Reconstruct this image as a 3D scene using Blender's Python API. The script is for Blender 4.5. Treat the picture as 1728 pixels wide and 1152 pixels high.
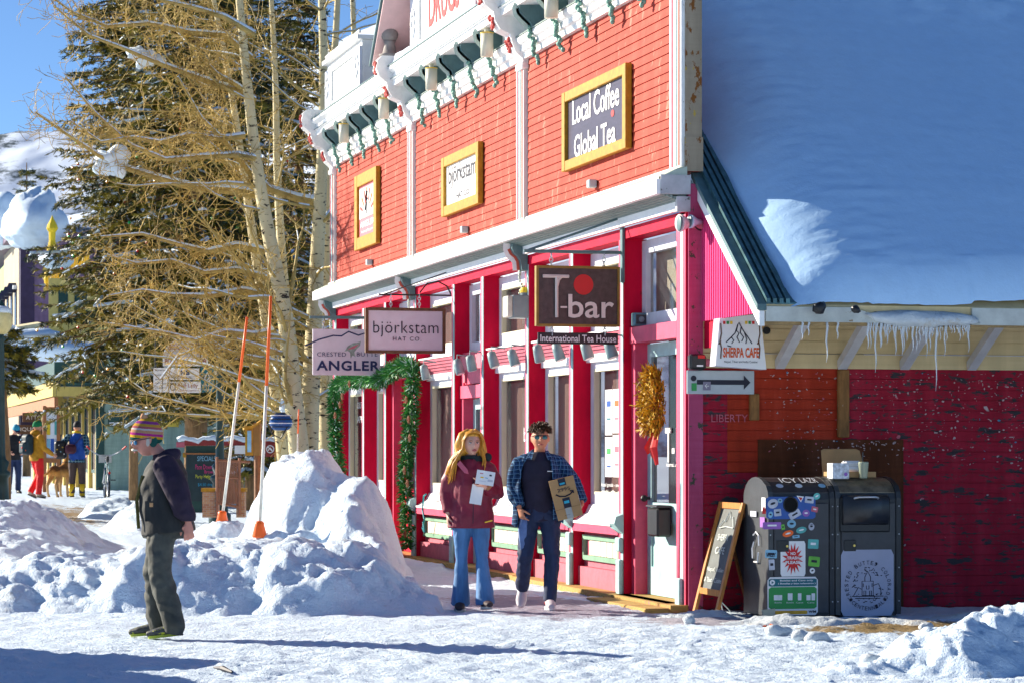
import bpy, math, random
import numpy as np
from mathutils import Vector, Matrix, noise
from math import radians, sin, cos, pi

for o in list(bpy.data.objects): bpy.data.objects.remove(o)
scene = bpy.context.scene
COL = scene.collection
random.seed(7)
# ------------------------------------------------------------ camera
F_, CX, HY, CH = 4500., 864., 759., 1.5          # focal length and horizon in pixels of the 1728 wide photo, eye height
TH = math.atan(1147/4500); S_, C_ = sin(TH), cos(TH)
_X0 = (1158-864)*24.9/F_
CAM = Vector((-(24.9*S_+_X0*C_), -(24.9*C_-_X0*S_), CH))
cam = bpy.data.cameras.new('camera'); co = bpy.data.objects.new('camera', cam); COL.objects.link(co)
cam.sensor_width = 36; cam.lens = F_/1728*36; cam.shift_y = (HY-576)/1728
cam.clip_start = .5; cam.clip_end = 6000
co.location = CAM; co.rotation_euler = (radians(90), 0, -TH)
cam.dof.use_dof = True; cam.dof.focus_distance = 25.5; cam.dof.aperture_fstop = 9.0
scene.camera = co
# ------------------------------------------------------------ world and sun
SUN_EL = radians(22.5); SX, SY = -.75, .661
w = bpy.data.worlds.new('World'); scene.world = w; w.use_nodes = True
nt = w.node_tree; bg = nt.nodes['Background']
sky = nt.nodes.new('ShaderNodeTexSky'); sky.sky_type = 'NISHITA'; sky.sun_disc = False
sky.sun_elevation = SUN_EL; sky.sun_rotation = math.atan2(SX, SY); sky.altitude = 2700; sky.air_density = .85; sky.dust_density = .1; sky.ozone_density = 5.0
nt.links.new(sky.outputs[0], bg.inputs[0]); bg.inputs[1].default_value = .068
sl = bpy.data.lights.new('sun', 'SUN'); sl.energy = 5.0; sl.angle = radians(.5); sl.color = (1, .90, .74)
so = bpy.data.objects.new('sun', sl); COL.objects.link(so)
so.rotation_euler = (-Vector((SX*cos(SUN_EL), SY*cos(SUN_EL), sin(SUN_EL)))).to_track_quat('-Z', 'Y').to_euler()
vs = scene.view_settings; vs.view_transform = 'Standard'; vs.look = 'None'; vs.exposure = 1.15; vs.gamma = 1

# ------------------------------------------------------------ pixel -> point on a real plane
def ray(px, py): a = (px-CX)/F_; b = (HY-py)/F_; return Vector((S_+a*C_, C_-a*S_, b))
def onx(px, py, v=0): r = ray(px, py); return CAM + r*((v-CAM.x)/r.x)
def ony(px, py, v=0): r = ray(px, py); return CAM + r*((v-CAM.y)/r.y)
def onz(px, py, v=0): r = ray(px, py); return CAM + r*((v-CAM.z)/r.z)
def atd(px, py, Z): return CAM + ray(px, py)*Z
def fy(px): return onx(px, 700).y                 # distance along the front from its near corner
def fz(px, py, v=0): return onx(px, py, v).z
V = Vector

# ------------------------------------------------------------ materials
MATS = {}
def nodes(name, rough=.6, metal=0, spec=.5):
    m = bpy.data.materials.new(name); m.use_nodes = True; n = m.node_tree; b = n.nodes['Principled BSDF']
    b.inputs['Roughness'].default_value = rough; b.inputs['Metallic'].default_value = metal; b.inputs['Specular IOR Level'].default_value = spec
    MATS[name] = m; return m, n, b
def nn(n, t, **k):
    x = n.nodes.new(t)
    for a, v in k.items(): setattr(x, a, v)
    return x
def coords(n, scale=(1, 1, 1), out='Object'):
    t = nn(n, 'ShaderNodeTexCoord'); mp = nn(n, 'ShaderNodeMapping'); mp.inputs['Scale'].default_value = scale
    n.links.new(t.outputs[out], mp.inputs[0]); return mp.outputs[0]
def noisef(n, vec, scale, detail=4, rough=.55):
    x = nn(n, 'ShaderNodeTexNoise'); x.inputs['Scale'].default_value = scale; x.inputs['Detail'].default_value = detail; x.inputs['Roughness'].default_value = rough
    n.links.new(vec, x.inputs[0]); return x.outputs[0]
def ramp(n, fac, stops, interp='LINEAR'):
    r = nn(n, 'ShaderNodeValToRGB'); r.color_ramp.interpolation = interp; e = r.color_ramp.elements
    while len(e) < len(stops): e.new(.5)
    for q, (p, c) in zip(e, stops):
        q.position = p; q.color = (*c, 1) if len(c) == 3 else c
    n.links.new(fac, r.inputs[0]); return r.outputs[0]
def mix(n, fac, a, b, mode='MIX'):
    x = nn(n, 'ShaderNodeMix', data_type='RGBA', blend_type=mode)
    for s, v in ((0, fac), (6, a), (7, b)):
        if isinstance(v, (int, float)): x.inputs[s].default_value = v
        elif isinstance(v, tuple): x.inputs[s].default_value = (*v, 1)
        else: n.links.new(v, x.inputs[s])
    return x.outputs[2]
def mth(n, op, a, b=0.):
    x = nn(n, 'ShaderNodeMath', operation=op)
    for s, v in ((0, a), (1, b)):
        if isinstance(v, (int, float)): x.inputs[s].default_value = v
        else: n.links.new(v, x.inputs[s])
    return x.outputs[0]
def bump(n, b, h, strength=.3, dist=.01):
    x = nn(n, 'ShaderNodeBump'); x.inputs['Strength'].default_value = strength; x.inputs['Distance'].default_value = dist
    n.links.new(h, x.inputs['Height']); n.links.new(x.outputs[0], b.inputs['Normal'])
BW = lambda v: (v, v, v)
def M(name, col, rough=.6, metal=0, var=.22, scale=6, stretch=(1, 1, 1), bmp=.25, bscale=40, bdist=.004, spec=.4, spots=None):
    """paint, cloth, metal ... with uneven tone; spots = (colour, amount 0..1, scale) for chips and dirt"""
    if name in MATS: return MATS[name]
    m, n, b = nodes(name, rough, metal, spec)
    v = coords(n, stretch); f = noisef(n, v, scale, 5, .6)
    lo = tuple(c*(1-var) for c in col); hi = tuple(min(1, c*(1+var)) for c in col)
    c = ramp(n, f, [(.3, lo), (.7, hi)])
    if spots:
        sc, am, ss = spots; g = noisef(n, v, ss, 6, .7)
        k = ramp(n, g, [(.72-am*.3, BW(0)), (.74-am*.3, BW(1))]); c = mix(n, k, c, sc)
    n.links.new(c, b.inputs['Base Color'])
    if bmp: bump(n, b, noisef(n, coords(n), bscale, 3), bmp, bdist)
    return m

# ------------------------------------------------------------ meshes
def frame(d, up=None):
    d = d.normalized(); up = up or (V((0, 0, 1)) if abs(d.z) < .95 else V((0, 1, 0)))
    u = up.cross(d).normalized(); return u, d.cross(u)
class MB:
    def __init__(s): s.v = []; s.f = []
    def add(s, vs, fs):
        k = len(s.v); s.v += [tuple(q) for q in vs]; s.f += [tuple(i+k for i in f) for f in fs]; return s
    def box(s, x0, x1, y0, y1, z0, z1):
        return s.obox(V(((x0+x1)/2, (y0+y1)/2, (z0+z1)/2)), V((abs(x1-x0)/2, 0, 0)), V((0, abs(y1-y0)/2, 0)), V((0, 0, abs(z1-z0)/2)))
    def obox(s, c, a, b, d):
        vs = [c+i*a+j*b+k*d for i in (-1, 1) for j in (-1, 1) for k in (-1, 1)]
        return s.add(vs, [(0, 1, 3, 2), (4, 6, 7, 5), (0, 4, 5, 1), (2, 3, 7, 6), (0, 2, 6, 4), (1, 5, 7, 3)])
    def bev(s, x0, x1, y0, y1, z0, z1, r=.01):
        """box with chamfered edges"""
        c = V(((x0+x1)/2, (y0+y1)/2, (z0+z1)/2)); h = V((abs(x1-x0)/2, abs(y1-y0)/2, abs(z1-z0)/2)); vs = []; idx = {}
        for i in (-1, 1):
            for j in (-1, 1):
                for k in (-1, 1):
                    for ax in range(3):
                        p = V((i*(h.x-(r if ax != 0 else 0)), j*(h.y-(r if ax != 1 else 0)), k*(h.z-(r if ax != 2 else 0))))
                        idx[i, j, k, ax] = len(vs); vs.append(c+p)
        fs = []
        for ax in range(3):
            a, b = [q for q in range(3) if q != ax]
            for sg in (-1, 1):
                def key(p, q):
                    t = [0, 0, 0]; t[ax] = sg; t[a] = p; t[b] = q; return (*t, ax)
                fs.append([idx[key(p, q)] for p, q in ((-1, -1), (1, -1), (1, 1), (-1, 1))])
        for ax in range(3):
            a, b = [q for q in range(3) if q != ax]
            for p in (-1, 1):
                for q in (-1, 1):
                    def key(e, f):
                        t = [0, 0, 0]; t[ax] = e; t[a] = p; t[b] = q; return (*t, f)
                    fs.append([idx[key(-1, a)], idx[key(1, a)], idx[key(1, b)], idx[key(-1, b)]])
        for i in (-1, 1):
            for j in (-1, 1):
                for k in (-1, 1): fs.append([idx[i, j, k, q] for q in range(3)])
        return s.add(vs, fs)
    def prism(s, poly, d):
        """3-D polygon pushed along vector d"""
        n = len(poly); vs = [V(p) for p in poly]+[V(p)+d for p in poly]
        return s.add(vs, [tuple(range(n))[::-1], tuple(range(n, 2*n))]+[(i, (i+1) % n, n+(i+1) % n, n+i) for i in range(n)])
    def tube(s, pts, r, n=8, up=None, caps=True):
        """r: radius, or list of radius / (ra, rb)"""
        pts = [V(p) for p in pts]; N = len(pts)
        rs = r if isinstance(r, (list, tuple)) else [r]*N; vs = []; pu = None
        for i, p in enumerate(pts):
            d = (pts[min(i+1, N-1)]-pts[max(i-1, 0)])
            if d.length < 1e-9: d = V((0, 0, 1))
            d.normalize()
            if pu is None: u, v = frame(d, up)
            else:
                u = pu-d*pu.dot(d); u.normalize(); v = d.cross(u)
            pu = u; a, b = rs[i] if isinstance(rs[i], (tuple, list)) else (rs[i], rs[i])
            vs += [p+u*a*cos(2*pi*k/n)+v*b*sin(2*pi*k/n) for k in range(n)]
        fs = [(i*n+k, i*n+(k+1) % n, (i+1)*n+(k+1) % n, (i+1)*n+k) for i in range(N-1) for k in range(n)]
        if caps: fs += [tuple(range(n))[::-1], tuple((N-1)*n+k for k in range(n))]
        return s.add(vs, fs)
    def cyl(s, a, b, r, n=16, r2=None): return s.tube([a, b], [r, r if r2 is None else r2], n)
    def ball(s, c, r, n=12, m=8, fn=None):
        r = r if isinstance(r, (tuple, list, Vector)) else (r, r, r); vs = []; c = V(c)
        for i in range(m+1):
            t = pi*i/m
            for k in range(n):
                a = 2*pi*k/n; p = V((sin(t)*cos(a), sin(t)*sin(a), cos(t)))
                q = V((p.x*r[0], p.y*r[1], p.z*r[2])); vs.append(c+(fn(q) if fn else q))
        return s.add(vs, [(i*n+k, (i+1)*n+k, (i+1)*n+(k+1) % n, i*n+(k+1) % n) for i in range(m) for k in range(n)])
    def lathe(s, c, prof, n=20, axis=V((0, 0, 1))):
        c = V(c); return s.tube([c+axis*h for h, r in prof], [r for h, r in prof], n)
    def grid(s, fn, nu, nv):
        vs = [fn(i/nu, j/nv) for i in range(nu+1) for j in range(nv+1)]
        return s.add(vs, [(i*(nv+1)+j, (i+1)*(nv+1)+j, (i+1)*(nv+1)+j+1, i*(nv+1)+j+1) for i in range(nu) for j in range(nv)])
    def move(s, mat): s.v = [tuple(mat @ V(p)) for p in s.v]; return s
    def join(s, o): return s.add(o.v, o.f)
def origin(p): return V(p['o_']) if p is not None and 'o_' in p.keys() else V((0, 0, 0))
ORG = {}
def link(name, me, parent=None, org=None):
    o = bpy.data.objects.new(name, me); COL.objects.link(o)
    if parent is not None: o.parent = parent; ORG[o] = ORG.get(parent, V((0, 0, 0)))
    return o
def tag(o, label=None, cat=None, group=None, kind=None):
    if label: o['label'] = label
    if cat: o['category'] = cat
    if group: o['group'] = group
    if kind: o['kind'] = kind
    return o
def thing(name, label, cat, loc=(0, 0, 0), group=None, rz=0):
    """an Empty at the base of the thing; its parts are written in world space and stored relative to it"""
    o = bpy.data.objects.new(name, None); o.empty_display_size = .2; COL.objects.link(o)
    o.location = loc; o.rotation_euler = (0, 0, rz); ORG[o] = V(loc) if rz == 0 else V((0, 0, 0)); return tag(o, label, cat, group)
def put(name, mb, mat, parent=None, smooth=False, loc=None, label=None):
    """one mesh object; mat may be a material or a list"""
    o0 = ORG.get(parent, V((0, 0, 0))) if parent is not None else (V(loc) if loc is not None else V((0, 0, 0)))
    me = bpy.data.meshes.new(name)
    vv = mb.v if o0.length == 0 else [(a-o0.x, b-o0.y, c-o0.z) for a, b, c in mb.v]
    me.from_pydata(vv, [], mb.f); me.update()
    for q in (mat if isinstance(mat, list) else [mat]): me.materials.append(q)
    if smooth: me.shade_smooth()
    o = link(name, me, parent)
    if parent is None and loc is not None: o.location = loc
    if label: o['label'] = label
    return o
def solo(name, mb, mat, label, cat, group=None, smooth=False, kind=None, loc=None):
    """a top-level thing that is one mesh, its origin put at its base"""
    if loc is None and kind is None:
        a = np.array(mb.v); loc = V(((a[:, 0].min()+a[:, 0].max())/2, (a[:, 1].min()+a[:, 1].max())/2, a[:, 2].min()))
    return tag(put(name, mb, mat, None, smooth, loc), label, cat, group, kind)
def struct(name, mb, mat, smooth=False, label=None, cat=None): return tag(put(name, mb, mat, None, smooth), label, cat, None, 'structure')
def np_mesh(name, vs, quads, mats, parent=None, smooth=False, midx=None):
    me = bpy.data.meshes.new(name); vs = np.asarray(vs, np.float32)
    o0 = ORG.get(parent, V((0, 0, 0))) if parent is not None else V((0, 0, 0)); vs = vs-np.array(o0, np.float32)
    quads = np.asarray(quads, np.int32); k = quads.shape[1]
    me.vertices.add(len(vs)); me.vertices.foreach_set('co', vs.ravel())
    me.loops.add(quads.size); me.loops.foreach_set('vertex_index', quads.ravel())
    me.polygons.add(len(quads)); me.polygons.foreach_set('loop_start', np.arange(0, quads.size, k, dtype=np.int32)); me.polygons.foreach_set('loop_total', np.full(len(quads), k, np.int32))
    for q in mats: me.materials.append(q)
    if midx is not None: me.polygons.foreach_set('material_index', np.asarray(midx, np.int32))
    me.update(calc_edges=True)
    if smooth: me.shade_smooth()
    return link(name, me, parent)
def segs_geo(segs, sides):
    """segs: array (N, 8) p0, p1, r0, r1 -> one mesh of thin prisms"""
    a = np.asarray(segs, np.float64); p0, p1, r0, r1 = a[:, :3], a[:, 3:6], a[:, 6:7], a[:, 7:8]
    d = p1-p0; d /= np.maximum(np.linalg.norm(d, axis=1, keepdims=True), 1e-9)
    up = np.where(np.abs(d[:, 2:3]) < .9, np.array([[0, 0, 1.]]), np.array([[1., 0, 0]]))
    u = np.cross(up, d); u /= np.linalg.norm(u, axis=1, keepdims=True); v = np.cross(d, u)
    N = len(a); vs = np.zeros((N, 2*sides, 3))
    for k in range(sides):
        c, s = cos(2*pi*k/sides), sin(2*pi*k/sides)
        vs[:, k] = p0+(u*c+v*s)*r0; vs[:, sides+k] = p1+(u*c+v*s)*r1
    base = (np.arange(N)*2*sides)[:, None]
    q = np.concatenate([base+np.array([[k, (k+1) % sides, sides+(k+1) % sides, sides+k]]) for k in range(sides)])
    return vs.reshape(-1, 3), q
def segs_mesh(name, segs, sides, mat, parent=None, smooth=True):
    v, q = segs_geo(segs, sides); return np_mesh(name, v, q, [mat], parent, smooth)
def multi_segs(name, parts, parent):
    """one mesh from (segments, sides, material) groups"""
    VV, QQ, MI, k = [], [], [], 0
    for i, (sg, sd, m) in enumerate(parts):
        v, q = segs_geo(sg, sd); VV.append(v); QQ.append(q+k); MI.append(np.full(len(q), i)); k += len(v)
    return np_mesh(name, np.concatenate(VV), np.concatenate(QQ), [m for _, _, m in parts], parent, False, np.concatenate(MI))
def remesh(mb, voxel, smooth=3, fac=.5, disp=None):
    """fuse overlapping shells into one continuous surface"""
    me = bpy.data.meshes.new('t'); me.from_pydata(mb.v, [], mb.f); me.update()
    o = bpy.data.objects.new('t', me); COL.objects.link(o)
    r = o.modifiers.new('r', 'REMESH'); r.mode = 'VOXEL'; r.voxel_size = voxel
    if smooth: s = o.modifiers.new('s', 'SMOOTH'); s.iterations = smooth; s.factor = fac
    dg = bpy.context.evaluated_depsgraph_get(); dg.update(); e = o.evaluated_get(dg); m2 = e.to_mesh()
    out = MB(); out.v = [tuple(q.co) for q in m2.vertices]; out.f = [tuple(p.vertices) for p in m2.polygons]
    e.to_mesh_clear(); bpy.data.objects.remove(o); bpy.data.meshes.remove(me)
    if disp: out.v = [disp(V(p)) for p in out.v]
    return out
def copy_tree(o, parent=None, loc=None, rz=None, label=None):
    c = o.copy(); COL.objects.link(c)
    if parent is not None: c.parent = parent
    ORG[c] = ORG.get(o, V((0, 0, 0)))
    for ch in [q for q in ORG if q.parent == o and q is not c]: copy_tree(ch, c)
    if loc is not None: c.location = loc
    if rz is not None: c.rotation_euler = (0, 0, rz)
    if label: c['label'] = label
    return c
# lettering: fits the built-in font into a box on any plane
FACE_F = (V((0, -1, 0)), V((0, 0, 1)))      # read on a surface that faces -X (the front)
FACE_C = (V((1, 0, 0)), V((0, 0, 1)))       # read on a surface that faces -Y (the camera side)
def letters(s, c, w, h, axes, mat, parent, name='lettering', lift=.004, bold=0., spacing=1., depth=.002):
    cu = bpy.data.curves.new('t', 'FONT'); cu.body = s; cu.align_x = 'CENTER'; cu.size = 1; cu.offset = bold; cu.space_character = spacing; cu.extrude = 0; cu.resolution_u = 3
    o = bpy.data.objects.new('t', cu); COL.objects.link(o); dg = bpy.context.evaluated_depsgraph_get(); dg.update()
    m2 = o.evaluated_get(dg).to_mesh(); a = np.array([tuple(q.co) for q in m2.vertices]); fs = [tuple(p.vertices) for p in m2.polygons]
    o.evaluated_get(dg).to_mesh_clear(); bpy.data.objects.remove(o); bpy.data.curves.remove(cu)
    lo, hi = a.min(0), a.max(0); ux, uz = axes; ux = ux.normalized(); nrm = ux.cross(uz).normalized(); c = V(c); mb = MB()
    for x, y, _ in a:
        mb.v.append(tuple(c+ux*((x-(lo[0]+hi[0])/2)/(hi[0]-lo[0])*w)+uz*((y-(lo[1]+hi[1])/2)/(hi[1]-lo[1])*h)+nrm*lift))
    mb.f = fs
    return put(name, mb, mat, parent)
def shape(pts, c, w, h, axes, mat, parent, name='emblem', lift=.004):
    """flat outline in unit coordinates (-.5..+.5) laid on a plane"""
    ux, uz = axes; n = ux.cross(uz).normalized(); c = V(c); mb = MB()
    mb.v = [tuple(c+ux*x*w+uz*y*h+n*lift) for x, y in pts]; mb.f = [tuple(range(len(pts)))]
    return put(name, mb, mat, parent)
def strokes(lines, c, w, h, axes, r, mat, parent, name='drawing', lift=.003):
    ux, uz = axes; n = ux.cross(uz).normalized(); c = V(c); mb = MB()
    for L in lines: mb.tube([c+ux*x*w+uz*y*h+n*lift for x, y in L], [(r, r)]*len(L), 4)
    return put(name, mb, mat, parent)
def circ(n=24, r=.5, a0=0, a1=2*pi): return [(r*cos(a0+(a1-a0)*i/n), r*sin(a0+(a1-a0)*i/n)) for i in range(n)]
def fbm(p, s=1., o=4, h=.9): return noise.fractal(V(p)*s, h, 2.1, o)
# ============================================================ MATERIALS
def snow_mat(name, col=(.72, .86, 1.), dirt=0., scale=1.4, coarse=.05, masks=()):  # blue tint puts the colour of shaded snow into the base colour
    m, n, b = nodes(name, .55, 0, .3); v = coords(n)
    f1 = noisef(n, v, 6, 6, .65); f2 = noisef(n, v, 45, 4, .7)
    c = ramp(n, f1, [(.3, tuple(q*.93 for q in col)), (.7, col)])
    if dirt:
        g = noisef(n, v, scale, 8, .78); k = ramp(n, g, [(.66-dirt*.25, BW(0)), (.80-dirt*.2, BW(.8))]); c = mix(n, k, c, (.36, .24, .09))
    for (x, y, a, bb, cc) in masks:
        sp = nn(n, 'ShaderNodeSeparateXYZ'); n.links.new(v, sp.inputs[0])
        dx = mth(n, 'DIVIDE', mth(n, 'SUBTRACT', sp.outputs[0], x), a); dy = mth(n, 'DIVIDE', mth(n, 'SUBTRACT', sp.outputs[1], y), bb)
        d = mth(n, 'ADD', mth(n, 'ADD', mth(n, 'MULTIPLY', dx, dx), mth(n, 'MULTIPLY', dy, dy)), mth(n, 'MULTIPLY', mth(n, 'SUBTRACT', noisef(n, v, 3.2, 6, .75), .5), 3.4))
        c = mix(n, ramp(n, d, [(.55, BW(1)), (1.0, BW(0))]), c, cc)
    n.links.new(c, b.inputs['Base Color'])
    h = mth(n, 'ADD', mth(n, 'MULTIPLY', noisef(n, v, 9, 6, .7), 1.), mth(n, 'MULTIPLY', f2, .35)); bump(n, b, h, .9, coarse)
    return m
SNOW = snow_mat('snow', dirt=.0, coarse=.02)
SNOWB = snow_mat('ploughed_snow', dirt=.32, scale=1.1, coarse=.05)
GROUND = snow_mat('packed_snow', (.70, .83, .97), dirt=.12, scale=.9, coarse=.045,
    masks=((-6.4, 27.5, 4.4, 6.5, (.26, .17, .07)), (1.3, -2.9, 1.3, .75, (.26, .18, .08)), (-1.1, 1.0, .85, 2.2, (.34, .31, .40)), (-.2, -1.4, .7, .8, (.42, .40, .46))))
WHITE = M('white_paint', (.80, .80, .78), .5, var=.08, scale=12, spots=((.30, .33, .30), .18, 14))
WHITE2 = M('bright_white_paint', (.85, .85, .84), .5, var=.04, scale=8)
GREYT = M('grey_green_paint', (.19, .25, .23), .5, var=.15, scale=9, spots=((.52, .40, .12), .12, 10))
TEAL = M('teal_paint', (.09, .17, .18), .5, var=.2, scale=9)
TEALL = M('pale_teal_paint', (.36, .58, .58), .5, var=.12, scale=9, spots=((.30, .22, .08), .12, 12))
CORAL = M('coral_paint', (.62, .11, .07), .5, var=.15)
PINK = M('pink_paint', (.68, .07, .15), .5, var=.12, scale=8)
ROSE = M('rose_paint', (.52, .12, .17), .6, var=.14, scale=12, spots=((.30, .22, .18), .18, 40))
CRIM = M('crimson_paint', (.58, .002, .035), .6, spec=.12, var=.22, scale=5, stretch=(1, 1, .35), spots=((.28, .01, .02), .15, 9))
MAGENTA = M('magenta_paint', (.6, .03, .17), .55, var=.12, scale=7, stretch=(1, 1, .2))
GREENW = M('green_trim_paint', (.20, .38, .26), .55, var=.15)
CREAMP = M('cream_panel_paint', (.80, .74, .60), .55, var=.06)
FRAME = M('window_frame_paint', (.66, .70, .78), .5, var=.08)
PLANK = M('worn_plank', (.42, .26, .07), .8, var=.35, scale=14, stretch=(.3, 3, 3), spots=((.55, .16, .18), .35, 5))
YWOOD = M('ochre_frame_wood', (.42, .21, .008), .6, var=.22, scale=14, spots=((.20, .11, .03), .14, 30))
DWOOD = M('dark_wood', (.12, .055, .025), .6, var=.3, scale=16)
BROWNW = M('brown_weathered_wood', (.24, .11, .03), .75, var=.4, scale=12, stretch=(2, 2, .5), spots=((.7, .7, .68), .13, 16))
BLACK = M('black_metal', (.015, .017, .02), .4, var=.2)
DARKG = M('dark_grey_paint', (.05, .055, .065), .45, var=.2)
GREYM = M('grey_metal', (.22, .27, .29), .4, var=.12)
LGREY = M('light_grey_metal', (.42, .50, .55), .45, var=.1)
CHROME = M('galvanised_metal', (.5, .52, .55), .3, .8, var=.1)
INK = M('black_ink', (.012, .014, .03), .6, var=0, bmp=0)
NAVY = M('navy_ink', (.012, .025, .10), .6, var=0, bmp=0)
PAPER = M('white_sign_paint', (.80, .79, .80), .55, var=.04, bmp=.05)
SIGNG = M('pale_mauve_sign', (.62, .56, .62), .55, var=.05, bmp=.05)
WTXT = M('white_lettering', (.85, .85, .85), .6, var=0, bmp=0)
CTXT = M('cream_lettering', (.75, .66, .60), .6, var=0, bmp=0)
REDP = M('red_ink', (.62, .02, .02), .55, var=.05, bmp=0)
YELP = M('yellow_plastic', (.85, .55, .02), .4, var=.05)
ORAN = M('orange_plastic', (.90, .13, .01), .4, var=.06)
GRNP = M('green_print', (.03, .30, .07), .5, var=.03, bmp=0)
BLUEP = M('blue_print', (.02, .09, .36), .4, var=.05, bmp=0)
TEALP = M('teal_print', (.01, .14, .18), .5, var=.03, bmp=0)

def siding(name, col, dark, spots=None, streak=.25):
    m, n, b = nodes(name, .7, 0, .15); v = coords(n, (1, 1, .16)); v2 = coords(n)
    c = ramp(n, noisef(n, v, 5, 6, .65), [(.3, tuple(q*(1-streak) for q in col)), (.5, col), (.72, tuple(min(1, q*(1+streak)+.015) for q in col))])
    k = ramp(n, noisef(n, coords(n, (.25, .25, 6)), 4, 3), [(.35, BW(0)), (.7, BW(.35))]); c = mix(n, k, c, dark)
    for sc, lo, ss, st in (spots or []):
        g = noisef(n, coords(n, st), ss, 6, .68); c = mix(n, ramp(n, g, [(lo, BW(0)), (lo+.02, BW(1))]), c, sc)
    n.links.new(c, b.inputs['Base Color']); bump(n, b, noisef(n, v2, 60, 3), .35, .003)
    return m
SALMON = siding('salmon_clapboard', (.42, .058, .034), (.30, .028, .018), [((.56, .17, .12), .595, 7, (1, 1, .25)), ((.24, .018, .012), .66, 5, (1, 1, .3)), ((.22, .04, .03), .765, 16, (1, 1, 1))])
SIDEW = siding('crimson_clapboard', (.36, .012, .034), (.20, .008, .018), [((.06, .05, .055), .60, 11, (1, 1, 2.2)), ((.05, .04, .045), .555, 3.5, (1, 1, 3.5)), ((.50, .22, .26), .755, 30, (1, 1, 2.5))], .3)
SIDEO = siding('brick_red_clapboard', (.40, .036, .012), (.30, .018, .010), [((.06, .05, .055), .67, 11, (1, 1, 2.2)), ((.55, .22, .2), .75, 30, (1, 1, 2.5))], .3)
PEEL = siding('peeling_pink_post', (.42, .07, .16), (.34, .03, .08), [((.07, .07, .05), .60, 9, (1, 1, .8)), ((.48, .30, .04), .68, 12, (1, 1, .8))], .2)
RUST = siding('rusty_corner_board', (.34, .27, .19), (.22, .17, .12), [((.20, .07, .015), .56, 7, (1, 1, .5)), ((.45, .30, .06), .63, 12, (1, 1, .6)), ((.05, .03, .02), .70, 22, (1, 1, 1))], .25)
CREAMB = siding('cream_boards', (.74, .58, .32), (.55, .42, .2), [((.10, .07, .04), .72, 11, (1, 1, 1))], .12)
PINKB = siding('bright_pink_boards', (.66, .05, .20), (.75, .04, .2), [((.5, .05, .2), .72, 9, (1, 1, 1))], .12)
PLY = siding('brown_plywood', (.105, .028, .008), (.05, .014, .006), [((.55, .55, .55), .755, 42, (1, 1, 1)), ((.25, .10, .03), .66, 20, (.3, 1, 3))], .3)
def glass(name, col, rough=.04, alpha=.45):
    m, n, b = nodes(name, rough, 0, .8); b.inputs['Base Color'].default_value = (*col, 1); b.inputs['Alpha'].default_value = alpha; b.inputs['IOR'].default_value = 1.5; return m
GLASS = glass('window_glass', (.05, .05, .06), .04, .28)
CURT = M('curtain', (.30, .19, .16), .8, var=.25, scale=6, stretch=(6, 6, .4))
CURTL = M('pale_blind', (.72, .68, .52), .8, var=.12, scale=5)
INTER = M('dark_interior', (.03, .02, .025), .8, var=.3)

# ============================================================ GROUND
def gz(x, y):
    t = max(0, min(1, (y-13)/24)); return .42*t*t*(3-2*t)
def ground_h(x, y):
    z = gz(x, y)
    z += .022*fbm((x, y, 0), 1.7, 3)
    r = min(1, max(0, (-1.2-y+.3*x)/1.5)) if y < 6 else .4
    z += (.012+.012*r)*fbm((x, y, 5), 6, 3)+(.008+.014*r)*abs(fbm((x, y, 9), 11, 2))
    if x > -.1 and y > -.05: z = min(z, -.04)
    return z
def axis(lo, hi, fine, f0, f1, k=1.16):
    a = list(np.arange(f0, f1, fine)); s = fine
    while a[-1] < hi: s *= k; a.append(min(hi, a[-1]+s))
    s = fine
    while a[0] > lo: s *= k; a.insert(0, max(lo, a[0]-s))
    return a
xs = axis(-900, 900, .045, -9, 3.6); ys = axis(-60, 2500, .045, -8.5, 4, 1.04)
mb = MB(); mb.v = [(x, y, ground_h(x, y) if abs(x) < 60 and y < 120 else (.42 if y > 13 else 0)) for x in xs for y in ys]
nv = len(ys); mb.f = [(i*nv+j, (i+1)*nv+j, (i+1)*nv+j+1, i*nv+j+1) for i in range(len(xs)-1) for j in range(nv-1)]
struct('ground', mb, GROUND, True)

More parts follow.
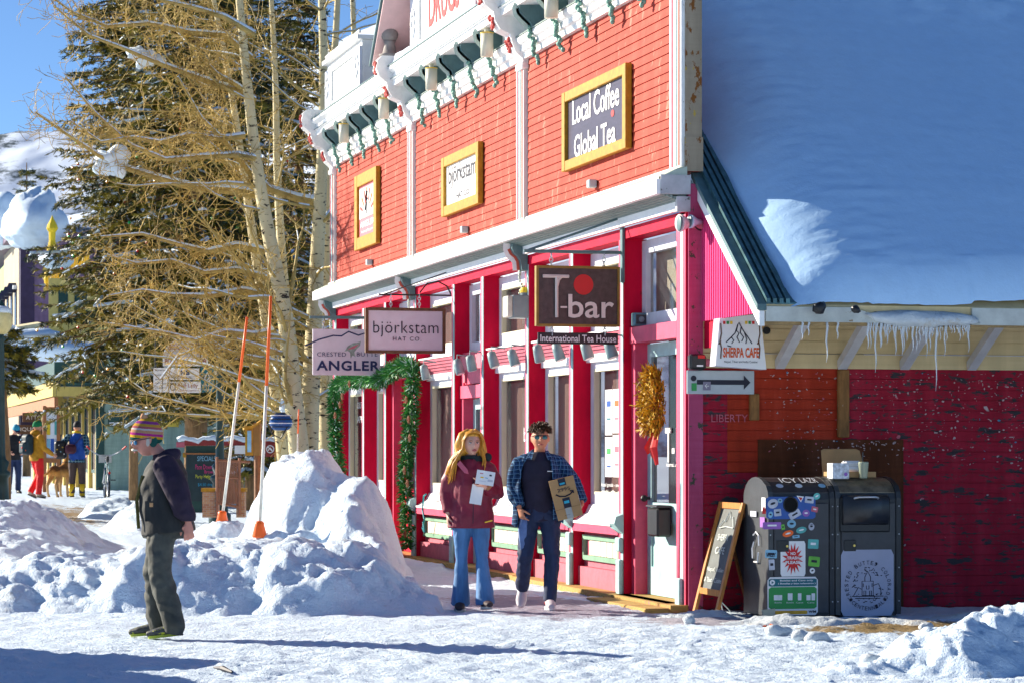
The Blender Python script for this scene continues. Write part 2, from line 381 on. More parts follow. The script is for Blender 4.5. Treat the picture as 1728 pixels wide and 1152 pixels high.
def cam_ld(L, D): return V((CAM.x+D*S_+L*C_, CAM.y+D*C_-L*S_))
def snow_heap(name, bumps, L0, L1, D0, D1, step, label=None, lumps=1., mat=None, seed=0, thr=.0, kind='structure', cut=None):
    """closed ploughed heap; bumps (L, D, half width, half depth, height, turn, power)"""
    nu, nv2 = int((L1-L0)/step), int((D1-D0)/step); H = np.zeros((nu+1, nv2+1)); P = {}
    for i in range(nu+1):
        for j in range(nv2+1):
            L = L0+(L1-L0)*i/nu; D = D0+(D1-D0)*j/nv2; h = 0
            wl = L+.16*fbm((L, D, seed+3), 1.3, 3); wd = D+.22*fbm((L, D, seed+9), 1.1, 3)
            for (l, d, a, b, hh, t, pw) in bumps:
                dl, dd = wl-l, wd-d; u = (dl*cos(t)+dd*sin(t))/a; q = (-dl*sin(t)+dd*cos(t))/b
                h = max(h, hh*math.exp(-((u*u+q*q)**(pw/2)))) if h < hh*.02 else (h**4+(hh*math.exp(-((u*u+q*q)**(pw/2))))**4)**.25
            p = cam_ld(L, D)
            if h > .02:
                k = min(1, h/.25)
                h += lumps*k*(.13*abs(fbm((L, D, seed+h*.8), 1.1, 3))-.04+.05*fbm((L, D, seed+20+h), 3.4, 4)+.030*fbm((L, D, seed+40), 11, 4)-.03*abs(fbm((L*2.6, D*1.4, seed+60), 2, 3)))
                cel = noise.voronoi(V((L*2.2, D*2.2, seed+h*1.5)))[0]; h += lumps*k*.045*(cel[1]-cel[0]-.25)
            e = min(i, j, nu-i, nv2-j)/4.; h = (h-.07)*min(1, e) - (.12 if e < 1 else 0)*(1-min(1, e))
            H[i, j] = gz(p.x, p.y)+h; P[i, j] = p
    mb = MB(); mb.v = [(P[i, j].x, P[i, j].y, H[i, j]) for i in range(nu+1) for j in range(nv2+1)]
    mb.f = [(i*(nv2+1)+j, i*(nv2+1)+j+1, (i+1)*(nv2+1)+j+1, (i+1)*(nv2+1)+j)[::-1] for i in range(nu) for j in range(nv2)]
    return tag(put(name, mb, mat or SNOWB, None, True), label, None, None, kind)
def L_(px, D): return (px-CX)/F_*D
def Z_(py, D): return CH+(HY-py)/F_*D
# main heap by the pavement: low lobes in front, tall mound behind
snow_heap('snow_bank', [
    (L_(330, 25.3), 25.3, 1.15, .85, .66, 0, 3), (L_(120, 25.8), 25.8, 1.3, 1.0, .56, .1, 2.6), (L_(260, 26.6), 26.8, 1.1, 1.0, .56, 0, 2.6), (L_(430, 26.2), 26.2, 1.2, 1.0, .70, 0, 2.8), (L_(520, 25.2), 25.2, .85, .85, .72, 0, 3),
    (L_(630, 25.3), 25.3, .52, .8, .52, 0, 2.6), (L_(20, 25.2), 25.2, .7, .5, .34, 0, 2.6), (L_(700, 24.9), 24.9, .26, .5, .26, 0, 2.4),
    (L_(500, 28.2), 28.6, .60, 1.6, 1.50, .12, 4.2), (L_(582, 28.2), 27.9, .50, 1.5, 1.26, .15, 3.4), (L_(440, 27.4), 27.4, .35, .5, .72, 0, 3), (L_(375, 31), 31, .5, 1.0, .78, 0, 3), (L_(640, 27.0), 26.9, .34, 1.2, .74, 0, 3), (L_(390, 29.0), 28.8, .8, 1.3, .60, 0, 3),
    (L_(520, 33.0), 34.0, .75, 4.2, 1.28, .1, 3)], -5.6, -.55, 23.7, 39.5, .035, seed=2)
snow_heap('snow_bank', [(L_(20, 38.), 38., 1.0, 3.2, .86, 0, 2.4), (L_(-60, 34.), 34., 1.5, 3.0, .55, 0, 2.4), (L_(20, 29.), 29.5, 1.0, 1.2, .36, 0, 2.2)], -8.8, -4.0, 27.5, 44, .06, seed=31, mat=SNOWB)
snow_heap('snow_bank', [(L_(235, 46.), 46., .45, 1.5, .50, .2, 2.2), (L_(180, 50.), 51., .9, 2.0, .35, .2, 2.4)], -8.3, -5.4, 43, 56, .06, seed=51, mat=SNOWB)
snow_heap('snow_bank', [(L_(1690, 19.3), 19.3, .55, .5, .44, 0, 2.6), (L_(1560, 19.0), 19.0, .42, .38, .34, 0, 2.4), (L_(1620, 18.3), 18.2, .7, .5, .34, 0, 2.6), (L_(1480, 18.2), 18.0, .45, .28, .16, 0, 2.4)], 1.9, 4.8, 16.8, 20.4, .022, seed=71, mat=snow_mat('ploughed_snow_near', dirt=.2, scale=2.2, coarse=.04))
snow_heap('snow_bank', [(L_(1190, 23.9), 23.9, .5, .2, .15, 0, 2.4), (L_(1330, 23.0), 23.0, .66, .18, .16, 0, 2.4), (L_(1480, 22.9), 22.9, .7, .2, .13, 0, 2.4), (L_(1700, 23.6), 23.8, .9, .35, .14, 0, 2.4)], 1.2, 5.2, 22.5, 24.6, .022, seed=91, mat=snow_mat('icy_snow', (.62, .68, .72), dirt=.5, scale=2.6, coarse=.03), lumps=.8)
# snow swept against the front
snow_heap('snow_bank', [(L_(700, 35), 35, .25, 1.9, .14, .25, 2.2), (L_(960, 27.2), 27.2, .22, 1.5, .10, .3, 2.2), (L_(1050, 25.8), 25.8, .3, .5, .07, .3, 2.2)], -1.9, 1.6, 24.6, 37, .045, seed=111, lumps=.45, mat=SNOW)
for px, py, r in ((1315, 1065, .07), (1350, 1072, .055), (1378, 1076, .075), (1165, 1045, .05), (1560, 1058, .05), (1473, 1112, .06)):
    p = onz(px, py+8, .0); b_ = MB().ball(p+V((0, 0, r*.6)), (r*1.25, r, r*.8), 14, 9, lambda q: q*(1+.55*fbm(q*8+V((px, 0, 0)), 1, 3)))
    solo('snow_chunk', b_, MATS['icy_snow'], {1315: 'round yellowish ice lump in front of the recycling bin, left of two', 1350: 'small ice lump between two bigger lumps in front of the bins', 1378: 'rounded pale ice lump in front of the waste bin', 1165: 'small snow lump beside the foot of the chalk sandwich board', 1560: 'small upright snow block right of the waste bin', 1473: 'white snow lump at the tip of the right foreground heap'}[px], 'snow lump', 'loose lumps of snow in front of the bins', True)
# lower left street shade comes from an unseen added snow heap, built last
# ============================================================ MOUNTAIN AND SKYLINE
def mount(D, L0, L1, fn, name, mat, n=240, m=60, depth=500, seed=0):
    mb = MB()
    def p(u, v):
        L = L0+(L1-L0)*u; q = cam_ld(L, D+depth*v); z = fn(L)*(v**.8); z += D*.004*fbm((u*9, v*5, seed), 1, 5)*min(1, v*4)
        return V((q.x, q.y, z))
    mb.grid(p, n, m); return struct(name, mb, mat, True)
mm, n_, b_ = nodes('forested_snow_slope', .8, 0, .2); v_ = coords(n_); g_ = noisef(n_, coords(n_, (1, 1, 2.2)), .012, 7, .68); sp_ = noisef(n_, v_, .12, 5, .75)
c_ = mix(n_, ramp(n_, mth(n_, 'ADD', mth(n_, 'MULTIPLY', g_, .75), mth(n_, 'MULTIPLY', sp_, .25)), [(.50, BW(0)), (.56, BW(1))]), (.72, .82, .97), (.06, .09, .11)); n_.links.new(c_, b_.inputs['Base Color'])
FORS = mm
Dm = 1500
mount(Dm, -420, 420, lambda L: (Z_(228, Dm+450) if L < -245 else 0)+(Z_(228, Dm+450)*(max(0, L+420)/175)*.07 if L < -245 else Z_(228, Dm+450)*(1.07+.0022*(min(L, -30)+245))), 'mountain', FORS, seed=4)
mount(420, -130, 60, lambda L: 44+6*sin(L*.07), 'hillside', FORS, seed=9, depth=90, n=160, m=40)
# ============================================================ MAIN BUILDING (front on x = 0, side wall on y = 0)
BL = 18.1                                   # length of the front
bld = thing('shop_building', 'red and pink wooden false front shop building with white cornice', 'building', (0, 0, 0))
def yprofile(mb, prof, y0, y1):             # profile of (x, z) pushed along the front
    return mb.prism([(x, y0, z) for x, z in prof], V((0, y1-y0, 0)))
# upper clapboards
def clap_x(x, y0, y1, z0, z1, c, lap=.014):
    mb = MB(); n = max(1, round((z1-z0)/c)); h = (z1-z0)/n
    for i in range(n):
        a = z0+i*h; mb.prism([(x, y0, a), (x-lap, y0, a), (x-.002, y0, a+h), (x, y0, a+h)], V((0, y1-y0, 0)))
    return mb
def clap_y(y, x0, x1, z0, z1, c, lap=.012):
    mb = MB(); n = max(1, round((z1-z0)/c)); h = (z1-z0)/n
    for i in range(n):
        a = z0+i*h; mb.prism([(x0, y, a), (x0, y-lap, a), (x0, y-.002, a+h), (x0, y, a+h)], V((x1-x0, 0, 0)))
    return mb
def board_y(y, x0, x1, z0, z1, c, gap=.008):
    mb = MB(); n = max(1, round((z1-z0)/c)); h = (z1-z0)/n
    for i in range(n): mb.box(x0, x1, y-.012, y, z0+i*h+gap, z0+(i+1)*h)
    return mb.box(x0, x1, y+.001, y+.03, z0, z1)
DIV = [0, 5.9, 11.95, BL]
mb = MB()
for a, b in zip(DIV, DIV[1:]): mb.join(clap_x(0, a+.1, b-.1, 4.12, 5.99, .087))
mb.box(.02, .14, 0, BL, 4.1, 6.9)
put('upper_wall', mb, SALMON, bld)
# divider strips with coloured lines
for y in (0, 5.85, 11.9, BL-.32):
    w_ = .34 if y else .36
    mb = MB().box(-.05, .0, y, y+w_, 4.14, 5.95); o = put('pilaster_strip', mb, WHITE, bld)
    put('stripe', MB().box(-.058, -.052, y+.13, y+.20, 4.16, 5.93), TEALL, o); put('stripe', MB().box(-.058, -.052, y+.24, y+.29, 4.16, 5.93), ROSE, o); put('stripe', MB().box(-.058, -.052, y+.045, y+.08, 4.16, 5.93), CORAL, o)
# thick rusty end board of the false front and post below
put('corner_board', MB().box(-.012, .15, -.012, .0, 4.12, 9.5).box(-.02, .16, -.02, -.012, 4.1, 4.42), RUST, bld)
put('corner_post', MB().box(.015, .155, -.03, .05, -.05, 3.98), PEEL, bld)
put('corner_block', MB().box(-.26, .03, -.04, .02, 3.88, 4.06).box(-.1, .03, -.035, .02, 3.72, 3.86), M('flaking_grey_paint', (.45, .45, .47), .6, var=.2, spots=((.10, .09, .08), .3, 14)), bld)
# storefront cornice
mb = MB(); yprofile(mb, [(0, 4.14), (-.10, 4.12), (-.22, 4.06), (-.26, 4.045), (-.26, 4.02), (0, 4.02)], -.03, BL+.25); aw = put('storefront_cornice', mb, M('cornice_top_paint', (.45, .52, .44), .6, var=.2, spots=((.70, .42, .04), .3, 6)), bld)
put('fascia', yprofile(MB(), [(-.25, 4.018), (-.30, 4.018), (-.30, 3.88), (-.24, 3.88)], -.03, BL+.2), WHITE2, aw)
mb = MB()
for k in range(5): yprofile(mb, [(-.236+k*.037, 3.905-k*.014), (-.236+k*.037, 3.875-k*.012), (-.206+k*.037, 3.868-k*.012), (-.206+k*.037, 3.905-k*.014)], 0, BL+.1)
yprofile(mb, [(-.238, 3.95), (-.238, 3.91), (0, 3.85), (0, 3.95)], 0, BL+.1); put('soffit', mb, GREYT, aw)
put('lower_fascia', yprofile(MB(), [(-.02, 3.83), (-.07, 3.83), (-.07, 3.735), (-.02, 3.735)], -.02, BL+.1), WHITE2, aw)
put('thin_edge', yprofile(MB(), [(-.001, 4.165), (-.03, 4.165), (-.03, 4.143), (-.001, 4.143)], .1, BL+.3), WHITE2, aw)
# lower wall core (behind windows)
put('storefront_header', MB().box(.0, .2, .04, BL, 3.62, 3.73), CRIM, bld)
CORNERS = [15.54, 13.91, 11.86, 9.54, 7.97, 5.79, 3.90, 2.02]
def fin(y, w_=.16, z0=.02, z1=3.62, d=.24, deep=None):
    f = put('pilaster', MB().box(.0, d, y, y+w_, z0, z1), CRIM, bld)
    put('front_strip', MB().box(-.008, -.002, y+.012, y+w_*.55, z0, z1), TEALL, f); put('front_strip', MB().box(-.008, -.002, y+w_*.58, y+w_-.004, z0, z1), PINK, f)
    return f
for y in CORNERS: fin(y)
fin(BL-.3, .3)
p = put('pilaster', MB().box(.0, .22, .0, .30, .0, 3.72), CRIM, bld)
put('front_strip', MB().box(-.008, -.002, .07, .16, .02, 3.7), TEALL, p); put('front_strip', MB().box(-.008, -.002, .17, .27, .02, 3.7), PINK, p)
put('front_strip', MB().box(-.008, -.002, .0, .05, .02, 3.7), PINK, p)
WX = .24                                     # plane of the sashes
def boxframe(mb, y0, y1, z0, z1, t, x0, x1): return mb.box(x0, x1, y0, y0+t, z0, z1).box(x0, x1, y1-t, y1, z0, z1).box(x0, x1, y0+t, y1-t, z1-t, z1).box(x0, x1, y0+t, y1-t, z0, z0+t)
def window_cell(y0, y1, cur=CURT, up=CURT, sill=.90, panel=True, mull=True, ledge=True):
    """one tall shop window between two pilasters: transom light, moulded ledge, lower light, sill and panel"""
    w_ = put('window', boxframe(MB(), y0, y1, sill, 2.50, .13, WX-.05, WX+.03), FRAME, bld)
    put('pane', MB().box(WX, WX+.008, y0+.13, y1-.13, sill+.13, 2.37), GLASS, w_)
    put('curtain', MB().box(WX+.10, WX+.12, y0+.02, y1-.02, sill, 2.5), cur, w_)
    u = put('window', boxframe(MB(), y0, y1, 2.76, 3.60, .13, WX-.05, WX+.03), FRAME, bld)
    put('pane', MB().box(WX, WX+.008, y0+.13, y1-.13, 2.89, 3.47), GLASS, u)
    put('curtain', MB().box(WX+.10, WX+.12, y0+.02, y1-.02, 2.76, 3.6), up, u)
    for o, a, b in ((w_, sill+.13, 2.37), (u, 2.89, 3.47)):
        put('inner_frame', boxframe(MB(), y0+.13, y1-.13, a, b, .03, WX-.055, WX+.01), M('cream_edge_paint', (.70, .68, .50), .5, var=.05), o)
        if mull: put('mullion', MB().box(WX-.06, WX+.02, y0+.30, y0+.38, a+.03, b-.03), FRAME, o)
    if ledge:
        l = put('ledge', yprofile(MB(), [(.20, 2.76), (.02, 2.74), (.02, 2.72), (.20, 2.72)], y0-.02, y1+.02), WHITE2, bld)
        m_ = MB()
        for k in range(5): yprofile(m_, [(.19, 2.715-k*.038), (.035+k*.026, 2.715-k*.038), (.045+k*.026, 2.68-k*.038), (.19, 2.68-k*.038)], y0-.02, y1+.02)
        put('ledge_moulding', m_, ROSE, l); put('ledge_apron', MB().box(.14, .2, y0, y1, 2.44, 2.525), WHITE2, l)
    s = put('sill', yprofile(MB(), [(.2, sill+.02), (.17, sill+.02), (.13, sill-.07), (.0, sill-.15), (-.03, sill-.15), (-.03, sill-.175), (.2, sill-.175)], y0-.01, y1+.01), WHITE, bld)
    put('sill_lip', MB().box(-.02, .2, y0, y1, sill-.26, sill-.177), PINK, s)
    pn = put('panel', MB().box(.12, .3, y0, y1, .0, sill-.262), ROSE, bld)
    put('panel_base', MB().box(.05, .12, y0, y1, .02, .26), ROSE, pn)
    g = put('panel_frame', boxframe(MB(), y0+.05, y1-.05, .33, .60, .05, .08, .12).box(.08, .12, y0+.3, y0+.35, .38, .55), GREENW, pn)
    m_ = MB()
    k = y0+.37
    while k+.2 < y1-.09: m_.box(.1, .118, k, k+.2, .385, .545); k += .22
    m_.box(.1, .118, y0+.11, y0+.29, .385, .545); put('cream_square', m_, CREAMP, pn)
    return w_
cells = [(2.18, 3.90, CURT, CURTL), (4.06, 5.79, CURT, CURTL), (5.95, 7.97, CURT, CURT), (9.70, 11.86, CURT, CURT)]
W = [window_cell(*c) for c in cells]
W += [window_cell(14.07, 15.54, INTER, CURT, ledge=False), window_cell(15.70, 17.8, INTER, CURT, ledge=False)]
# recessed doors
def door(y0, y1, col, ztop=2.5, x=.24, transom=True, name='door', label=None):
    d = put(name, boxframe(MB(), y0+.16, y1-.12, .06, ztop, .13, x-.03, x+.03).box(x-.03, x+.03, y0+.29, y1-.25, .19, .34).box(x-.03, x+.03, y0+.29, y1-.25, .78, .98), col, bld, label=label)
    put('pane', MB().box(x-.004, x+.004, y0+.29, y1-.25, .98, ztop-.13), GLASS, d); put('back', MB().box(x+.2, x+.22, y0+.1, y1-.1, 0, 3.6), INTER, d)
    put('panel', MB().box(x-.012, x+.01, y0+.29, y1-.25, .34, .78), col, d)
    put('handle', MB().ball((x-.09, y1-.2, 1.02), .035, 12, 8).cyl((x-.09, y1-.2, 1.02), (x-.02, y1-.2, 1.02), .014), BLACK, d)
    put('door_frame', MB().box(x-.16, x, y0, y0+.16, .02, 2.66).box(x-.16, x, y1-.12, y1, .02, 2.66).box(x-.18, x, y0, y1, ztop+.01, ztop+.17), PINK, bld)
    if transom:
        t = put('window', boxframe(MB(), y0, y1, 2.74, 3.60, .13, x-.05, x+.03), FRAME, bld); put('pane', MB().box(x, x+.008, y0+.13, y1-.13, 2.87, 3.47), GLASS, t); put('curtain', MB().box(x+.1, x+.12, y0, y1, 2.74, 3.6), CURTL if y0 < 1 else CURT, t)
    put('threshold', MB().box(-.1, .3, y0, y1, .0, .055), PLANK, bld)
    return d
D1 = door(.30, 2.02, TEALL, 2.56, label='pale teal glazed door')
D2 = door(8.13, 9.54, TEALL, 2.15); put('overdoor', MB().box(.1, .2, 8.13, 9.54, 2.34, 2.74), PINK, D2)
put('overdoor_frieze', MB().box(.06, .1, 8.13, 9.54, 2.52, 2.70).box(.07, .1, 8.2, 8.28, 2.36, 2.5).box(.07, .1, 9.3, 9.38, 2.36, 2.5), ROSE, D2)
door(12.02, 13.91, CRIM, 2.5)
# plinth planks and floor edge
put('plinth', MB().box(-.16, .04, -.02, 6.0, -.05, .055).box(-.14, .04, 6.02, 11.95, -.05, .06).box(-.12, .04, 11.97, BL, -.05, .06), PLANK, bld)
put('step', MB().bev(-.42, -.17, -.05, 1.95, -.05, .03, .012), PLANK, bld)
# teal and yellow capital blocks on the pilasters at sill height and foot
for y in CORNERS[2:]+[0]:
    put('pilaster_block', MB().bev(-.055, -.01, y-.01, y+.15, .48, .62, .01).prism([(-.012, y-.01, .84), (-.012, y+.16, .84), (-.10, y+.16, .80), (-.10, y+.16, .72), (-.012, y+.16, .66), (-.012, y-.01, .66)], V((0, -.001, 0))).bev(-.05, -.01, y, y+.14, .04, .40, .01) if y else MB().bev(-.05, -.01, y+.06, y+.2, .04, .3, .01), TEALL, bld)
for y in CORNERS[2:]:
    put('pilaster_capital', MB().prism([(-.01, y-.02, .86), (-.09, y-.02, .83), (-.11, y-.02, .76), (-.06, y-.02, .70), (-.01, y-.02, .66)], V((0, .2, 0))), TEALL, bld)
# consoles under the storefront cornice
for y in (5.82, 11.9, BL-.28):
    prof = [(-.01, 3.86), (-.19, 3.86), (-.195, 3.80), (-.17, 3.75), (-.12, 3.71), (-.09, 3.66), (-.08, 3.56), (-.01, 3.55)]
    c = put('console', yprofile(MB(), prof, y, y+.2), TEAL, bld)
    m_ = MB().tube([(x-.008, y+.1, z) for x, z in prof[1:-1]], [(.075, .008)]*6, 6, V((0, 1, 0))); put('console_face', m_, WHITE2, c)
    put('console_ornament', MB().tube([(x-.016, y+.1, z) for x, z in prof[2:-1]], [(.03, .01)]*5, 6, V((0, 1, 0))), CORAL, c)
    m_ = MB()
    for k in range(9): m_.ball((-.07-.015*sin(k), y+.1+.025*cos(k*2), 3.54-.035*k), .022-.001*k, 6, 4)
    put('carved_drop', m_, M('carved_white_green', (.55, .62, .52), .6, var=.5, scale=30), c, True)
# ---- main cornice
cor = put('main_cornice', yprofile(MB(), [(0, 5.97), (-.06, 5.97), (-.07, 6.03), (-.10, 6.05), (-.10, 6.11), (-.13, 6.13), (-.15, 6.16), (-.15, 6.20), (0, 6.22)], 0, BL), WHITE, bld)
put('cornice_top_band', yprofile(MB(), [(0, 6.225), (-.16, 6.203), (-.16, 6.218), (0, 6.26)], 0, BL), GREYT, cor)
put('frieze', MB().box(-.03, .02, .0, BL, 6.26, 6.50), WHITE2, cor)
sh = put('cornice_shelf', yprofile(MB(), [(0, 6.47), (-.33, 6.45), (-.33, 6.53), (-.36, 6.53), (-.36, 6.55), (-.33, 6.57), (-.33, 6.62), (-.40, 6.66), (-.40, 6.70), (0, 6.76)], 0, BL), WHITE2, cor)
put('cornice_flashing', yprofile(MB(), [(-.41, 6.705), (-.41, 6.72), (0, 6.79), (0, 6.765)], 0, BL+.05), TEAL, sh)
put('cornice_line', MB().box(-.367, -.361, 0, BL, 6.537, 6.546), TEAL, sh)
corbel = None
for b0 in DIV[:3]:
    for k in range(1, 6):
        y = b0+k*1.0+.02
        prof = [(-.03, 6.46), (-.29, 6.455), (-.31, 6.42), (-.30, 6.37), (-.24, 6.31), (-.18, 6.26), (-.165, 6.21), (-.03, 6.21)]
        c = put('corbel', yprofile(MB(), prof, y, y+.13), TEAL, bld)
        put('corbel_edge', MB().tube([(x-.006, y+.065, z) for x, z in prof[1:-1]], [(.068, .01)]*6, 6, V((0, 1, 0))), M('sage_edge_paint', (.42, .55, .50), .5), c)
        put('corbel_inlay', MB().tube([(x-.014, y+.065, z) for x, z in prof[2:-1]], [(.035, .01)]*5, 6, V((0, 1, 0))), CORAL, c)
        m_ = MB(); rr = random.Random(k+int(b0))
        for q in range(13):
            t = q/12; m_.ball((-.19+.10*t+.02*rr.uniform(-1, 1), y+.065+.03*rr.uniform(-1, 1), 6.22-.40*t), (.034-.012*abs(t-.5), .036, .032), 6, 4)
        put('carved_drop', m_, M('carved_green', (.16, .33, .27), .6, var=.7, scale=45), c, True)
    for k in range(6):                         # fan ornaments in the frieze
        y = b0+k*1.0+.28
        m_ = MB()
        for dy, r in ((.12, .1), (.32, .1)):
            m_.tube([(-.034, y+dy+r*cos(a), 6.33+r*sin(a)) for a in [pi*q/8-.3 for q in range(10)]], .012, 5); m_.tube([(-.034, y+dy, 6.30), (-.036, y+dy, 6.42)], .014, 5)
        put('fan_ornament', m_, M('ornament_cream', (.62, .62, .52), .6, var=.25, scale=40), cor, True)
    for k in (1, 4):
        y = b0+k*1.0+.02-.22
        f = put('downlight', MB().cyl((-.27, y+.02, 6.12), (-.27, y+.02, 6.40), .075, 20).cyl((-.27, y+.02, 6.40), (-.27, y+.02, 6.46), .03, 8), M('can_light_paint', (.62, .60, .48), .4, var=.08), bld, True)
        put('rim', MB().tube([(-.27+.077*cos(a), y+.02+.077*sin(a), 6.395) for a in [2*pi*q/16 for q in range(17)]], .006, 5), YELP, f)
# big scrolled brackets with red carving at the dividers
for y in (5.8, 11.85, BL-.3):
    prof = [(0, 5.90), (-.05, 5.88), (-.08, 5.98), (-.16, 6.05), (-.20, 6.16), (-.22, 6.25), (-.34, 6.30), (-.40, 6.40), (-.42, 6.50), (-.52, 6.58), (-.56, 6.68), (-.54, 6.80), (-.48, 6.86), (0, 6.86)]
    c = put('cornice_bracket', yprofile(MB(), prof, y, y+.26), WHITE, bld)
    rr = random.Random(int(y*3))
    for (a0, a1) in (((-.17, 6.07), (-.215, 6.2)), ((-.535, 6.60), (-.55, 6.78)), ((-.38, 6.33), (-.415, 6.47))):
        m_ = MB()
        for q in range(26):
            t = rr.random()
            x = a0[0]+(a1[0]-a0[0])*t; z = a0[1]+(a1[1]-a0[1])*t
            m_.ball((x-.01, y+.13+.09*rr.uniform(-1, 1), z+rr.uniform(-.01, .01)), (.018, .018, .022), 5, 4)
        put('carved_rosette', m_, M('carved_red', (.50, .06, .05), .5, var=.4, scale=40), c, True)
    put('bracket_foot', MB().bev(-.085, 0, y-.01, y+.30, 5.86, 5.94, .01), WHITE, c)
    if y > 8 and y < 14:
        put('ball_finial', MB().lathe((-.35, y+.13, 6.86), [(0, .13), (.03, .15), (.05, .10), (.18, .07), (.22, .09)], 16).ball((-.35, y+.13, 7.17), .12, 20, 14), M('grey_stone_ball', (.24, .22, .21), .7, var=.3), c, True)
# parapet boxes
def parapet_box(y0, y1, z1, txt=None):
    z0 = 6.78
    b = put('parapet_panel', MB().bev(-.16, .1, y0, y1, z0, z1, .01), WHITE, bld)
    put('frame', boxframe(MB(), y0+.45, y1-.45, z0+.1, z1-.12, .04, -.19, -.162).box(-.24, .12, y0-.05, y1+.05, z1+.002, z1+.06), WHITE2, b)
    put('side_panel', MB().box(-.20, -.162, y0, y0+.40, z0+.06, z1-.1), FRAME, b); put('side_panel', MB().box(-.20, -.162, y1-.40, y1, z0+.06, z1-.1), FRAME, b)
    m_ = MB()
    for yy in (y0+.2, y1-.2):
        for k in range(8): a = 2*pi*k/8; m_.ball((-.21, yy+.1*cos(a), z0+.42+.16*sin(a)), (.012, .045, .05), 6, 4)
    m_.tube([(-.2, y0-.04+i*.03, z1+.09+.035*abs(sin(i*.9))) for i in range(int((y1-y0)/.03))], .02, 5)
    put('rosette', m_, WHITE, b, True)
    if txt: letters(txt, (-.165, (y0+y1)/2, (z0+z1)/2), 1.75, .50, FACE_F, REDP, b, bold=.02)
    return b
parapet_box(14.9, 17.75, 7.55); pb = parapet_box(7.6, 11.35, 7.75, 'DRUGS')
parapet_box(1.0, 4.6, 7.6)
# steep gable over the middle bay
g0, g1, zb = 12.35, 5.5, 6.78; gm = (g0+g1)/2; zt = zb+3.3
gb = put('gable', MB().prism([(.05, g0-.1, zb), (.05, g1+.1, zb), (.05, gm, zt-.15)], V((.1, 0, 0))), CORAL, bld)
for ya in (g0, g1):
    put('gable_soffit', MB().prism([(-.52, ya, zb), (.05, ya, zb), (.05, gm, zt), (-.52, gm, zt)], V((0, 0, .05))), M('pale_pink_soffit', (.62, .42, .42), .6, var=.08), gb)
    put('gable_roof', MB().prism([(-.55, ya+(.06 if ya > gm else -.06), zb), (.2, ya+(.06 if ya > gm else -.06), zb), (.2, gm, zt+.14), (-.55, gm, zt+.14)], V((0, 0, .05))), TEAL, gb)
# snow lying on the cornice
mb = MB().ball((-.22, 11.3, 6.76), (.15, .85, .12), 20, 10, lambda q: q*(1+.3*fbm(q*5, 1, 3))); solo('cornice_snow', mb, SNOW, 'small drift of snow lying on the cornice beside the ball finial', 'snow', None, True)
# ---- side wall
sw = put('side_wall', board_y(0, .155, .40, -.1, 2.27, .098).join(board_y(0, 1.545, 9, -.1, 2.27, .098)).join(board_y(0, .40, 1.545, -.1, 1.29, .098)), SIDEW, bld); put('side_wall', board_y(0, .401, 1.544, 1.29, 2.27, .098), SIDEO, bld)
put('frieze_board', MB().box(.155, 9, -.03, -.001, 2.27, 2.405), CREAMB, bld)
put('cream_boards', board_y(-.004, .155, 9, 2.41, 4.0, .115, .006), CREAMB, bld)
put('plywood_panel', MB().box(.70, 2.16, -.035, -.014, -.05, 1.60), PLY, bld)
ch_ = MB(); put('wood_batten', MB().bev(1.49, 1.60, -.07, -.015, 1.62, 2.26, .008), BROWNW, bld); put('wood_batten', MB().bev(.61, .70, -.07, -.015, 1.78, 2.03, .008), BROWNW, bld)
rr = random.Random(5); m_ = MB(); m2 = MB(); m3 = MB()
for k in range(560):
    x = .75+rr.random()**.9*2.9; z = rr.uniform(1.35, 2.24) if rr.random() < .93 else rr.uniform(.5, 1.4)
    if z < 1.6 and .7 < x < 2.16: z = rr.uniform(1.5, 1.59) if rr.random() < .6 else z
    a = rr.uniform(-.9, .9) if rr.random() < .5 else rr.choice((0, 0, 1.57)); s = rr.uniform(.004, .016)*(2.2 if rr.random() < .07 else 1); l = s*rr.uniform(.15, .8)
    pts = [(s*cos(t)*rr.uniform(.6, 1.2), l*sin(t)*rr.uniform(.5, 1.2)) for t in [2*pi*q/6 for q in range(6)]]
    y = -.038 if (.7 < x < 2.16 and z < 1.6) else -.0165
    (m_ if rr.random() < .72 else (m2 if rr.random() < .8 else m3)).prism([(x+u*cos(a)-v*sin(a), y, z+u*sin(a)+v*cos(a)) for u, v in pts], V((0, -.001, 0)))
tag(put('paper_scrap', m_, M('old_paper', (.48, .36, .36), .8, var=.3, scale=20), bld), None, None, None, 'stuff')
tag(put('paper_scrap', m2, M('old_pink_paper', (.55, .14, .18), .8, var=.3, scale=20), bld), None, None, None, 'stuff'); tag(put('paper_scrap', m3, M('blue_paper', (.05, .25, .42), .8), bld), None, None, None, 'stuff')
# scratched words under the sign
letters('LIBERTY', (.42, -.018, 1.80), .36, .07, FACE_C, M('scratch', (.50, .12, .16), .8, bmp=0), bld, 'scratched_writing')
# ---- roof over the side, with its pink closing panel, eave, struts and snow
tanr = .735; EY, EZ = -1.72, 2.68
def rz_(y): return EZ+(y-EY)*tanr
RL = 8.5
rf = put('roof', MB().prism([(.17, EY, EZ), (.17, 8.4, rz_(8.4)), (.17, 8.4, rz_(8.4)+.09), (.17, EY, EZ+.09)], V((RL, 0, 0))), CREAMB, bld)
m_ = MB()
for k in range(4):
    x = .17+k*.06; m_.prism([(x, EY-.02, EZ+.10), (x, .6, rz_(.6)+.10), (x, .6, rz_(.6)+.14), (x, EY-.02, EZ+.14)], V((.035, 0, 0)))
m_.prism([(.165, EY, EZ+.092), (.165, 1.2, rz_(1.2)+.092), (.165, 1.2, rz_(1.2)+.105), (.165, EY, EZ+.105)], V((.4, 0, 0)))
put('metal_roofing', m_, M('ribbed_roof_metal', (.07, .16, .18), .35, .3, var=.4, scale=9, spots=((.20, .08, .03), .2, 12)), rf)
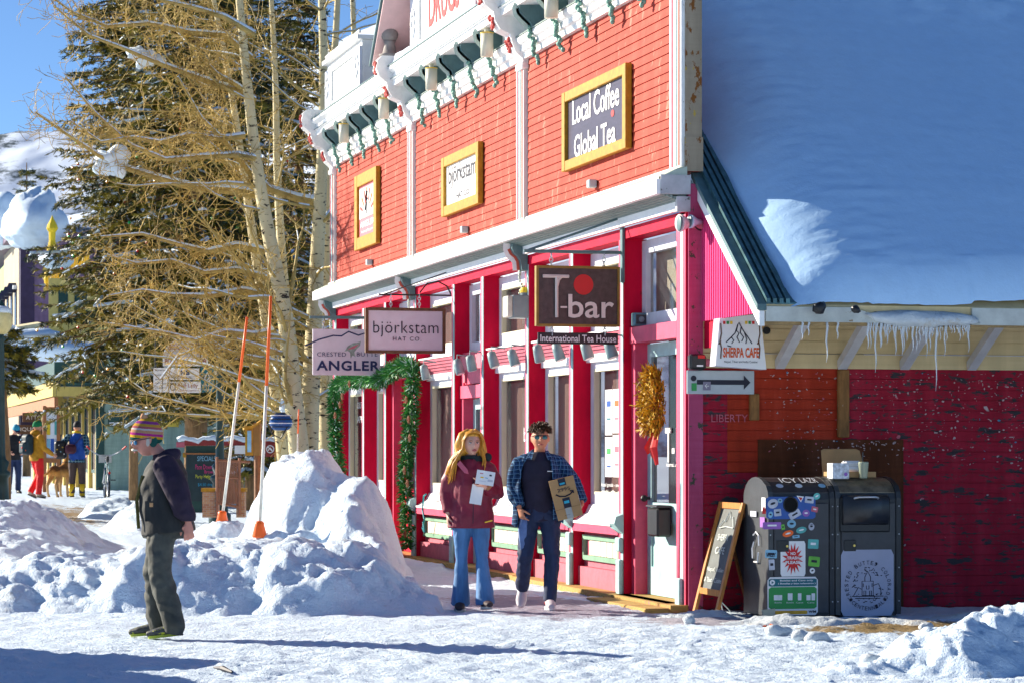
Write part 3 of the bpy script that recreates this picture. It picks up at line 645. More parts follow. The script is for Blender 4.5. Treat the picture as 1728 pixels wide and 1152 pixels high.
put('rake_board', MB().prism([(.10, EY-.02, EZ-.10), (.10, .1, rz_(.1)-.1), (.10, .1, rz_(.1)+.03), (.10, EY-.02, EZ+.03)], V((.05, 0, 0))), WHITE2, rf)
put('rake_trim', MB().prism([(.08, EY-.03, EZ+.035), (.08, .1, rz_(.1)+.035), (.08, .1, rz_(.1)+.09), (.08, EY-.03, EZ+.09)], V((.085, 0, 0))), TEAL, rf)
# vertical pink boards facing the street
m_ = MB(); y = EY+.04; i = 0
while y < .0:
    zb_ = 2.73-(.03 if i % 2 else 0); zt_ = rz_(y)-.06
    m_.box(.14 if i % 2 else .155, .17, y, y+.032, zb_, max(zb_+.05, zt_)); y += .032; i += 1
put('pink_gable_panel', m_, PINKB, bld)
put('panel_back', MB().box(.171, .20, -.35, -.001, 2.45, 3.7), CRIM, bld)
# eave boards with the broken gap
ea = put('eave_fascia', MB().box(.16, 1.02, EY-.03, EY, EZ-.06, EZ+.07).box(2.1, 8.6, EY-.03, EY, EZ-.07, EZ+.08).prism([(1.02, EY, EZ-.06), (1.30, EY, EZ-.06), (1.16, EY, EZ+.02), (1.02, EY, EZ+.05)], V((0, -.03, 0))), M('eave_white', (.50, .52, .48), .6, var=.2, spots=((.25, .15, .05), .25, 9)), rf)
put('eave_board', MB().box(.16, 8.6, EY+.002, EY+.03, EZ-.09, EZ-.045), M('rusty_eave_board', (.30, .20, .09), .8, var=.4, scale=9), ea)
for px in (1335, 1440, 1545, 1658):                # struts from the wall to the eave
    x = ony(px-25, 610).x
    put('strut', MB().obox(V((x+.02, -.63, 2.66)), V((.045, 0, 0)), V((0, -.6, .36)), V((0, .02, .035))), M('strut_grey', (.6, .6, .6), .6, var=.12), bld)
# icicles
rr = random.Random(3); ic = glass('ice', (.75, .82, .88), .08, .55); icg = 'icicles hanging from the eave'
def icicle(x, l, r, z, lab):
    pts = [(x+.006*sin(k*1.7), EY-.015, z-l*k/6) for k in range(7)]
    solo('icicle', MB().tube(pts, [r*(1-k/6)**.7+.0015 for k in range(7)], 7), ic, lab, 'icicle', icg, True)
for x, l in ((.50, .17), (.56, .13), (.73, .36), (.83, .16), (3.05, .2)):
    icicle(x, l, .010, EZ-.05, {.50: 'short icicle hanging from the eave left of the long one', .56: 'second short icicle from the left on the eave', .73: 'long lone icicle hanging from the left eave board', .83: 'thin icicle right of the long lone one', 3.05: 'icicle hanging from the right eave board near the photo edge'}[x])
for k in range(46):
    x = 1.12+.96*k/45+rr.uniform(-.008, .008); l = rr.choice((.08, .12, .16, .22, .3))*rr.uniform(.8, 1.2); l = .46 if k == 3 else (.62 if k == 30 else l)
    icicle(x, l, rr.uniform(.007, .013), EZ-.035, 'thin icicle among the close row in the broken gap of the eave' if k not in (3, 30) else ('long icicle at the left end of the row in the eave gap' if k == 3 else 'longest icicle hanging in the eave gap'))
m_ = MB()
def snowroof(u, v):
    x = .17+.22+(RL-.4)*u**1.5; y = EY-.015+(8.3-EY)*v**1.6
    e = max(.0, min(1, (x-.39)/1.05)); e2 = min(1, (y-EY+.02)/.22); th = .40*(1-(1-e)**2.8)*(.80+.20*min(1, (y-EY)/1.0))*math.sqrt(max(0, 1-(1-e2)**2))
    x += .03*fbm((0, y, 3), 1.5, 2)*(1-e)
    n1 = .016*fbm((x*1.6, y*.4, 1), 1.1, 3)+.004*fbm((x*2, y*9, 2), 1.2, 3)*(1+5*max(0, 1-abs(x-.8)))+.04*fbm((x, y, 8), .5, 2)
    k = max(0, min(1, (x-2.3)/.7))*max(0, min(1, (y-1.9)/.8)); n1 += k*.09*abs(fbm((x*1.6+y*.5, y*1.3, 6), 1.6, 4))*(1 if fbm((x, y, 30), .9, 2) > -.1 else .3)
    if y < EY+.15 and 1.12 < x < 2.1: y -= .03
    return V((x, y, rz_(y)+.085+.02*fbm((x, 0, 7), 3, 3)*(1 if y < EY+.2 else 0)+th+n1*e))
m_.grid(snowroof, 190, 230); solo('roof_snow', m_, snow_mat('roof_snow_mat', (.50, .74, 1.), coarse=.006), 'deep snow slab covering the long side roof above the icicles', 'snow', None, True)  # roof snow bluer than the ground's, its shade put into the colour
mb = MB().ball((1.62, EY-.02, EZ-.02), (.52, .09, .07), 24, 8, lambda q: q*(1+.35*fbm(q*9, 1, 3))); solo('eave_ice', mb, MATS['icy_snow'], 'ragged grey ice packed in the gap of the broken eave', 'ice', None, True)
put('frieze_hook', MB().cyl((.78, -.05, 2.62), (.78, -.02, 2.62), .035, 12), BLACK, bld)
for px, py, r in ((1445, 522, .035), (1383, 520, .05)):
    q = atd(px, py, 23.25); solo('debris_clump', MB().ball(q, (r*1.3, r, r), 8, 6, lambda s: s*(1+.5*fbm(s*30, 1, 2))), BLACK, 'dark clump of debris on the eave %s' % ('above the gap' if px > 1400 else 'left of the gap'), 'debris', None, True)
# ============================================================ SIGNS ON AND BEFORE THE FRONT
def ltr(s, x0, x1, y0, y1, fn, c, axes, mat, parent, name='lettering', lift=.004, bold=0., spacing=1.):
    p0, p1, m = fn(x0, (y0+y1)/2, c), fn(x1, (y0+y1)/2, c), (x0+x1)/2
    a, b = fn(m, y0, c), fn(m, y1, c); return letters(s, (a+b)/2, (p1-p0).length, (a-b).length, axes, mat, parent, name, lift, bold, spacing)
def wall_sign(y0, y1, z0, z1, fw, board, label, cat='sign'):
    t = thing('wall_sign', label, cat, (-.02, (y0+y1)/2, z0), 'framed signs on the upper wall')
    put('board', MB().box(-.045, -.016, y0+.02, y1-.02, z0+.02, z1-.02), board, t)
    put('frame', MB().bev(-.085, -.016, y0, y0+fw, z0, z1, .006).bev(-.085, -.016, y1-fw, y1, z0, z1, .006).bev(-.082, -.016, y0+fw, y1-fw, z1-fw*.9, z1, .006).bev(-.082, -.016, y0+fw, y1-fw, z0, z0+fw*.9, .006), YWOOD, t)
    return t
c1 = wall_sign(1.69, 4.09, 4.5, 5.35, .12, M('dark_purple_board', (.045, .035, .065), .4, var=.2, scale=12, stretch=(1, .3, 3)), 'dark framed coffee and tea sign, nearest of the upper wall signs')
letters('Local Coffee', (-.046, 2.90, 5.10), 1.75, .26, FACE_F, WTXT, c1, bold=.012); letters('Global Tea', (-.046, 2.93, 4.73), 1.55, .24, FACE_F, WTXT, c1, bold=.012)
shape(circ(14), (-.046, 2.26, 4.915), .11, .07, FACE_F, REDP, c1, 'red_dot')
c2 = wall_sign(7.94, 9.98, 4.51, 5.27, .14, PAPER, 'white hat shop sign in ochre frame, middle of the three upper wall signs')
letters('björkstam', (-.046, 8.96, 4.98), 1.50, .30, FACE_F, INK, c2, bold=.008); letters('HAT CO.', (-.046, 8.9, 4.72), .72, .075, FACE_F, INK, c2, bold=.012)
c3 = wall_sign(14.25, 15.91, 4.5, 5.62, .2, M('angler_poster', (.70, .16, .20), .5, var=.05, bmp=0), 'tall framed poster with sun rays, farthest of the upper wall signs')
put('poster', MB().box(-.052, -.046, 14.5, 15.66, 4.95, 5.40), M('poster_white', (.80, .70, .64), .5, bmp=0), c3)
for k in range(7):
    a = pi*(.12+.76*k/6); shape([(0, -.5), (.5*cos(a-.06), -.5+sin(a-.06)), (.5*cos(a+.06), -.5+sin(a+.06))], (-.053, 15.08, 5.18), 1.1, .42, FACE_F, ORAN if k % 2 else REDP, c3, 'sun_ray')
shape([(-.5, -.5), (-.1, .3), (.1, .5), (.3, .1), (.5, -.5)], (-.056, 15.08, 5.08), .9, .24, FACE_F, PAPER, c3, 'mountain'); strokes([[(0, -.5), (.1, 0), (-.1, .2), (.12, .5)], [(-.2, -.3), (.15, .2)]], (-.06, 15.08, 5.16), .35, .34, FACE_F, .012, INK, c3, 'fish')
letters('ANGLER', (-.046, 15.08, 4.86), 1.05, .09, FACE_F, WTXT, c3, bold=.02); letters('hunting fly gear', (-.046, 15.08, 4.75), .9, .05, FACE_F, WTXT, c3)
# small boxes on the wall (lamp housings)
for px, py in ((1003, 311), (787, 388), (626, 443)):
    p = onx(px, py, -.03); t = solo('junction_box', MB().bev(-.10, -.014, p.y-.05, p.y+.06, p.z-.04, p.z+.045, .008), LGREY, {1003: 'small grey box under the coffee and tea sign', 787: 'small grey box under the white hat sign', 626: 'small grey box under the tall poster'}[px], 'junction box', 'small grey boxes on the upper wall')
def chain(mb, a, b, r=.018):
    n = max(3, int((a-b).length/.035))
    for k in range(n):
        p = a.lerp(b, (k+.5)/n); h = (a-b).length/n*.72; u = V((1, 0, 0)) if k % 2 else V((0, 1, 0))
        mb.tube([p+u*r*cos(t)+V((0, 0, h*sin(t))) for t in [2*pi*q/8 for q in range(9)]], .0055, 4, caps=False)
def hang_sign(name, label, x0, x1, y0, y1, c, board, fw=0, frame=None, chains=(), top=None, thick=.04, group=None):
    a, b = ony(x0, y1, c), ony(x1, y0, c); t = thing(name, label, 'sign', (b.x, c, a.z), group)
    put('board', MB().bev(a.x, b.x, c, c+thick, a.z, b.z, .004), board, t)
    if fw: put('frame', MB().box(a.x-.004, a.x+fw, c-.016, c+thick+.01, a.z, b.z).box(b.x-fw, b.x+.004, c-.016, c+thick+.01, a.z, b.z).box(a.x+fw, b.x-fw, c-.016, c+thick+.01, b.z-fw, b.z+.003).box(a.x+fw, b.x-fw, c-.016, c+thick+.01, a.z-.003, a.z+fw), frame, t)
    for px in chains:
        m_ = MB(); q = ony(px, y0+4, c); r = ony(px, top, c); chain(m_, V((r.x, c+thick/2, r.z)), V((q.x, c+thick/2, q.z))); put('chain', m_, CHROME, t)
    return t
# bar sign
yb = 2.0
tb = hang_sign('hanging_sign', 'dark brown sign with red dot hanging from a green bar', 905, 1045, 451, 550, yb, M('dark_bronze_board', (.075, .055, .05), .45, .2, var=.3, scale=18, spots=((.03, .02, .02), .25, 22)), .022, M('old_brass_edge', (.25, .16, .03), .5, .3), (931, 1020), 428)
ltr('bar', 959, 1036, 497, 537, ony, yb-.02, FACE_C, CTXT, tb, bold=.012); strokes([[(-.5, .5), (.5, .5)], [(.03, .5), (.03, -.5)], [(.03, .25), (.1, .42), (.22, .5)]], (ony(938, 501, yb-.02)), .30-.03, .41, FACE_C, .017, CTXT, tb, 'lettering')
put('lettering', MB().box(ony(945, 518, yb).x, ony(956, 518, yb).x, yb-.026, yb-.018, ony(945, 520, yb).z, ony(945, 517, yb).z), CTXT, tb)
shape(circ(28), ony(984.5, 480.5, yb-.004), .205, .205, FACE_C, REDP, tb, 'red_dot')
th = hang_sign('hanging_sign', 'narrow black tea house sign hung under the red dot sign', 908, 1043, 562, 580, yb, BLACK, 0, None, (932, 1021), 550, .025)
ltr('International Tea House', 912, 1040, 565, 577, ony, yb-.002, FACE_C, WTXT, th, bold=.01)
br = thing('sign_bracket', 'green iron bar holding the red dot sign with its slanted brace', 'bracket', (0, yb, ony(1060, 426, yb).z))
l_, r_ = ony(884, 423, yb+.02), ony(1066, 427, yb+.02)
put('bar', MB().tube([V((l_.x, yb+.02, r_.z)), V((.0, yb+.02, r_.z))], .018, 8), TEAL, br); put('wall_plate', MB().box(-.03, -.005, yb-.02, yb+.06, r_.z-.3, r_.z+.38), TEAL, br)
put('brace', MB().tube([V((l_.x+.02, yb+.02, r_.z+.0)), V((-.01, yb+.02, r_.z+.36))], .014, 6), TEAL, br)
# hat shop sign
yh = 9.72
hs = hang_sign('hanging_sign', 'white hat shop sign with dark frame hanging on chains', 617, 751, 521, 595, yh, SIGNG, .035, DWOOD, (660, 708), 497)
ltr('björkstam', 630, 740, 542, 569, ony, yh-.004, FACE_C, INK, hs, bold=-.008, spacing=1.05); ltr('HAT CO.', 663, 711, 568, 575, ony, yh-.004, FACE_C, INK, hs, spacing=1.3)
br = thing('sign_bracket', 'thin curved iron bracket above the white hat shop sign', 'bracket', (0, yh, ony(760, 497, yh).z)); q0 = ony(640, 497, yh); zz = q0.z
put('bar', MB().tube([V((q0.x, yh+.02, zz)), V((0, yh+.02, zz))], .012, 6), BLACK, br)
put('curl', MB().tube([V((-.0, yh+.02, zz+.0)), V((-.06, yh+.02, zz+.12)), V((-.18, yh+.02, zz+.18)), V((-.32, yh+.02, zz+.15)), V((-.42, yh+.02, zz+.03))], .011, 6), BLACK, br)
put('guy_wire', MB().tube([V((-.9, yh+.02, zz)), V((0, yh+.02, zz+.32))], .008, 5), BLACK, br)
# fishing shop sign
ya = 13.98
an = hang_sign('hanging_sign', 'mauve grey fishing shop sign with a fish and a ridge line, no frame', 528, 642, 556, 632, ya, SIGNG, 0, None, (546, 630), 536)
ltr('CRESTED', 535, 584, 594, 601, ony, ya-.004, FACE_C, NAVY, an, spacing=1.1); ltr('BUTTE', 602, 637, 594, 601, ony, ya-.004, FACE_C, NAVY, an, spacing=1.1)
ltr('ANGLER', 534, 641, 608, 625, ony, ya-.004, FACE_C, NAVY, an, bold=.03, spacing=1.1)
strokes([[(-.5, -.45), (-.3, -.1), (-.1, .12), (.02, .1), (.12, .35), (.26, .15), (.38, .3), (.5, -.1)]], ony(574, 570, ya), 1.02, .26, FACE_C, .010, NAVY, an, 'ridge_line')
fish = [(-.5, -.1), (-.3, .2), (.0, .38), (.3, .42), (.5, .5), (.45, .25), (.25, .05), (.1, -.12), (.18, -.42), (.0, -.3), (-.12, -.5), (-.16, -.15), (-.3, -.05)]
shape(fish, ony(595, 590, ya), .24, .25, FACE_C, M('fish_grey', (.25, .32, .28), .5, var=.4, scale=20, bmp=0), an, 'fish'); shape([(-.35, .0), (.0, .22), (.4, .38), (.1, .1), (-.1, .05)], ony(595, 590, ya), .24, .22, FACE_C, ROSE, an, 'fish_stripe', .007)
br = thing('sign_bracket', 'dark straight bar holding the fishing shop sign', 'bracket', (0, ya, ony(640, 535, ya).z)); q0 = ony(523, 535, ya)
put('bar', MB().box(q0.x, 0, ya, ya+.035, q0.z-.02, q0.z+.02), TEAL, br); put('wall_plate', MB().box(-.03, -.005, ya-.02, ya+.06, q0.z-.12, q0.z+.12), TEAL, br)
# utility box with a yellow beacon, beside the bar sign
yu = 5.9; a, b = ony(862, 537, yu), ony(900, 499, yu)
ub = thing('utility_box', 'grey metal box with yellow beacon between the hanging signs', 'utility box', (a.x, yu, a.z))
put('body', MB().bev(a.x, b.x, yu-.1, yu+.16, a.z, b.z, .012), GREYM, ub); put('side_cover', MB().bev(a.x-.06, a.x, yu-.09, yu+.15, a.z+.01, b.z-.01, .01), M('off_white_cover', (.62, .60, .52), .5), ub)
q = ony(886, 497, yu); be = put('beacon_base', MB().cyl((q.x, yu, b.z), (q.x, yu, b.z+.03), .055, 14), GREYM, ub); put('beacon_lens', MB().lathe((q.x, yu, b.z+.03), [(0, .06), (.03, .06), (.06, .045), (.07, 0.01)], 14), YELP, be)
put('arm', MB().cyl((b.x, yu+.03, (a.z+b.z)/2), (.0, yu+.03, (a.z+b.z)/2), .018, 8), GREYM, ub)
# square siren on the pilaster by the door
q = onx(1081, 538, -.06); sb = thing('siren_box', 'teal square siren box on the red pilaster left of the glazed door', 'siren', (-.06, 1.88, 2.75)); a, b = ony(1070, 550, 1.88), ony(1094, 528, 1.88)
put('housing', MB().bev(a.x, b.x, 1.88, 1.99, a.z, b.z, .008), M('siren_teal', (.12, .27, .33), .45), sb); put('grille', MB().box(a.x+.02, b.x-.02, 1.872, 1.879, a.z+.02, b.z-.02), DARKG, sb); put('driver', MB().ball(((a.x+b.x)/2, 1.865, (a.z+b.z)/2), (.03, .015, .03), 12, 8), GREYM, sb)
# pair of horn lamps on the corner
hl = thing('horn_speaker', 'pair of pale horn speakers on the building corner', 'speaker', (.0, -.05, 3.55))
def horn(c, r, L, dirv):
    u = dirv.normalized(); return MB().tube([c-u*L, c-u*L*.6, c-u*.02, c, c+u*.004], [r*.35, r*.45, r*.93, r, r*.97], 20)
c_a, c_b = ony(1147, 377, -.1), ony(1165, 374, -.1)
h_ = put('horn', horn(c_a, .085, .16, V((-1, -.25, -.05))), M('pale_pink_horn', (.62, .42, .45), .5), hl, True); put('horn_mouth', MB().ball(c_a+V((-.006, -.002, 0)), (.012, .075, .075), 16, 8), TEAL, h_, True)
h_ = put('horn', horn(c_b, .065, .12, V((-1, -.25, 0))), M('pale_blue_horn', (.45, .50, .62), .5), hl, True); put('horn_mouth', MB().ball(c_b+V((-.006, -.002, 0)), (.010, .056, .056), 16, 8), TEAL, h_, True)
put('mount', MB().bev(c_b.x+.03, c_b.x+.16, -.06, -.03, c_b.z-.06, c_b.z+.0, .01).cyl(c_b+V((.08, 0, 0)), c_b+V((.08, .07, 0)), .02, 10), ROSE, hl)
solo('cable', MB().tube([c_b+V((.03, .02, -.03)), c_b+V((.10, .06, -.07)), c_b+V((.22, .08, -.09)), ony(1195, 410, -.04), ony(1198, 470, -.04), ony(1196, 530, -.04)], .007, 5), BLACK, 'black cable drooping from the horn speakers down the corner', 'cable')
# spotlights on the window ledges
SP = [(717, 627, 'first'), (774, 618, ''), (795, 612, ''), (832, 606, ''), (866, 603, ''), (909, 596, ''), (942, 593, ''), (990, 590, ''), (1030, 588, '')]
SPL = ['leftmost grey spotlight, beside the right leg of the garland', 'pale cone spotlight left of the recessed teal door', 'grey can spotlight over the recessed teal door', 'left grey spotlight above the window with white shop lettering', 'right grey spotlight above the window with white shop lettering', 'grey can spotlight under the left end of the tea house sign', 'grey can spotlight under the tea house sign, second from its left end', 'grey can spotlight under the tea house sign, third from its left end', 'grey can spotlight under the right end of the tea house sign']
for (px, py, _), lb in zip(SP, SPL):
    p = onx(px, py, -.13); t = thing('spotlight', lb, 'spotlight', p, 'spotlights on the window ledges'); d = V((.25, .1 if px % 2 else -.25, -1)).normalized()
    put('can', MB().tube([p-d*.10, p-d*.085, p-d*.02, p+d*.09, p+d*.095], [.02, .05, .058, .062, .058], 14), M('spot_grey', (.20, .30, .32), .4), t, True)
    put('arm', MB().tube([p-d*.07, p-d*.07+V((.0, 0, .08)), V((0.02, p.y, p.z+.13))], .010, 6), M('spot_grey', (0, 0, 0)), t); put('lens', MB().cyl(p+d*.096, p+d*.10, .05, 14), WTXT, t)
# garland round the angler door
path = [(573, 812), (567, 760), (566, 715), (563, 680), (568, 652), (583, 641), (603, 641), (622, 636), (637, 642), (655, 632), (668, 622), (684, 616), (694, 618), (697, 640), (694, 680), (692, 720), (688, 760), (684, 800), (686, 840), (688, 880), (689, 925)]
pts = [onx(px, py, -.10) for px, py in path]; gl = thing('garland', 'green evergreen garland with pine cones framing the far shop door', 'garland', pts[0])
rr = random.Random(11); vs, qs, mi = [], [], []
for a, b in zip(pts, pts[1:]):
    n = int((b-a).length*1150)
    for k in range(n):
        c = a.lerp(b, rr.random()); th_ = rr.uniform(0, 2*pi); d = (b-a).normalized(); u, v = frame(d); o = u*cos(th_)+v*sin(th_); r = rr.uniform(.0, .085); c = c+o*r
        e = (o*1.1+d*rr.uniform(-1, 1)+V((0, 0, -.2))).normalized()*rr.uniform(.05, .10); s = e.cross(V((rr.random()-.5, rr.random()-.5, rr.random()-.5))).normalized()*.012
        i = len(vs); vs += [c-s, c+s, c+e+s*.3, c+e-s*.3]; qs.append((i, i+1, i+2, i+3)); mi.append(0 if rr.random() < .7 else (1 if rr.random() < .8 else 2))
np_mesh('greenery', [tuple(q) for q in vs], qs, [M('garland_green', (.02, .17, .035), .5, var=.6, scale=50, bmp=0), M('garland_light_green', (.08, .33, .05), .5, var=.4, scale=50, bmp=0), M('garland_frost', (.45, .62, .55), .5, bmp=0)], gl, midx=mi)
for px, py in ((590, 647), (578, 668), (566, 700), (686, 674), (690, 707), (574, 682), (692, 738), (683, 793), (688, 815), (684, 900)):
    c = onx(px, py, -.24); m_ = MB()
    for k in range(26): a = k*2.4; r = .05*math.sqrt(k/26); m_.ball(c+V((-.02+r*.4, r*cos(a), r*sin(a))), (.012, .013, .013), 5, 4)
    put('pine_cone', m_, M('pine_cone_brown', (.20, .07, .025), .7, var=.5, scale=60), gl)
# dried corn and grass swag on the glazed door
t = thing('door_swag', 'golden dried plant swag with red ribbons on the pale teal door', 'wreath', onx(1113, 700, .10)); vs, qs, mi = [], [], []
za, zb_ = fz(1108, 735, .1), fz(1108, 618, .1); yc = onx(1113, 680, .1).y
for k in range(2600):
    u = rr.random(); w_ = .24*math.sin(pi*(u*.85+.12))**.7; c = V((.10-rr.random()*.14, yc+rr.uniform(-1, 1)*w_, za+.06+(zb_-za-.10)*u)); e = V((-rr.random()*.6, rr.uniform(-.8, .8)+(c.y-yc)*2, rr.choice((1, -1.4))*rr.random()-.2)).normalized()*rr.uniform(.05, .12)
    s = e.cross(V((rr.random()-.5, rr.random()-.5, rr.random()-.5))).normalized()*.009; i = len(vs); vs += [c-s, c+s, c+e+s*.5, c+e-s*.5]; qs.append((i, i+1, i+2, i+3)); mi.append(0 if rr.random() < .75 else 1)
np_mesh('dried_stems', [tuple(q) for q in vs], qs, [M('golden_straw', (.60, .36, .02), .6, var=.5, scale=40, bmp=0), M('brown_straw', (.22, .10, .02), .6, var=.5, scale=40, bmp=0)], t, midx=mi)
for dy in (-.08, .05, .14): p = onx(1107, 728, .05); put('ribbon', MB().tube([p+V((0, dy*.4, 0)), p+V((-.05, dy, -.15)), p+V((-.02, dy*1.2, -.28+dy*.5))], [(.03, .004), (.04, .004), (.02, .004)], 6), REDP, t)
# window lettering and menus
letters('björkstam', (WX-.004, 6.52, 1.66), .80, .22, FACE_F, WTXT, W[2], bold=.004, lift=.006); letters('HAT CO.', (WX-.004, 6.52, 1.46), .5, .07, FACE_F, WTXT, W[2], lift=.006)
letters('hotel goods - smoothies - special', (WX-.004, 3.0, 1.13), 1.25, .05, FACE_F, WTXT, W[0], lift=.006); letters('mochi - gifts - muffins - coffee', (WX-.004, 3.0, 1.06), 1.2, .05, FACE_F, WTXT, W[0], lift=.006); letters('Fi', (WX-.004, 2.40, 1.5), .16, .2, FACE_F, WTXT, W[0], lift=.006)
letters('OUTDOOR', (WX-.004, 16.75, 2.20), 1.1, .10, FACE_F, WTXT, W[5], lift=.006); letters('APPAREL', (WX-.004, 16.75, 1.98), 1.1, .10, FACE_F, WTXT, W[5], lift=.006); letters('FLY', (WX-.004, 14.8, 2.2), .5, .12, FACE_F, WTXT, W[4], lift=.006); letters('SHOP', (WX-.004, 14.8, 1.98), .7, .12, FACE_F, WTXT, W[4], lift=.006)
for k, (px, z0, z1) in enumerate(((1027, 1.66, 2.14), (1040, 1.68, 2.14), (1027, 1.22, 1.64), (1040, 1.22, 1.66))):
    y = fy(px)+.0; y = onx(px, 700, WX-.03).y; m_ = tag(put('menu_sheet', MB().box(WX-.03, WX-.025, y-.13, y+.13, z0, z1), PAPER), 'white menu sheet in the shop window, %s of four' % ('upper left', 'upper right', 'lower left', 'lower right')[k], 'menu', 'menu sheets in the window')
    for (dz, c, h) in ((.12, (BLUEP, ORAN, GRNP, ROSE)[k], .06), (.3, (TEALP, ROSE, BLUEP, ROSE)[k], .02)):
        put('print_block', MB().box(WX-.033, WX-.031, y-.08, y+.06, z1-dz-h, z1-dz), c, m_)
letters('T-bar', (WX-.004, .98, 1.55), .78, .34, FACE_F, WTXT, D1, bold=.01, lift=.008); letters('international tea house', (WX-.004, .98, 1.36), .7, .04, FACE_F, WTXT, D1, lift=.008)
letters('220', (-.012, 8.04, 1.9), .10, .3, FACE_F, INK, D2)
m_ = thing('door_mailbox', 'black letter box hung on the lower half of the pale teal door', 'mailbox', onx(1115, 905, .1)); p = onx(1115, 880, .14); put('box', MB().bev(.05, .20, p.y-.17, p.y+.17, p.z-.14, p.z+.14, .02), BLACK, m_); put('lid', MB().bev(.04, .20, p.y-.18, p.y+.18, p.z+.145, p.z+.165, .006), DARKG, m_)
solo('blue_cord', MB().tube([onx(px, py, -.03) for px, py in ((719, 833), (715, 836), (713, 860), (716, 875), (713, 890), (716, 897), (714, 880))], .012, 5), M('turquoise_cord', (.01, .35, .42), .6), 'turquoise cord tied to the pilaster right of the garland', 'cord')
solo('door_hook', MB().tube([onx(px, py, -.03) for px, py in ((833, 838), (829, 842), (830, 850), (828, 858), (831, 862))], .010, 5), BLACK, 'small black iron hook on the red pilaster between the two walkers', 'hook')
# arrow sign, security light and lit box sign at the corner
ar = thing('arrow_sign', 'pale grey board with black arrow pointing right on the side wall', 'sign', ony(1216, 664, -.06)); a, b = ony(1159, 664, -.06), ony(1272, 625, -.06)
put('board', MB().bev(a.x, b.x, -.075, -.05, a.z, b.z, .004), M('arrow_board', (.42, .47, .50), .5, var=.1, spots=((.1, .1, .1), .1, 30)), ar); c = V(((a.x+b.x)/2, -.076, (a.z+b.z)/2))
shape([(-.36, .1), (.34, .1), (.34, .30), (.44, .0), (.34, -.30), (.34, -.1), (-.36, -.1)], c, b.x-a.x, b.z-a.z, FACE_C, INK, ar, 'arrow'); shape(circ(14), c+V((-.27, 0, .035)), .055, .055, FACE_C, INK, ar, 'round_sticker', .006)
shape([(-.5, -.5), (.5, -.5), (.5, .5), (-.5, .5)], c+V((-.265, 0, -.045)), .05, .07, FACE_C, GRNP, ar, 'green_sticker', .006); sq = shape([(-.5, -.5), (.5, -.5), (.5, .5), (-.5, .5)], c+V((-.14, 0, -.035)), .075, .08, FACE_C, M('grey_violet', (.22, .20, .28), .5, bmp=0), ar, 'sticker', .006)
strokes([[(.35, 0), (-.35, 0)], [(0, .35), (-.35, 0), (0, -.35)]], c+V((-.14, -.006, -.035)), .055, .055, FACE_C, .003, WTXT, ar, 'small_arrow')
q = ony(1177, 610, -.12); t = thing('security_light', 'black security light with red label above the arrow sign', 'security light', q); put('housing', MB().bev(q.x-.085, q.x+.075, -.16, -.07, q.z-.07, q.z+.07, .018), BLACK, t); put('red_label', MB().box(q.x-.01, q.x+.06, -.166, -.161, q.z+.03, q.z+.06), REDP, t); put('white_label', MB().box(q.x-.02, q.x+.04, -.166, -.161, q.z-.045, q.z-.03), WTXT, t); put('bracket', MB().bev(q.x+.08, q.x+.14, -.09, -.04, q.z-.04, q.z+.03, .01), ROSE, t)
ys_ = -.62; S4 = [ony(px, py, ys_) for px, py in ((1207, 617), (1293, 623), (1283, 530), (1214, 537))]; t = thing('box_sign', 'white trapezoid cafe sign with mountain drawing under the pink gable', 'sign', S4[0])
put('box', MB().prism(S4, V((0, .16, 0))), M('sign_grey_side', (.45, .46, .55), .5), t); put('face', MB().prism([p+V((0, -.004, 0)) for p in S4], V((0, .003, 0))), WTXT, t); yy = ys_-.005
put('hanger', MB().cyl((S4[3].x+.05, ys_+.08, S4[3].z), (S4[3].x+.05, ys_+.08, S4[3].z+.25), .01, 6).cyl((S4[2].x-.05, ys_+.08, S4[2].z-.01), (S4[2].x-.05, ys_+.08, S4[2].z+.25), .01, 6), BLACK, t)
ltr('SHERPA CAFE', 1220, 1281, 586, 603, ony, yy, FACE_C, M('orange_red', (.70, .10, .01), .5, bmp=0), t, bold=.03); ltr('Nepal, Tibet and India Cuisine', 1222, 1278, 608, 613, ony, yy, FACE_C, INK, t)
strokes([[(-.5, -.45), (-.3, -.2), (-.15, .0), (-.05, .4), (0, .5), (.08, .3), (.2, .05), (.35, -.2), (.5, -.5)], [(-.05, .4), (-.1, .1), (0, 0), (-.08, -.2), (.02, -.45)], [(.08, .3), (.05, .0), (.18, -.2), (.1, -.4)], [(-.3, -.2), (-.2, -.35), (-.28, -.5)], [(.2, .05), (.3, -.3), (.26, -.5)], [(-.45, -.6), (-.3, -.65)]], ony(1247, 562, yy), .25, .19, FACE_C, .005, INK, t)
for x_, m_ in ((1222, REDP), (1228, GRNP), (1234, YELP), (1259, YELP), (1265, GRNP), (1271, REDP)): put('flag', MB().box(ony(x_-2, 545, yy).x, ony(x_+2, 545, yy).x, yy-.004, yy-.002, ony(x_, 547, yy).z, ony(x_, 542, yy).z), m_, t)
for px in (1216, 1281): strokes([[(0, -.5), (.2, -.2), (-.2, 0), (.2, .2), (0, .5)], [(-.5, -.1), (0, 0)]], ony(px, 575, yy), .035, .32, FACE_C, .006, DWOOD, t, 'border_drawing')
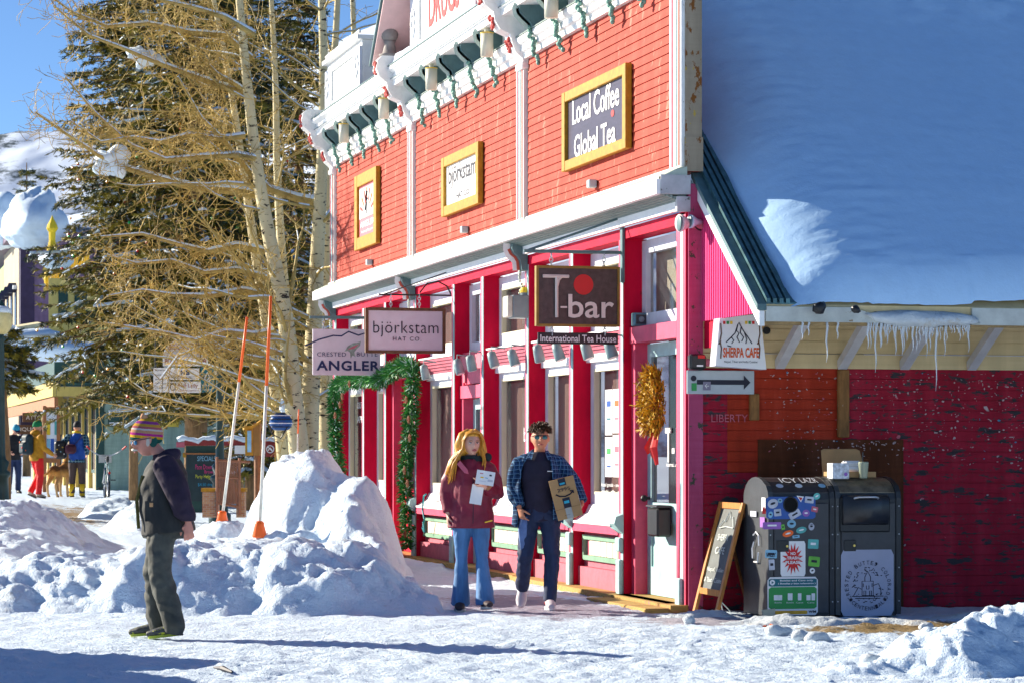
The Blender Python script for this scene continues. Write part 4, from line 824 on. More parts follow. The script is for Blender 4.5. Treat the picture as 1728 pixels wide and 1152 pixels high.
# ============================================================ BINS
by0, by1 = -1.38, -.74
PL = M('charcoal_plastic', (.028, .031, .036), .5, var=.25, spec=.4); PL2 = M('charcoal_panel', (.045, .048, .055), .45, var=.2)
def bin_(x0, x1, name, label, top):
    t = thing(name, label, 'bin', ((x0+x1)/2, (by0+by1)/2, 0)); z1 = 1.14
    arc = [(by1-.02, 1.06)]+[(by0+.33+.35*cos(a), z1-.10+.20*sin(a)) for a in [pi*.20+pi*.68*k/8 for k in range(9)]]
    prof = [(by0, .02), (by1, .02), (by1, 1.08)]+[(by0+.32+.32*cos(a), 1.06+.19*sin(a)) for a in [pi*k/10 for k in range(1, 10)]]+[(by0, 1.06)]
    put('body', MB().prism([(x0+.04, y, z) for y, z in prof], V((x1-x0-.08, 0, 0))), PL, t)
    for xa in (x0, x1-.045): put('side_panel', MB().prism([(xa, y+(-.012 if y < by0+.1 else .008), z+.012) for y, z in prof], V((.045, 0, 0))), PL if xa > x0 else M('side_panel_plastic', (.05, .055, .06), .4, var=.2), t)
    put('lid', MB().prism([(x0+.05, y, z+.006) for y, z in prof[3:12]]+[(x0+.05, y, z-.01) for y, z in prof[3:12]][::-1], V((x1-x0-.1, 0, 0))), top, t)
    f = put('front_door', MB().bev(x0+.055, x1-.055, by0-.018, by0-.001, .05, 1.03, .006), PL2, t)
    put('lock_plate', MB().bev(x0+.075, x0+.19, by0-.026, by0-.019, .60, .70, .004), BLACK, f); put('lock', MB().cyl((x0+.17, by0-.028, .65), (x0+.17, by0-.035, .65), .011, 12), M('brass', (.6, .45, .12), .3, .8), f)
    for z in (.15, .45, .75, 1.0):
        for x in (x0+.02, x1-.02): put('screw', MB().ball((x, by0-.014, z), (.007, .004, .007), 8, 5), CHROME, t)
    return t, f
b1, f1 = bin_(.31, .935, 'recycling_bin', 'charcoal recycling bin plastered with stickers, blue panel and round hole', M('stickered_lid', (.04, .035, .04), .4, var=.3))
b2, f2 = bin_(.945, 1.57, 'waste_bin', 'charcoal waste bin with pull handle and grey town emblem panel', M('worn_metal_lid', (.20, .17, .12), .45, .5, var=.5, scale=10))
fyb = by0-.02
def fr(px, py): return ony(px, py, fyb)
def patch(x0, x1, y0, y1, mat, parent, name='sticker', lift=.002, ang=0, rnd=False):
    a, b = fr(x0, y1), fr(x1, y0); c = (a+b)/2; ux = V((cos(ang), 0, sin(ang))); uz = V((-sin(ang), 0, cos(ang)))
    pts = circ(16) if rnd else [(-.5, -.42), (-.45, -.5), (.45, -.5), (.5, -.42), (.5, .42), (.45, .5), (-.45, .5), (-.5, .42)]
    return shape(pts, c, b.x-a.x, b.z-a.z, (ux, uz), mat, parent, name, lift)
bp = patch(1293, 1376, 837, 875, BLUEP, f1, 'blue_panel', .001); patch(1322, 1346, 838, 863, M('deep_black', (.002, .002, .002), .9, bmp=0), f1, 'round_hole', .003, rnd=True)
put('hole_rim', MB().tube([fr(1334, 850.5)+V((.066*cos(a), -.004, .066*sin(a))) for a in [2*pi*k/24 for k in range(25)]], .006, 5), BLACK, f1)
SKY_, PURP, MINT, LIME, SILV = M('sky_print', (.22, .45, .6), .5, bmp=0), M('purple_print', (.30, .12, .45), .5, bmp=0), M('mint_print', (.10, .42, .40), .5, bmp=0), M('lime_print', (.15, .5, .06), .5, bmp=0), M('silver_print', (.50, .52, .60), .5, bmp=0)
stk = [(1295, 1313, 841, 857, SILV, .3, 1), (1312, 1320, 840, 848, SKY_, 0, 1), (1306, 1318, 858, 870, SILV, .1, 0), (1296, 1304, 862, 873, SKY_, -.3, 1), (1331, 1351, 861, 873, SILV, .5, 0), (1354, 1366, 859, 871, PURP, 0, 1), (1358, 1373, 837, 848, SILV, -.1, 0), (1372, 1384, 831, 842, MINT, .5, 1), (1369, 1380, 854, 863, ROSE, -.2, 0), (1287, 1318, 880, 892, PURP, 0, 0), (1318, 1324, 884, 893, LIME, .2, 0), (1328, 1343, 876, 890, SKY_, 0, 1), (1320, 1339, 894, 905, ORAN, .25, 1), (1343, 1361, 888, 899, MINT, .2, 1), (1364, 1374, 881, 894, SILV, 0, 1), (1337, 1349, 902, 907, SKY_, .1, 0), (1363, 1381, 909, 925, MINT, -.05, 0), (1291, 1311, 927, 941, SKY_, -.05, 0), (1297, 1307, 943, 961, SILV, .05, 0), (1364, 1383, 938, 955, LIME, -.1, 0), (1366, 1375, 957, 967, WTXT, .4, 1)]
for (x0, x1, y0, y1, m_, a, r) in stk:
    s = patch(x0, x1, y0, y1, m_, f1, 'sticker', .004, a, bool(r)); patch(x0+(x1-x0)*.25, x1-(x1-x0)*.25, y0+(y1-y0)*.35, y1-(y1-y0)*.4, INK if m_ in (SILV, SKY_, WTXT, LIME) else WTXT, s, 'print', .006, a, bool(r))
shape([(-.5, .5), (.5, .35), (.1, -.5)], fr(1350, 841), .07, .06, FACE_C, WTXT, f1, 'sticker', .005); shape([(-.3, .35), (.35, .2), (.1, -.35)], fr(1350, 841), .06, .05, FACE_C, REDP, f1, 'sticker', .007); shape([(-.5, -.5), (.5, -.5), (.45, .0), (0, .5), (-.4, .1)], fr(1289, 859), .035, .075, FACE_C, REDP, f1, 'sticker', .004)
ltr('WILEY', 1293, 1309, 932, 939, ony, fyb-.006, FACE_C, INK, f1, bold=.03); letters('CAMP', fr(1369, 884)+V((0, -.006, 0)), .04, .014, FACE_C, INK, f1)
w_ = patch(1317, 1359, 912, 972, WTXT, f1, 'red_star_notice', .002)
st = []; rs = random.Random(4)
for k in range(32): a = 2*pi*k/32; r = (.5 if k % 2 else .27)*rs.uniform(.88, 1.0); st.append((r*cos(a), r*sin(a)))
shape(st, fr(1338, 942), .215, .30, FACE_C, REDP, w_, 'red_star', .005)
for s, y in (('NO', 933), ('TRASH', 940.5), ('PLEASE', 948)): ltr(s, 1338-len(s)*2.1, 1338+len(s)*2.1, y-2.6, y+2.6, ony, fyb-.008, FACE_C, WTXT, w_, bold=.03)
g_ = patch(1295, 1380, 972, 1038, PAPER, f1, 'recycling_notice', .002); a = patch(1297, 1378, 975, 989, TEALP, g_, 'notice_band', .004); patch(1297, 1378, 989, 1027, GRNP, g_, 'notice_field', .004); patch(1297, 1362, 1029, 1036, M('notice_orange', (.75, .38, .02), .5, bmp=0), g_, 'notice_band', .004)
ltr('Bottles and Cans only', 1316, 1372, 977, 980.5, ony, fyb-.006, FACE_C, WTXT, g_, bold=.02); ltr('( Botellas y latas solamente )', 1313, 1376, 982, 985.5, ony, fyb-.006, FACE_C, WTXT, g_, bold=.02); ltr('WM', 1364, 1377, 1029, 1033, ony, fyb-.006, FACE_C, INK, g_, bold=.04)
shape(circ(16), fr(1303, 982), .05, .05, FACE_C, WTXT, g_, 'recycling_symbol', .006); shape(circ(3), fr(1303, 982), .03, .03, FACE_C, TEALP, g_, 'recycling_symbol', .008)
for x, w2 in ((1310, 9), (1316, 7), (1331, 4), (1335, 4), (1349, 6), (1364, 7), (1372, 6)): patch(x-w2/2, x+w2/2, 1000 if w2 < 7 else 1003, 1012, WTXT, g_, 'bottle_picture', .006)
for x in (1313, 1333, 1349, 1368): ltr('Bottles' if x < 1340 else 'Cans', x-6, x+6, 1014.5, 1017, ony, fyb-.006, FACE_C, WTXT, g_)
# side stickers and lid writing
for (dy, z, w2, h2, m_) in ((-.25, 1.02, .05, .12, WTXT), (.02, .93, .08, .05, SILV), (-.22, .86, .06, .09, PURP)): put('sticker', MB().box(.293, .296, -1.06+dy-w2, -1.06+dy+w2, z-h2/2, z+h2/2), m_, b1)
strokes([[(-.3, .4), (0, .5), (.3, .4), (.35, .1)], [(.3, -.1), (.2, -.4), (-.2, -.4)], [(-.35, -.3), (-.4, .0), (-.2, .2)]], (.292, -1.12, .62), .24, .30, FACE_F, .008, WTXT, b1, 'recycling_symbol')
lidc = lambda x, t: V((x, by0+.32-.32*cos(t), 1.062+.19*sin(t)+.012))
for x, s in ((.55, 'ICY'), (.74, 'LAZR')):
    t_ = .95; p = lidc(x, t_); n_ = V((0, -cos(t_)*.5, sin(t_))).normalized(); uz = n_.cross(V((1, 0, 0))) if n_.cross(V((1, 0, 0))).z > 0 else V((1, 0, 0)).cross(n_); letters(s, p, .16, .12, (V((1, 0, 0)), uz), WTXT, b1)
for x, m_ in ((.44, SILV), (.62, WTXT), (.84, SKY_)):
    t_ = .6; p = lidc(x, t_); n_ = V((0, -cos(t_)*.5, sin(t_))).normalized(); uz = n_.cross(V((1, 0, 0))); shape(circ(12), p, .07, .06, (V((1, 0, 0)), uz if uz.z > 0 else -uz), m_, b1, 'sticker')
# waste bin door, handle, emblem
h_ = put('hopper', MB().bev(ony(1417, 0, fyb).x, ony(1501, 0, fyb).x, by0-.028, by0-.016, fr(1450, 897).z, fr(1450, 838).z, .01), BLACK, f2)
put('chute', MB().tube([V((ony(1421, 0, fyb).x, by0-.026, fr(0, 868).z)), V((ony(1497, 0, fyb).x, by0-.026, fr(0, 868).z))], [(.135, .05)]*2, 20, V((0, 1, 0))), M('chute_black', (.022, .024, .03), .28), h_, True)
zh = fr(0, 846).z; xa, xb = fr(1438, 846).x, fr(1480, 846).x
put('pull_handle', MB().tube([V((xa, by0-.03, zh-.015)), V((xa+.01, by0-.07, zh)), V((xa+.04, by0-.085, zh+.008)), V((xb-.04, by0-.085, zh+.008)), V((xb-.01, by0-.07, zh)), V((xb, by0-.03, zh-.015))], .011, 8), CHROME, h_, True)
e_ = patch(1419, 1508, 926, 1039, M('emblem_panel', (.38, .40, .52), .5, var=.05, bmp=0), f2, 'emblem_panel', .002); ec = fr(1464, 987)
def arc_text(s, r, a0, a1, flip=False, size=.035):
    n = len(s)
    for k, ch in enumerate(s):
        if ch == ' ': continue
        a = a0+(a1-a0)*k/(n-1); p = ec+V((r*cos(a), -.006, r*sin(a))); up = V((cos(a), 0, sin(a)))*(-1 if flip else 1); ux = V((up.z, 0, -up.x)); letters(ch, p, size*.72, size, (ux, up), INK, e_)
arc_text('CRESTED BUTTE, COLORADO', .205, radians(212), radians(-32)); arc_text('·CENTENNIAL·', .205, radians(218), radians(322), True)
rs = random.Random(8)
def circle_hatch():
    L = []
    for k in range(70):
        a = rs.uniform(0, 2*pi); r = rs.uniform(.36, .5); x, y = r*cos(a), r*sin(a)
        if y < -.05 or x < -.2 or (y > .25): L.append([(x, y), (x+rs.uniform(-.08, .08), y+rs.uniform(-.05, .05))])
    return L
strokes([[( -.18, -.28), (-.18, .12), (.18, .12), (.18, -.28), (-.18, -.28)], [(-.09, .12), (-.09, .24), (0, .4), (.09, .24), (.09, .12)], [(-.04, .0), (-.04, -.1), (.04, -.1), (.04, 0)], [(-.12, -.28), (-.12, -.15), (-.06, -.15), (-.06, -.28)], [(.06, -.28), (.06, -.15), (.12, -.15), (.12, -.28)], [(-.14, .06), (-.14, -.04)], [(.14, .06), (.14, -.04)], [(.18, 0), (.34, .05), (.42, -.1), (.42, -.28)], [(-.45, -.28), (-.3, -.05), (-.2, -.1)], [(-.5, -.3), (.5, -.3)], [(-.4, -.36), (.4, -.36)]]+circle_hatch(), ec, .30, .32, FACE_C, .0035, INK, e_, 'engraving')
# things on the bins
zt_ = 1.255; c = ony(1432, 790, -1.05)
t = thing('takeaway_box', 'open brown cardboard takeaway box lying on the waste bin', 'box', (1.2, -1.0, zt_)); CARD = M('brown_cardboard', (.42, .25, .11), .8, var=.12)
a, b = ony(1396, 795, -1.0), ony(1468, 795, -1.0)
put('tray', MB().box(a.x, b.x, -1.14, -.88, zt_, zt_+.01).box(a.x, b.x, -1.145, -1.135, zt_, zt_+.05).box(a.x, a.x+.008, -1.13, -.88, zt_, zt_+.05).box(b.x-.008, b.x, -1.13, -.88, zt_, zt_+.05), CARD, t)
put('open_lid', MB().prism([(a.x, -.885, zt_+.05), (b.x, -.885, zt_+.05), (b.x-.02, -.80, zt_+.24), (b.x-.05, -.79, zt_+.255), (a.x+.05, -.79, zt_+.255), (a.x+.02, -.80, zt_+.24)], V((0, .012, .004))), CARD, t)
a, b = ony(1401, 800, -1.2), ony(1429, 770, -1.2); t = thing('paper_carton', 'small white patterned carton in front of the open takeaway box', 'carton', (a.x, -1.2, zt_-.01))
put('carton', MB().bev(a.x, b.x, -1.26, -1.12, zt_-.012, zt_+.13, .004), M('marbled_paper', (.60, .62, .66), .6, var=.5, scale=22, bmp=0), t); shape(circ(12), V((b.x-.035, -1.262, zt_+.03)), .035, .035, FACE_C, PURP, t, 'round_label')
m_ = MB(); q = ony(1437, 768, -1.08); m_.bev(q.x-.085, q.x+.085, -1.13, -1.0, zt_+.05, zt_+.10, .02).bev(q.x-.08, q.x+.08, -1.125, -1.005, zt_+.102, zt_+.15, .02); solo('foam_container', m_, WTXT, 'white foam food container resting in the open cardboard box', 'food container')
q = ony(1457, 790, -1.2); t = thing('plastic_cup', 'clear plastic cup with a dark straw on the waste bin', 'cup', (q.x, -1.2, zt_-.01)); put('cup', MB().lathe((q.x, -1.2, zt_-.008), [(0, .034), (.004, .036), (.13, .047), (.14, .049), (.15, .045)], 18), glass('clear_plastic', (.55, .62, .45), .1, .5), t, True); put('straw', MB().cyl((q.x-.01, -1.2, zt_), (q.x-.005, -1.2, zt_+.23), .006, 8), BLACK, t)
solo('paper_bag', MB().prism([(x, -1.42, z) for x, z in ((.26, .0), (.36, .0), (.365, .10), (.25, .085))], V((0, .04, 0))), M('cream_paper', (.55, .52, .38), .7), 'cream folded paper on the snow at the foot of the recycling bin', 'paper')
# sandwich board
sb = thing('sandwich_board', 'wooden framed chalk sandwich board leaning beside the bins', 'sandwich board', (.2, -.45, 0)); OW = M('orange_wood', (.50, .20, .04), .5, var=.25, scale=14, stretch=(4, 4, .6)); OWD = M('dark_orange_wood', (.22, .09, .03), .55, var=.3, scale=14)
ya0, ya1, hb, dx = -.78, -.16, 1.02, .26
def sbp(s, y, z): return V((s+z/hb*dx, y, z))
A0 = .03
def bar(mb, p, q, w2=.028, d2=.014):
    u, v = frame((q-p), V((0, 1, 0))); c = (p+q)/2; h = (q-p)/2; return mb.obox(c, h, V((0, w2, 0)) if abs(h.y) < .1 else V((0, 0, w2)), V((d2, 0, -d2*dx)))
fb0 = bar(bar(MB(), sbp(A0, ya0, 0), sbp(A0, ya0, hb)), sbp(A0, ya1, 0), sbp(A0, ya1, hb))
fb_ = (bar(bar(MB(), sbp(A0, ya0+.03, .20), sbp(A0, ya1-.03, .20)), sbp(A0, ya0+.03, .99), sbp(A0, ya1-.03, .99)))
put('front_frame', fb0.join(fb_), OW, sb)
bo = put('chalkboard', MB().prism([sbp(A0+.006, ya0+.03, .225), sbp(A0+.006, ya1-.03, .225), sbp(A0+.006, ya1-.03, .965), sbp(A0+.006, ya0+.03, .965)], V((.01, 0, 0))), M('chalkboard_grey', (.07, .085, .085), .5, var=.35, scale=7), sb)
up = V((dx/hb, 0, 1)).normalized(); axs = (V((0, -1, 0)), up); CH_ = M('chalk', (.62, .66, .62), .9, bmp=0)
for s, z, w2, h2 in (('SHERPA', .70, .30, .06), ('CAFE', .58, .26, .065), ('Nepal, Indian', .40, .46, .05), ('& Tibetan Cuisine', .31, .48, .045)): letters(s, sbp(A0-.003, (ya0+ya1)/2, z), w2, h2, axs, CH_, bo)
strokes([[(-.5, -.5), (-.2, .0), (-.1, -.1), (.05, .5), (.2, .1), (.3, .2), (.5, -.4)], [(-.4, -.5), (.0, -.4), (.5, -.45)]], sbp(A0-.003, (ya0+ya1)/2, .86), .42, .16, axs, .005, CH_, bo)
for y in (ya0+.04, ya1-.04): put('rear_leg', MB().obox(V((A0+dx+.13, y, hb/2)), V((.13, 0, -hb/2)), V((0, .026, 0)), V((.013, 0, .004))), OWD, sb)
put('rear_board', MB().prism([(A0+dx+.03, ya0+.03, .93), (A0+dx+.03, ya1-.03, .93), (A0+dx+.2, ya1-.03, .25), (A0+dx+.2, ya0+.03, .25)], V((.01, 0, 0))), INK, sb)
put('cord', MB().tube([sbp(A0+.03, -.45, .25), V((.2, -.45, .1)), V((.28, -.45, .02))], .006, 5).tube([sbp(A0+.03, -.48, .25), V((.17, -.5, .12)), V((.19, -.5, .02))], .006, 5), CH_, sb)
solo('crumpled_litter', MB().tube([onz(1290, 1056), onz(1298, 1054)+V((0, 0, .02)), onz(1306, 1057)], [(.02, .008)]*3, 6), ORAN, 'small orange and red litter on the ice before the recycling bin', 'litter')
solo('dark_stick', MB().tube([onz(362, 1131)+V((0, 0, .02)), onz(375, 1134)+V((0, 0, .03)), onz(392, 1137)+V((0, 0, .015))], [.012, .02, .008], 6), INK, 'dark scrap lying on the shaded snow at lower left', 'scrap')
# ============================================================ PEOPLE
SKIN = M('skin', (.62, .30, .20), .5, var=.06, scale=20, bmp=.1, bscale=120, bdist=.001)
def lerp(a, b, t): return a+(b-a)*t
def head_mesh(c, yaw=0, pitch=0, s=1., rnd=0, fem=False):
    """skull with brow, sockets, nose, lips, chin and ears; faces -Y before turning"""
    R = Matrix.Rotation(yaw, 3, 'Z') @ Matrix.Rotation(pitch, 3, 'X'); mb = MB(); n, m = 40, 30
    W_, D_, H_ = .076*s, .098*s, .118*s
    def g(x, z, x0, z0, sx, sz): return math.exp(-((x-x0)/sx)**2-((z-z0)/sz)**2)
    for i in range(m+1):
        t = pi*i/m
        for k in range(n):
            a = 2*pi*k/n; x, y, z = sin(t)*cos(a), sin(t)*sin(a), cos(t)
            px, py, pz = x*W_, y*D_, z*H_; f = max(0, -y)
            w2 = 1-.30*max(0, -z)**1.4*(1.15 if fem else 1); px *= w2*(1+.04*max(0, z))
            if y > 0 and z < -.15: py *= 1-.55*min(1, (-z-.15)*1.1)          # nape
            if y < 0: py *= 1+.10*max(0, -z)*(1-abs(z))
            if f > .2:
                q = px/s, pz/s
                py -= s*(.024*g(*q, 0, -.018, .011, .020)+.012*g(*q, 0, .005, .008, .026))          # nose
                py -= s*.005*(g(*q, .03, .030, .022, .009)+g(*q, -.03, .030, .022, .009))            # brow
                py += s*.010*(g(*q, .031, .008, .016, .012)+g(*q, -.031, .008, .016, .012))          # sockets
                py -= s*.007*g(*q, 0, -.052, .022, .008)+s*.006*g(*q, 0, -.064, .020, .007)-s*.005*g(*q, 0, -.0575, .024, .0035)
                py += s*.004*g(*q, 0, -.078, .025, .007); py -= s*.010*g(*q, 0, -.100, .024, .016)
                py -= s*.005*(g(*q, .045, -.02, .018, .02)+g(*q, -.045, -.02, .018, .02))
            mb.v.append(tuple(c+R @ V((px, py, pz))))
    mb.f = [(i*n+k, (i+1)*n+k, (i+1)*n+(k+1) % n, i*n+(k+1) % n) for i in range(m) for k in range(n)]
    for sx in (-1, 1):
        e = MB().ball((0, 0, 0), (.010*s, .020*s, .032*s), 10, 8); mb.add([c+R @ (V(p)+V((sx*W_*.98, .008*s, -.006*s))) for p in e.v], e.f)
    P = lambda x, y, z: c+R @ (V((x, y, z))*s)
    return mb, P, R
def hand_mesh(wr, d, palm, thumb, curl=.35, s=1., spread=.12, curls=None):
    """palm, four fingers of different length with two bends and a thumb from the side of the palm"""
    d = d.normalized(); thumb = (thumb-d*thumb.dot(d)).normalized(); palm = d.cross(thumb)*(1 if d.cross(thumb).dot(palm) > 0 else -1)
    mb = MB(); mb.tube([wr-d*.03, wr, wr+d*.03, wr+d*.06, wr+d*.088], [(.022*s, .028*s), (.024*s, .020*s), (.034*s, .016*s), (.038*s, .015*s), (.036*s, .012*s)], 12, palm)
    for k, (o, L) in enumerate(((.030, .072), (.010, .082), (-.010, .076), (-.029, .060))):
        b = wr+d*.082*s+thumb*o*s; cu = curls[k] if curls else curl*(1+.12*k); dd = (d+thumb*(.5-k/3)*spread*2).normalized(); pts = [b]
        for q, f in enumerate((.45, .32, .23)):
            ang = cu*(.55+q*.75); v = (dd*cos(ang)+palm*sin(ang)).normalized(); pts.append(pts[-1]+v*L*f*s)
        mb.tube(pts, [.0100*s, .0092*s, .0084*s, .0066*s], 8)
        mb.ball(pts[-1], .0066*s, 8, 6)
    b = wr+d*.028*s+thumb*.026*s; v1 = (d*.6+thumb*.8+palm*.25).normalized(); v2 = (d*.9+thumb*.25+palm*(.2+curl*.6)).normalized(); p1 = b+v1*.036*s; p2 = p1+v2*.030*s; p3 = p2+(v2+palm*curl*.4).normalized()*.024*s
    mb.tube([b-v1*.012, b, p1, p2, p3], [.015*s, .015*s, .0115*s, .0105*s, .008*s], 8); mb.ball(p3, .008*s, 8, 6)
    return mb
def skin_body(J, head, hands, s=1.):
    mb = MB().join(head)
    mb.tube([J['pel']+V((0, 0, -.05)), J['pel']+V((0, 0, .05)), lerp(J['pel'], J['chest'], .5), J['chest'], J['neck']+V((0, 0, -.06)), J['neck']+V((0, 0, -.01))], [(.10, .08), (.13, .095), (.115, .085), (.135, .10), (.10, .07), (.055, .055)], 16, V((0, 1, 0)))
    mb.tube([J['neck']+V((0, 0, -.03)), J['neck'], lerp(J['neck'], J['head'], .45), J['head']+V((0, .02, -.04))], [.062*s, .052*s, .050*s, .052*s], 14)
    for q in 'LR':
        mb.tube([J['neck']+V((0, 0, -.05)), J['sh'+q], lerp(J['sh'+q], J['el'+q], .5), J['el'+q], lerp(J['el'+q], J['wr'+q], .4), J['wr'+q]], [.045, .05, .042, .034, .034, .023], 12)
        mb.tube([J['hip'+q]+V((0, 0, .03)), lerp(J['hip'+q], J['kn'+q], .3), J['kn'+q], lerp(J['kn'+q], J['an'+q], .35), J['an'+q]], [.075, .075, .052, .052, .035], 12)
        mb.tube([J['an'+q], J['an'+q]+V((0, 0, -.03)), lerp(J['an'+q], J['toe'+q], .5)+V((0, 0, -.025)), J['toe'+q]], [.035, .036, .032, .022], 10)
    for h in hands: mb.join(h)
    return remesh(mb, .0075, 2, .4)
def wrinkle(amp, sc=7, st=(1, 1, 1), seed=0):
    def f(p):
        q = V((p.x*st[0], p.y*st[1], p.z*st[2]))*sc+V((seed, 0, 0)); n = abs(noise.noise(q))*1.6-.35+.5*noise.noise(q*2.3); d = V((noise.noise(q*.9+V((9, 0, 0))), noise.noise(q*.9+V((0, 9, 0))), 0))
        r = V((p.x, p.y, 0)); return tuple(p+r.normalized()*amp*n+d*amp*.5)
    return f
def feet_place(name, label, px, py, phi, Z=None, z=0):
    p = onz(px, py, z); t = thing(name, label, 'person', p, rz=phi); ORG[t] = V((0, 0, 0)); t.location = p; return t
def shoe(an, toe, mat, sole, parent, h=.0, w_=.048):
    d = (toe-an); d.z = 0; L = d.length; d = (toe-an).normalized(); heel = an-d*.055+V((0, 0, -.045)); up = V((0, 0, 1))
    mid = lerp(an, toe, .5)
    o = put('shoe', remesh(MB().tube([heel+V((0, 0, .0)), an-d*.01+V((0, 0, -.02)), lerp(an, toe, .4)+V((0, 0, -.012)), lerp(an, toe, .75)+V((0, 0, -.002)), toe+d*.035], [(.030, .035), (w_*.85, .052), (w_, .042), (w_*1.05, .032), (.03, .022)], 14, up.cross(d).cross(d)*-1).tube([an+V((0, 0, -.03)), an+V((0, 0, .045))], [.050, .045], 12), .009, 3), mat, parent, True)
    zb_ = min(an.z, toe.z); so = MB(); n = 18; ol = []
    side = V((0, 0, 1)).cross(d).normalized()
    for k in range(n):
        a = 2*pi*k/n; ol.append(lerp(heel, toe+d*.03, .5+.5*cos(a))+side*w_*1.08*sin(a)*(1-.12*cos(a-2.2)))
    dn = d.cross(side).normalized(); dn = dn if dn.z < 0 else -dn
    put('sole', MB().prism([p+dn*.036-V((0, 0, 0)) for p in ol], -dn*.022), sole, o, False)
    return o
# ---------------------------------------------------------------- woman in the maroon jacket
PHC = -TH
def woman():
    t = feet_place('person', 'woman with long strawberry blonde hair in maroon jacket and flared jeans holding papers', 795, 1030, PHC); v = V
    J = dict(pel=v((0, .0, .90)), chest=v((0, .01, 1.22)), neck=v((.0, .01, 1.42)), head=v((.005, -.02, 1.565)),
        shL=v((.155, .01, 1.33)), elL=v((.225, .03, 1.11)), wrL=v((.125, -.20, 1.165)), shR=v((-.155, .01, 1.33)), elR=v((-.225, .04, 1.11)), wrR=v((-.215, -.03, .90)),
        hipL=v((.085, 0, .88)), knL=v((.10, -.06, .49)), anL=v((.135, -.10, .10)), toeL=v((.17, -.25, .075)), hipR=v((-.085, 0, .88)), knR=v((-.09, .03, .48)), anR=v((-.10, .10, .09)), toeR=v((-.11, -.06, .035)))
    hd, P, R = head_mesh(J['head'], .28, .06, 1.0, fem=True)
    hL = hand_mesh(J['wrL'], v((-.5, -.25, .75)), v((-.2, 1, .2)), v((-.8, -.4, .2)), .9, .88, curls=(.45, .9, 1.0, 1.1)); hR = hand_mesh(J['wrR'], v((.0, -.15, -1)), v((1, 0, 0)), v((.1, -1, -.1)), .7, .86)
    body = put('body', skin_body(J, hd, [hL, hR], .9), M('fair_skin', (.66, .36, .27), .5, var=.05, scale=20, bmp=.1), t, True)
    for sx in (-1, 1):
        put('eye', MB().ball(P(sx*.031, -.083, .008), (.0125, .006, .0065), 12, 8), WTXT, t, True); put('iris', MB().ball(P(sx*.031, -.0885, .008), (.0055, .003, .0055), 10, 6), M('eye_brown', (.06, .04, .03), .3, bmp=0), t, True)
        put('eyebrow', MB().tube([P(sx*.014, -.094, .026), P(sx*.03, -.095, .031), P(sx*.048, -.083, .026)], .0035, 6), M('ginger_brow', (.30, .13, .04), .7), t)
        put('eyelid', MB().tube([P(sx*.016, -.088, .013), P(sx*.031, -.092, .017), P(sx*.047, -.082, .012)], .0025, 6), M('lid_brown', (.12, .06, .04), .7), t)
    put('lips', MB().tube([P(-.022, -.100, -.057), P(0, -.112, -.052), P(.022, -.100, -.057)], [.003, .0055, .003], 8).tube([P(-.02, -.100, -.060), P(0, -.110, -.065), P(.02, -.100, -.060)], [.003, .0055, .003], 8), M('lips', (.50, .12, .12), .45), t, True)
    # hair: parted, long, blown to the left of the picture
    HM = M('strawberry_blonde_hair', (.75, .33, .035), .4, var=.45, scale=26, stretch=(3, 3, .35), spec=.5); mb = MB(); rr = random.Random(2)
    cap = MB().ball((0, 0, 0), (.088, .108, .124), 24, 18); cv = []
    for p in cap.v:
        x, y, z = p
        if y < -.02 and z < .055: y = max(y, -.02-.5*max(0, .0))*1.0; y = -.02+(y+.02)*.0
        cv.append(P(x, y+.006, z+.010))
    mb.add(cv, cap.f)
    for k in range(230):
        a = rr.uniform(-.5, 1)*pi if k % 2 else rr.uniform(-.0, 1.5)*pi; sx = 1 if rr.random() < .42 else -1
        u = rr.random()                                     # 0 front, 1 back of the head
        st = P(sx*.006, -.075+.12*u, .118-.03*abs(u-.4)); side = P(sx*(.088+.012*rr.random()), -.062+.14*u, .035); low = P(sx*(.086+.02*rr.random()), -.045+.13*u, -.05)
        drop = .20+.14*rr.random(); bl = -.10 if sx < 0 else -.01
        end = low+v((bl*rr.uniform(.5, 1.3)+sx*.015, .03*rr.uniform(-1, 1)-(.05 if sx > 0 else .02), -drop)); mid = lerp(low, end, .5)+v((sx*.02, rr.uniform(-.02, .02), .01))
        if u < .25 and rr.random() < .3: continue
        w2 = rr.uniform(.006, .012); mb.tube([st, lerp(st, side, .45)+(lerp(st, side, .45)-J['head']).normalized()*.030, side, low, mid, end], [(w2, .004)]*5+[(.002, .002)], 5)
    for sx, w3, xe in ((-1, .052, -.235), (-1, .045, -.19), (1, .040, .10)):
        mb.tube([P(sx*.02, .01, .115), P(sx*.075, .015, .07), P(sx*.098, .02, -.02), v((J['head'].x+sx*.10, .03, J['head'].z-.10)), v((lerp(J['head'].x+sx*.10, xe, .6), .0, J['head'].z-.19)), v((xe, -.04, J['head'].z-.29))], [(.03, .03), (w3*.8, w3), (w3*.8, w3*1.2), (w3, w3*1.2), (w3*.8, w3*.8), (.008, .008)], 12)
    put('hair', mb, HM, t, True)
    # jacket
    JM = M('maroon_jacket_cloth', (.20, .012, .035), .5, var=.22, scale=7, bmp=.35, bscale=9, bdist=.03); mb = MB()
    mb.tube([v((0, .01, .775)), v((0, .01, .90)), v((0, .005, 1.02)), v((0, .0, 1.18)), v((0, .005, 1.31)), v((0, .01, 1.38)), v((0, .01, 1.42))], [(.225, .165), (.215, .158), (.19, .145), (.19, .145), (.185, .125), (.13, .10), (.08, .085)], 26, v((0, 1, 0)))
    mb.tube([v((-.05, .01, 1.375)), v((-.11, .01, 1.36)), J['shR']+v((-.012, 0, -.005)), lerp(J['shR'], J['elR'], .5)+v((-.02, 0, 0)), J['elR'], lerp(J['elR'], J['wrR'], .55), J['wrR']+v((0, 0, .02))], [.05, .062, .068, .074, .068, .062, .052], 16)
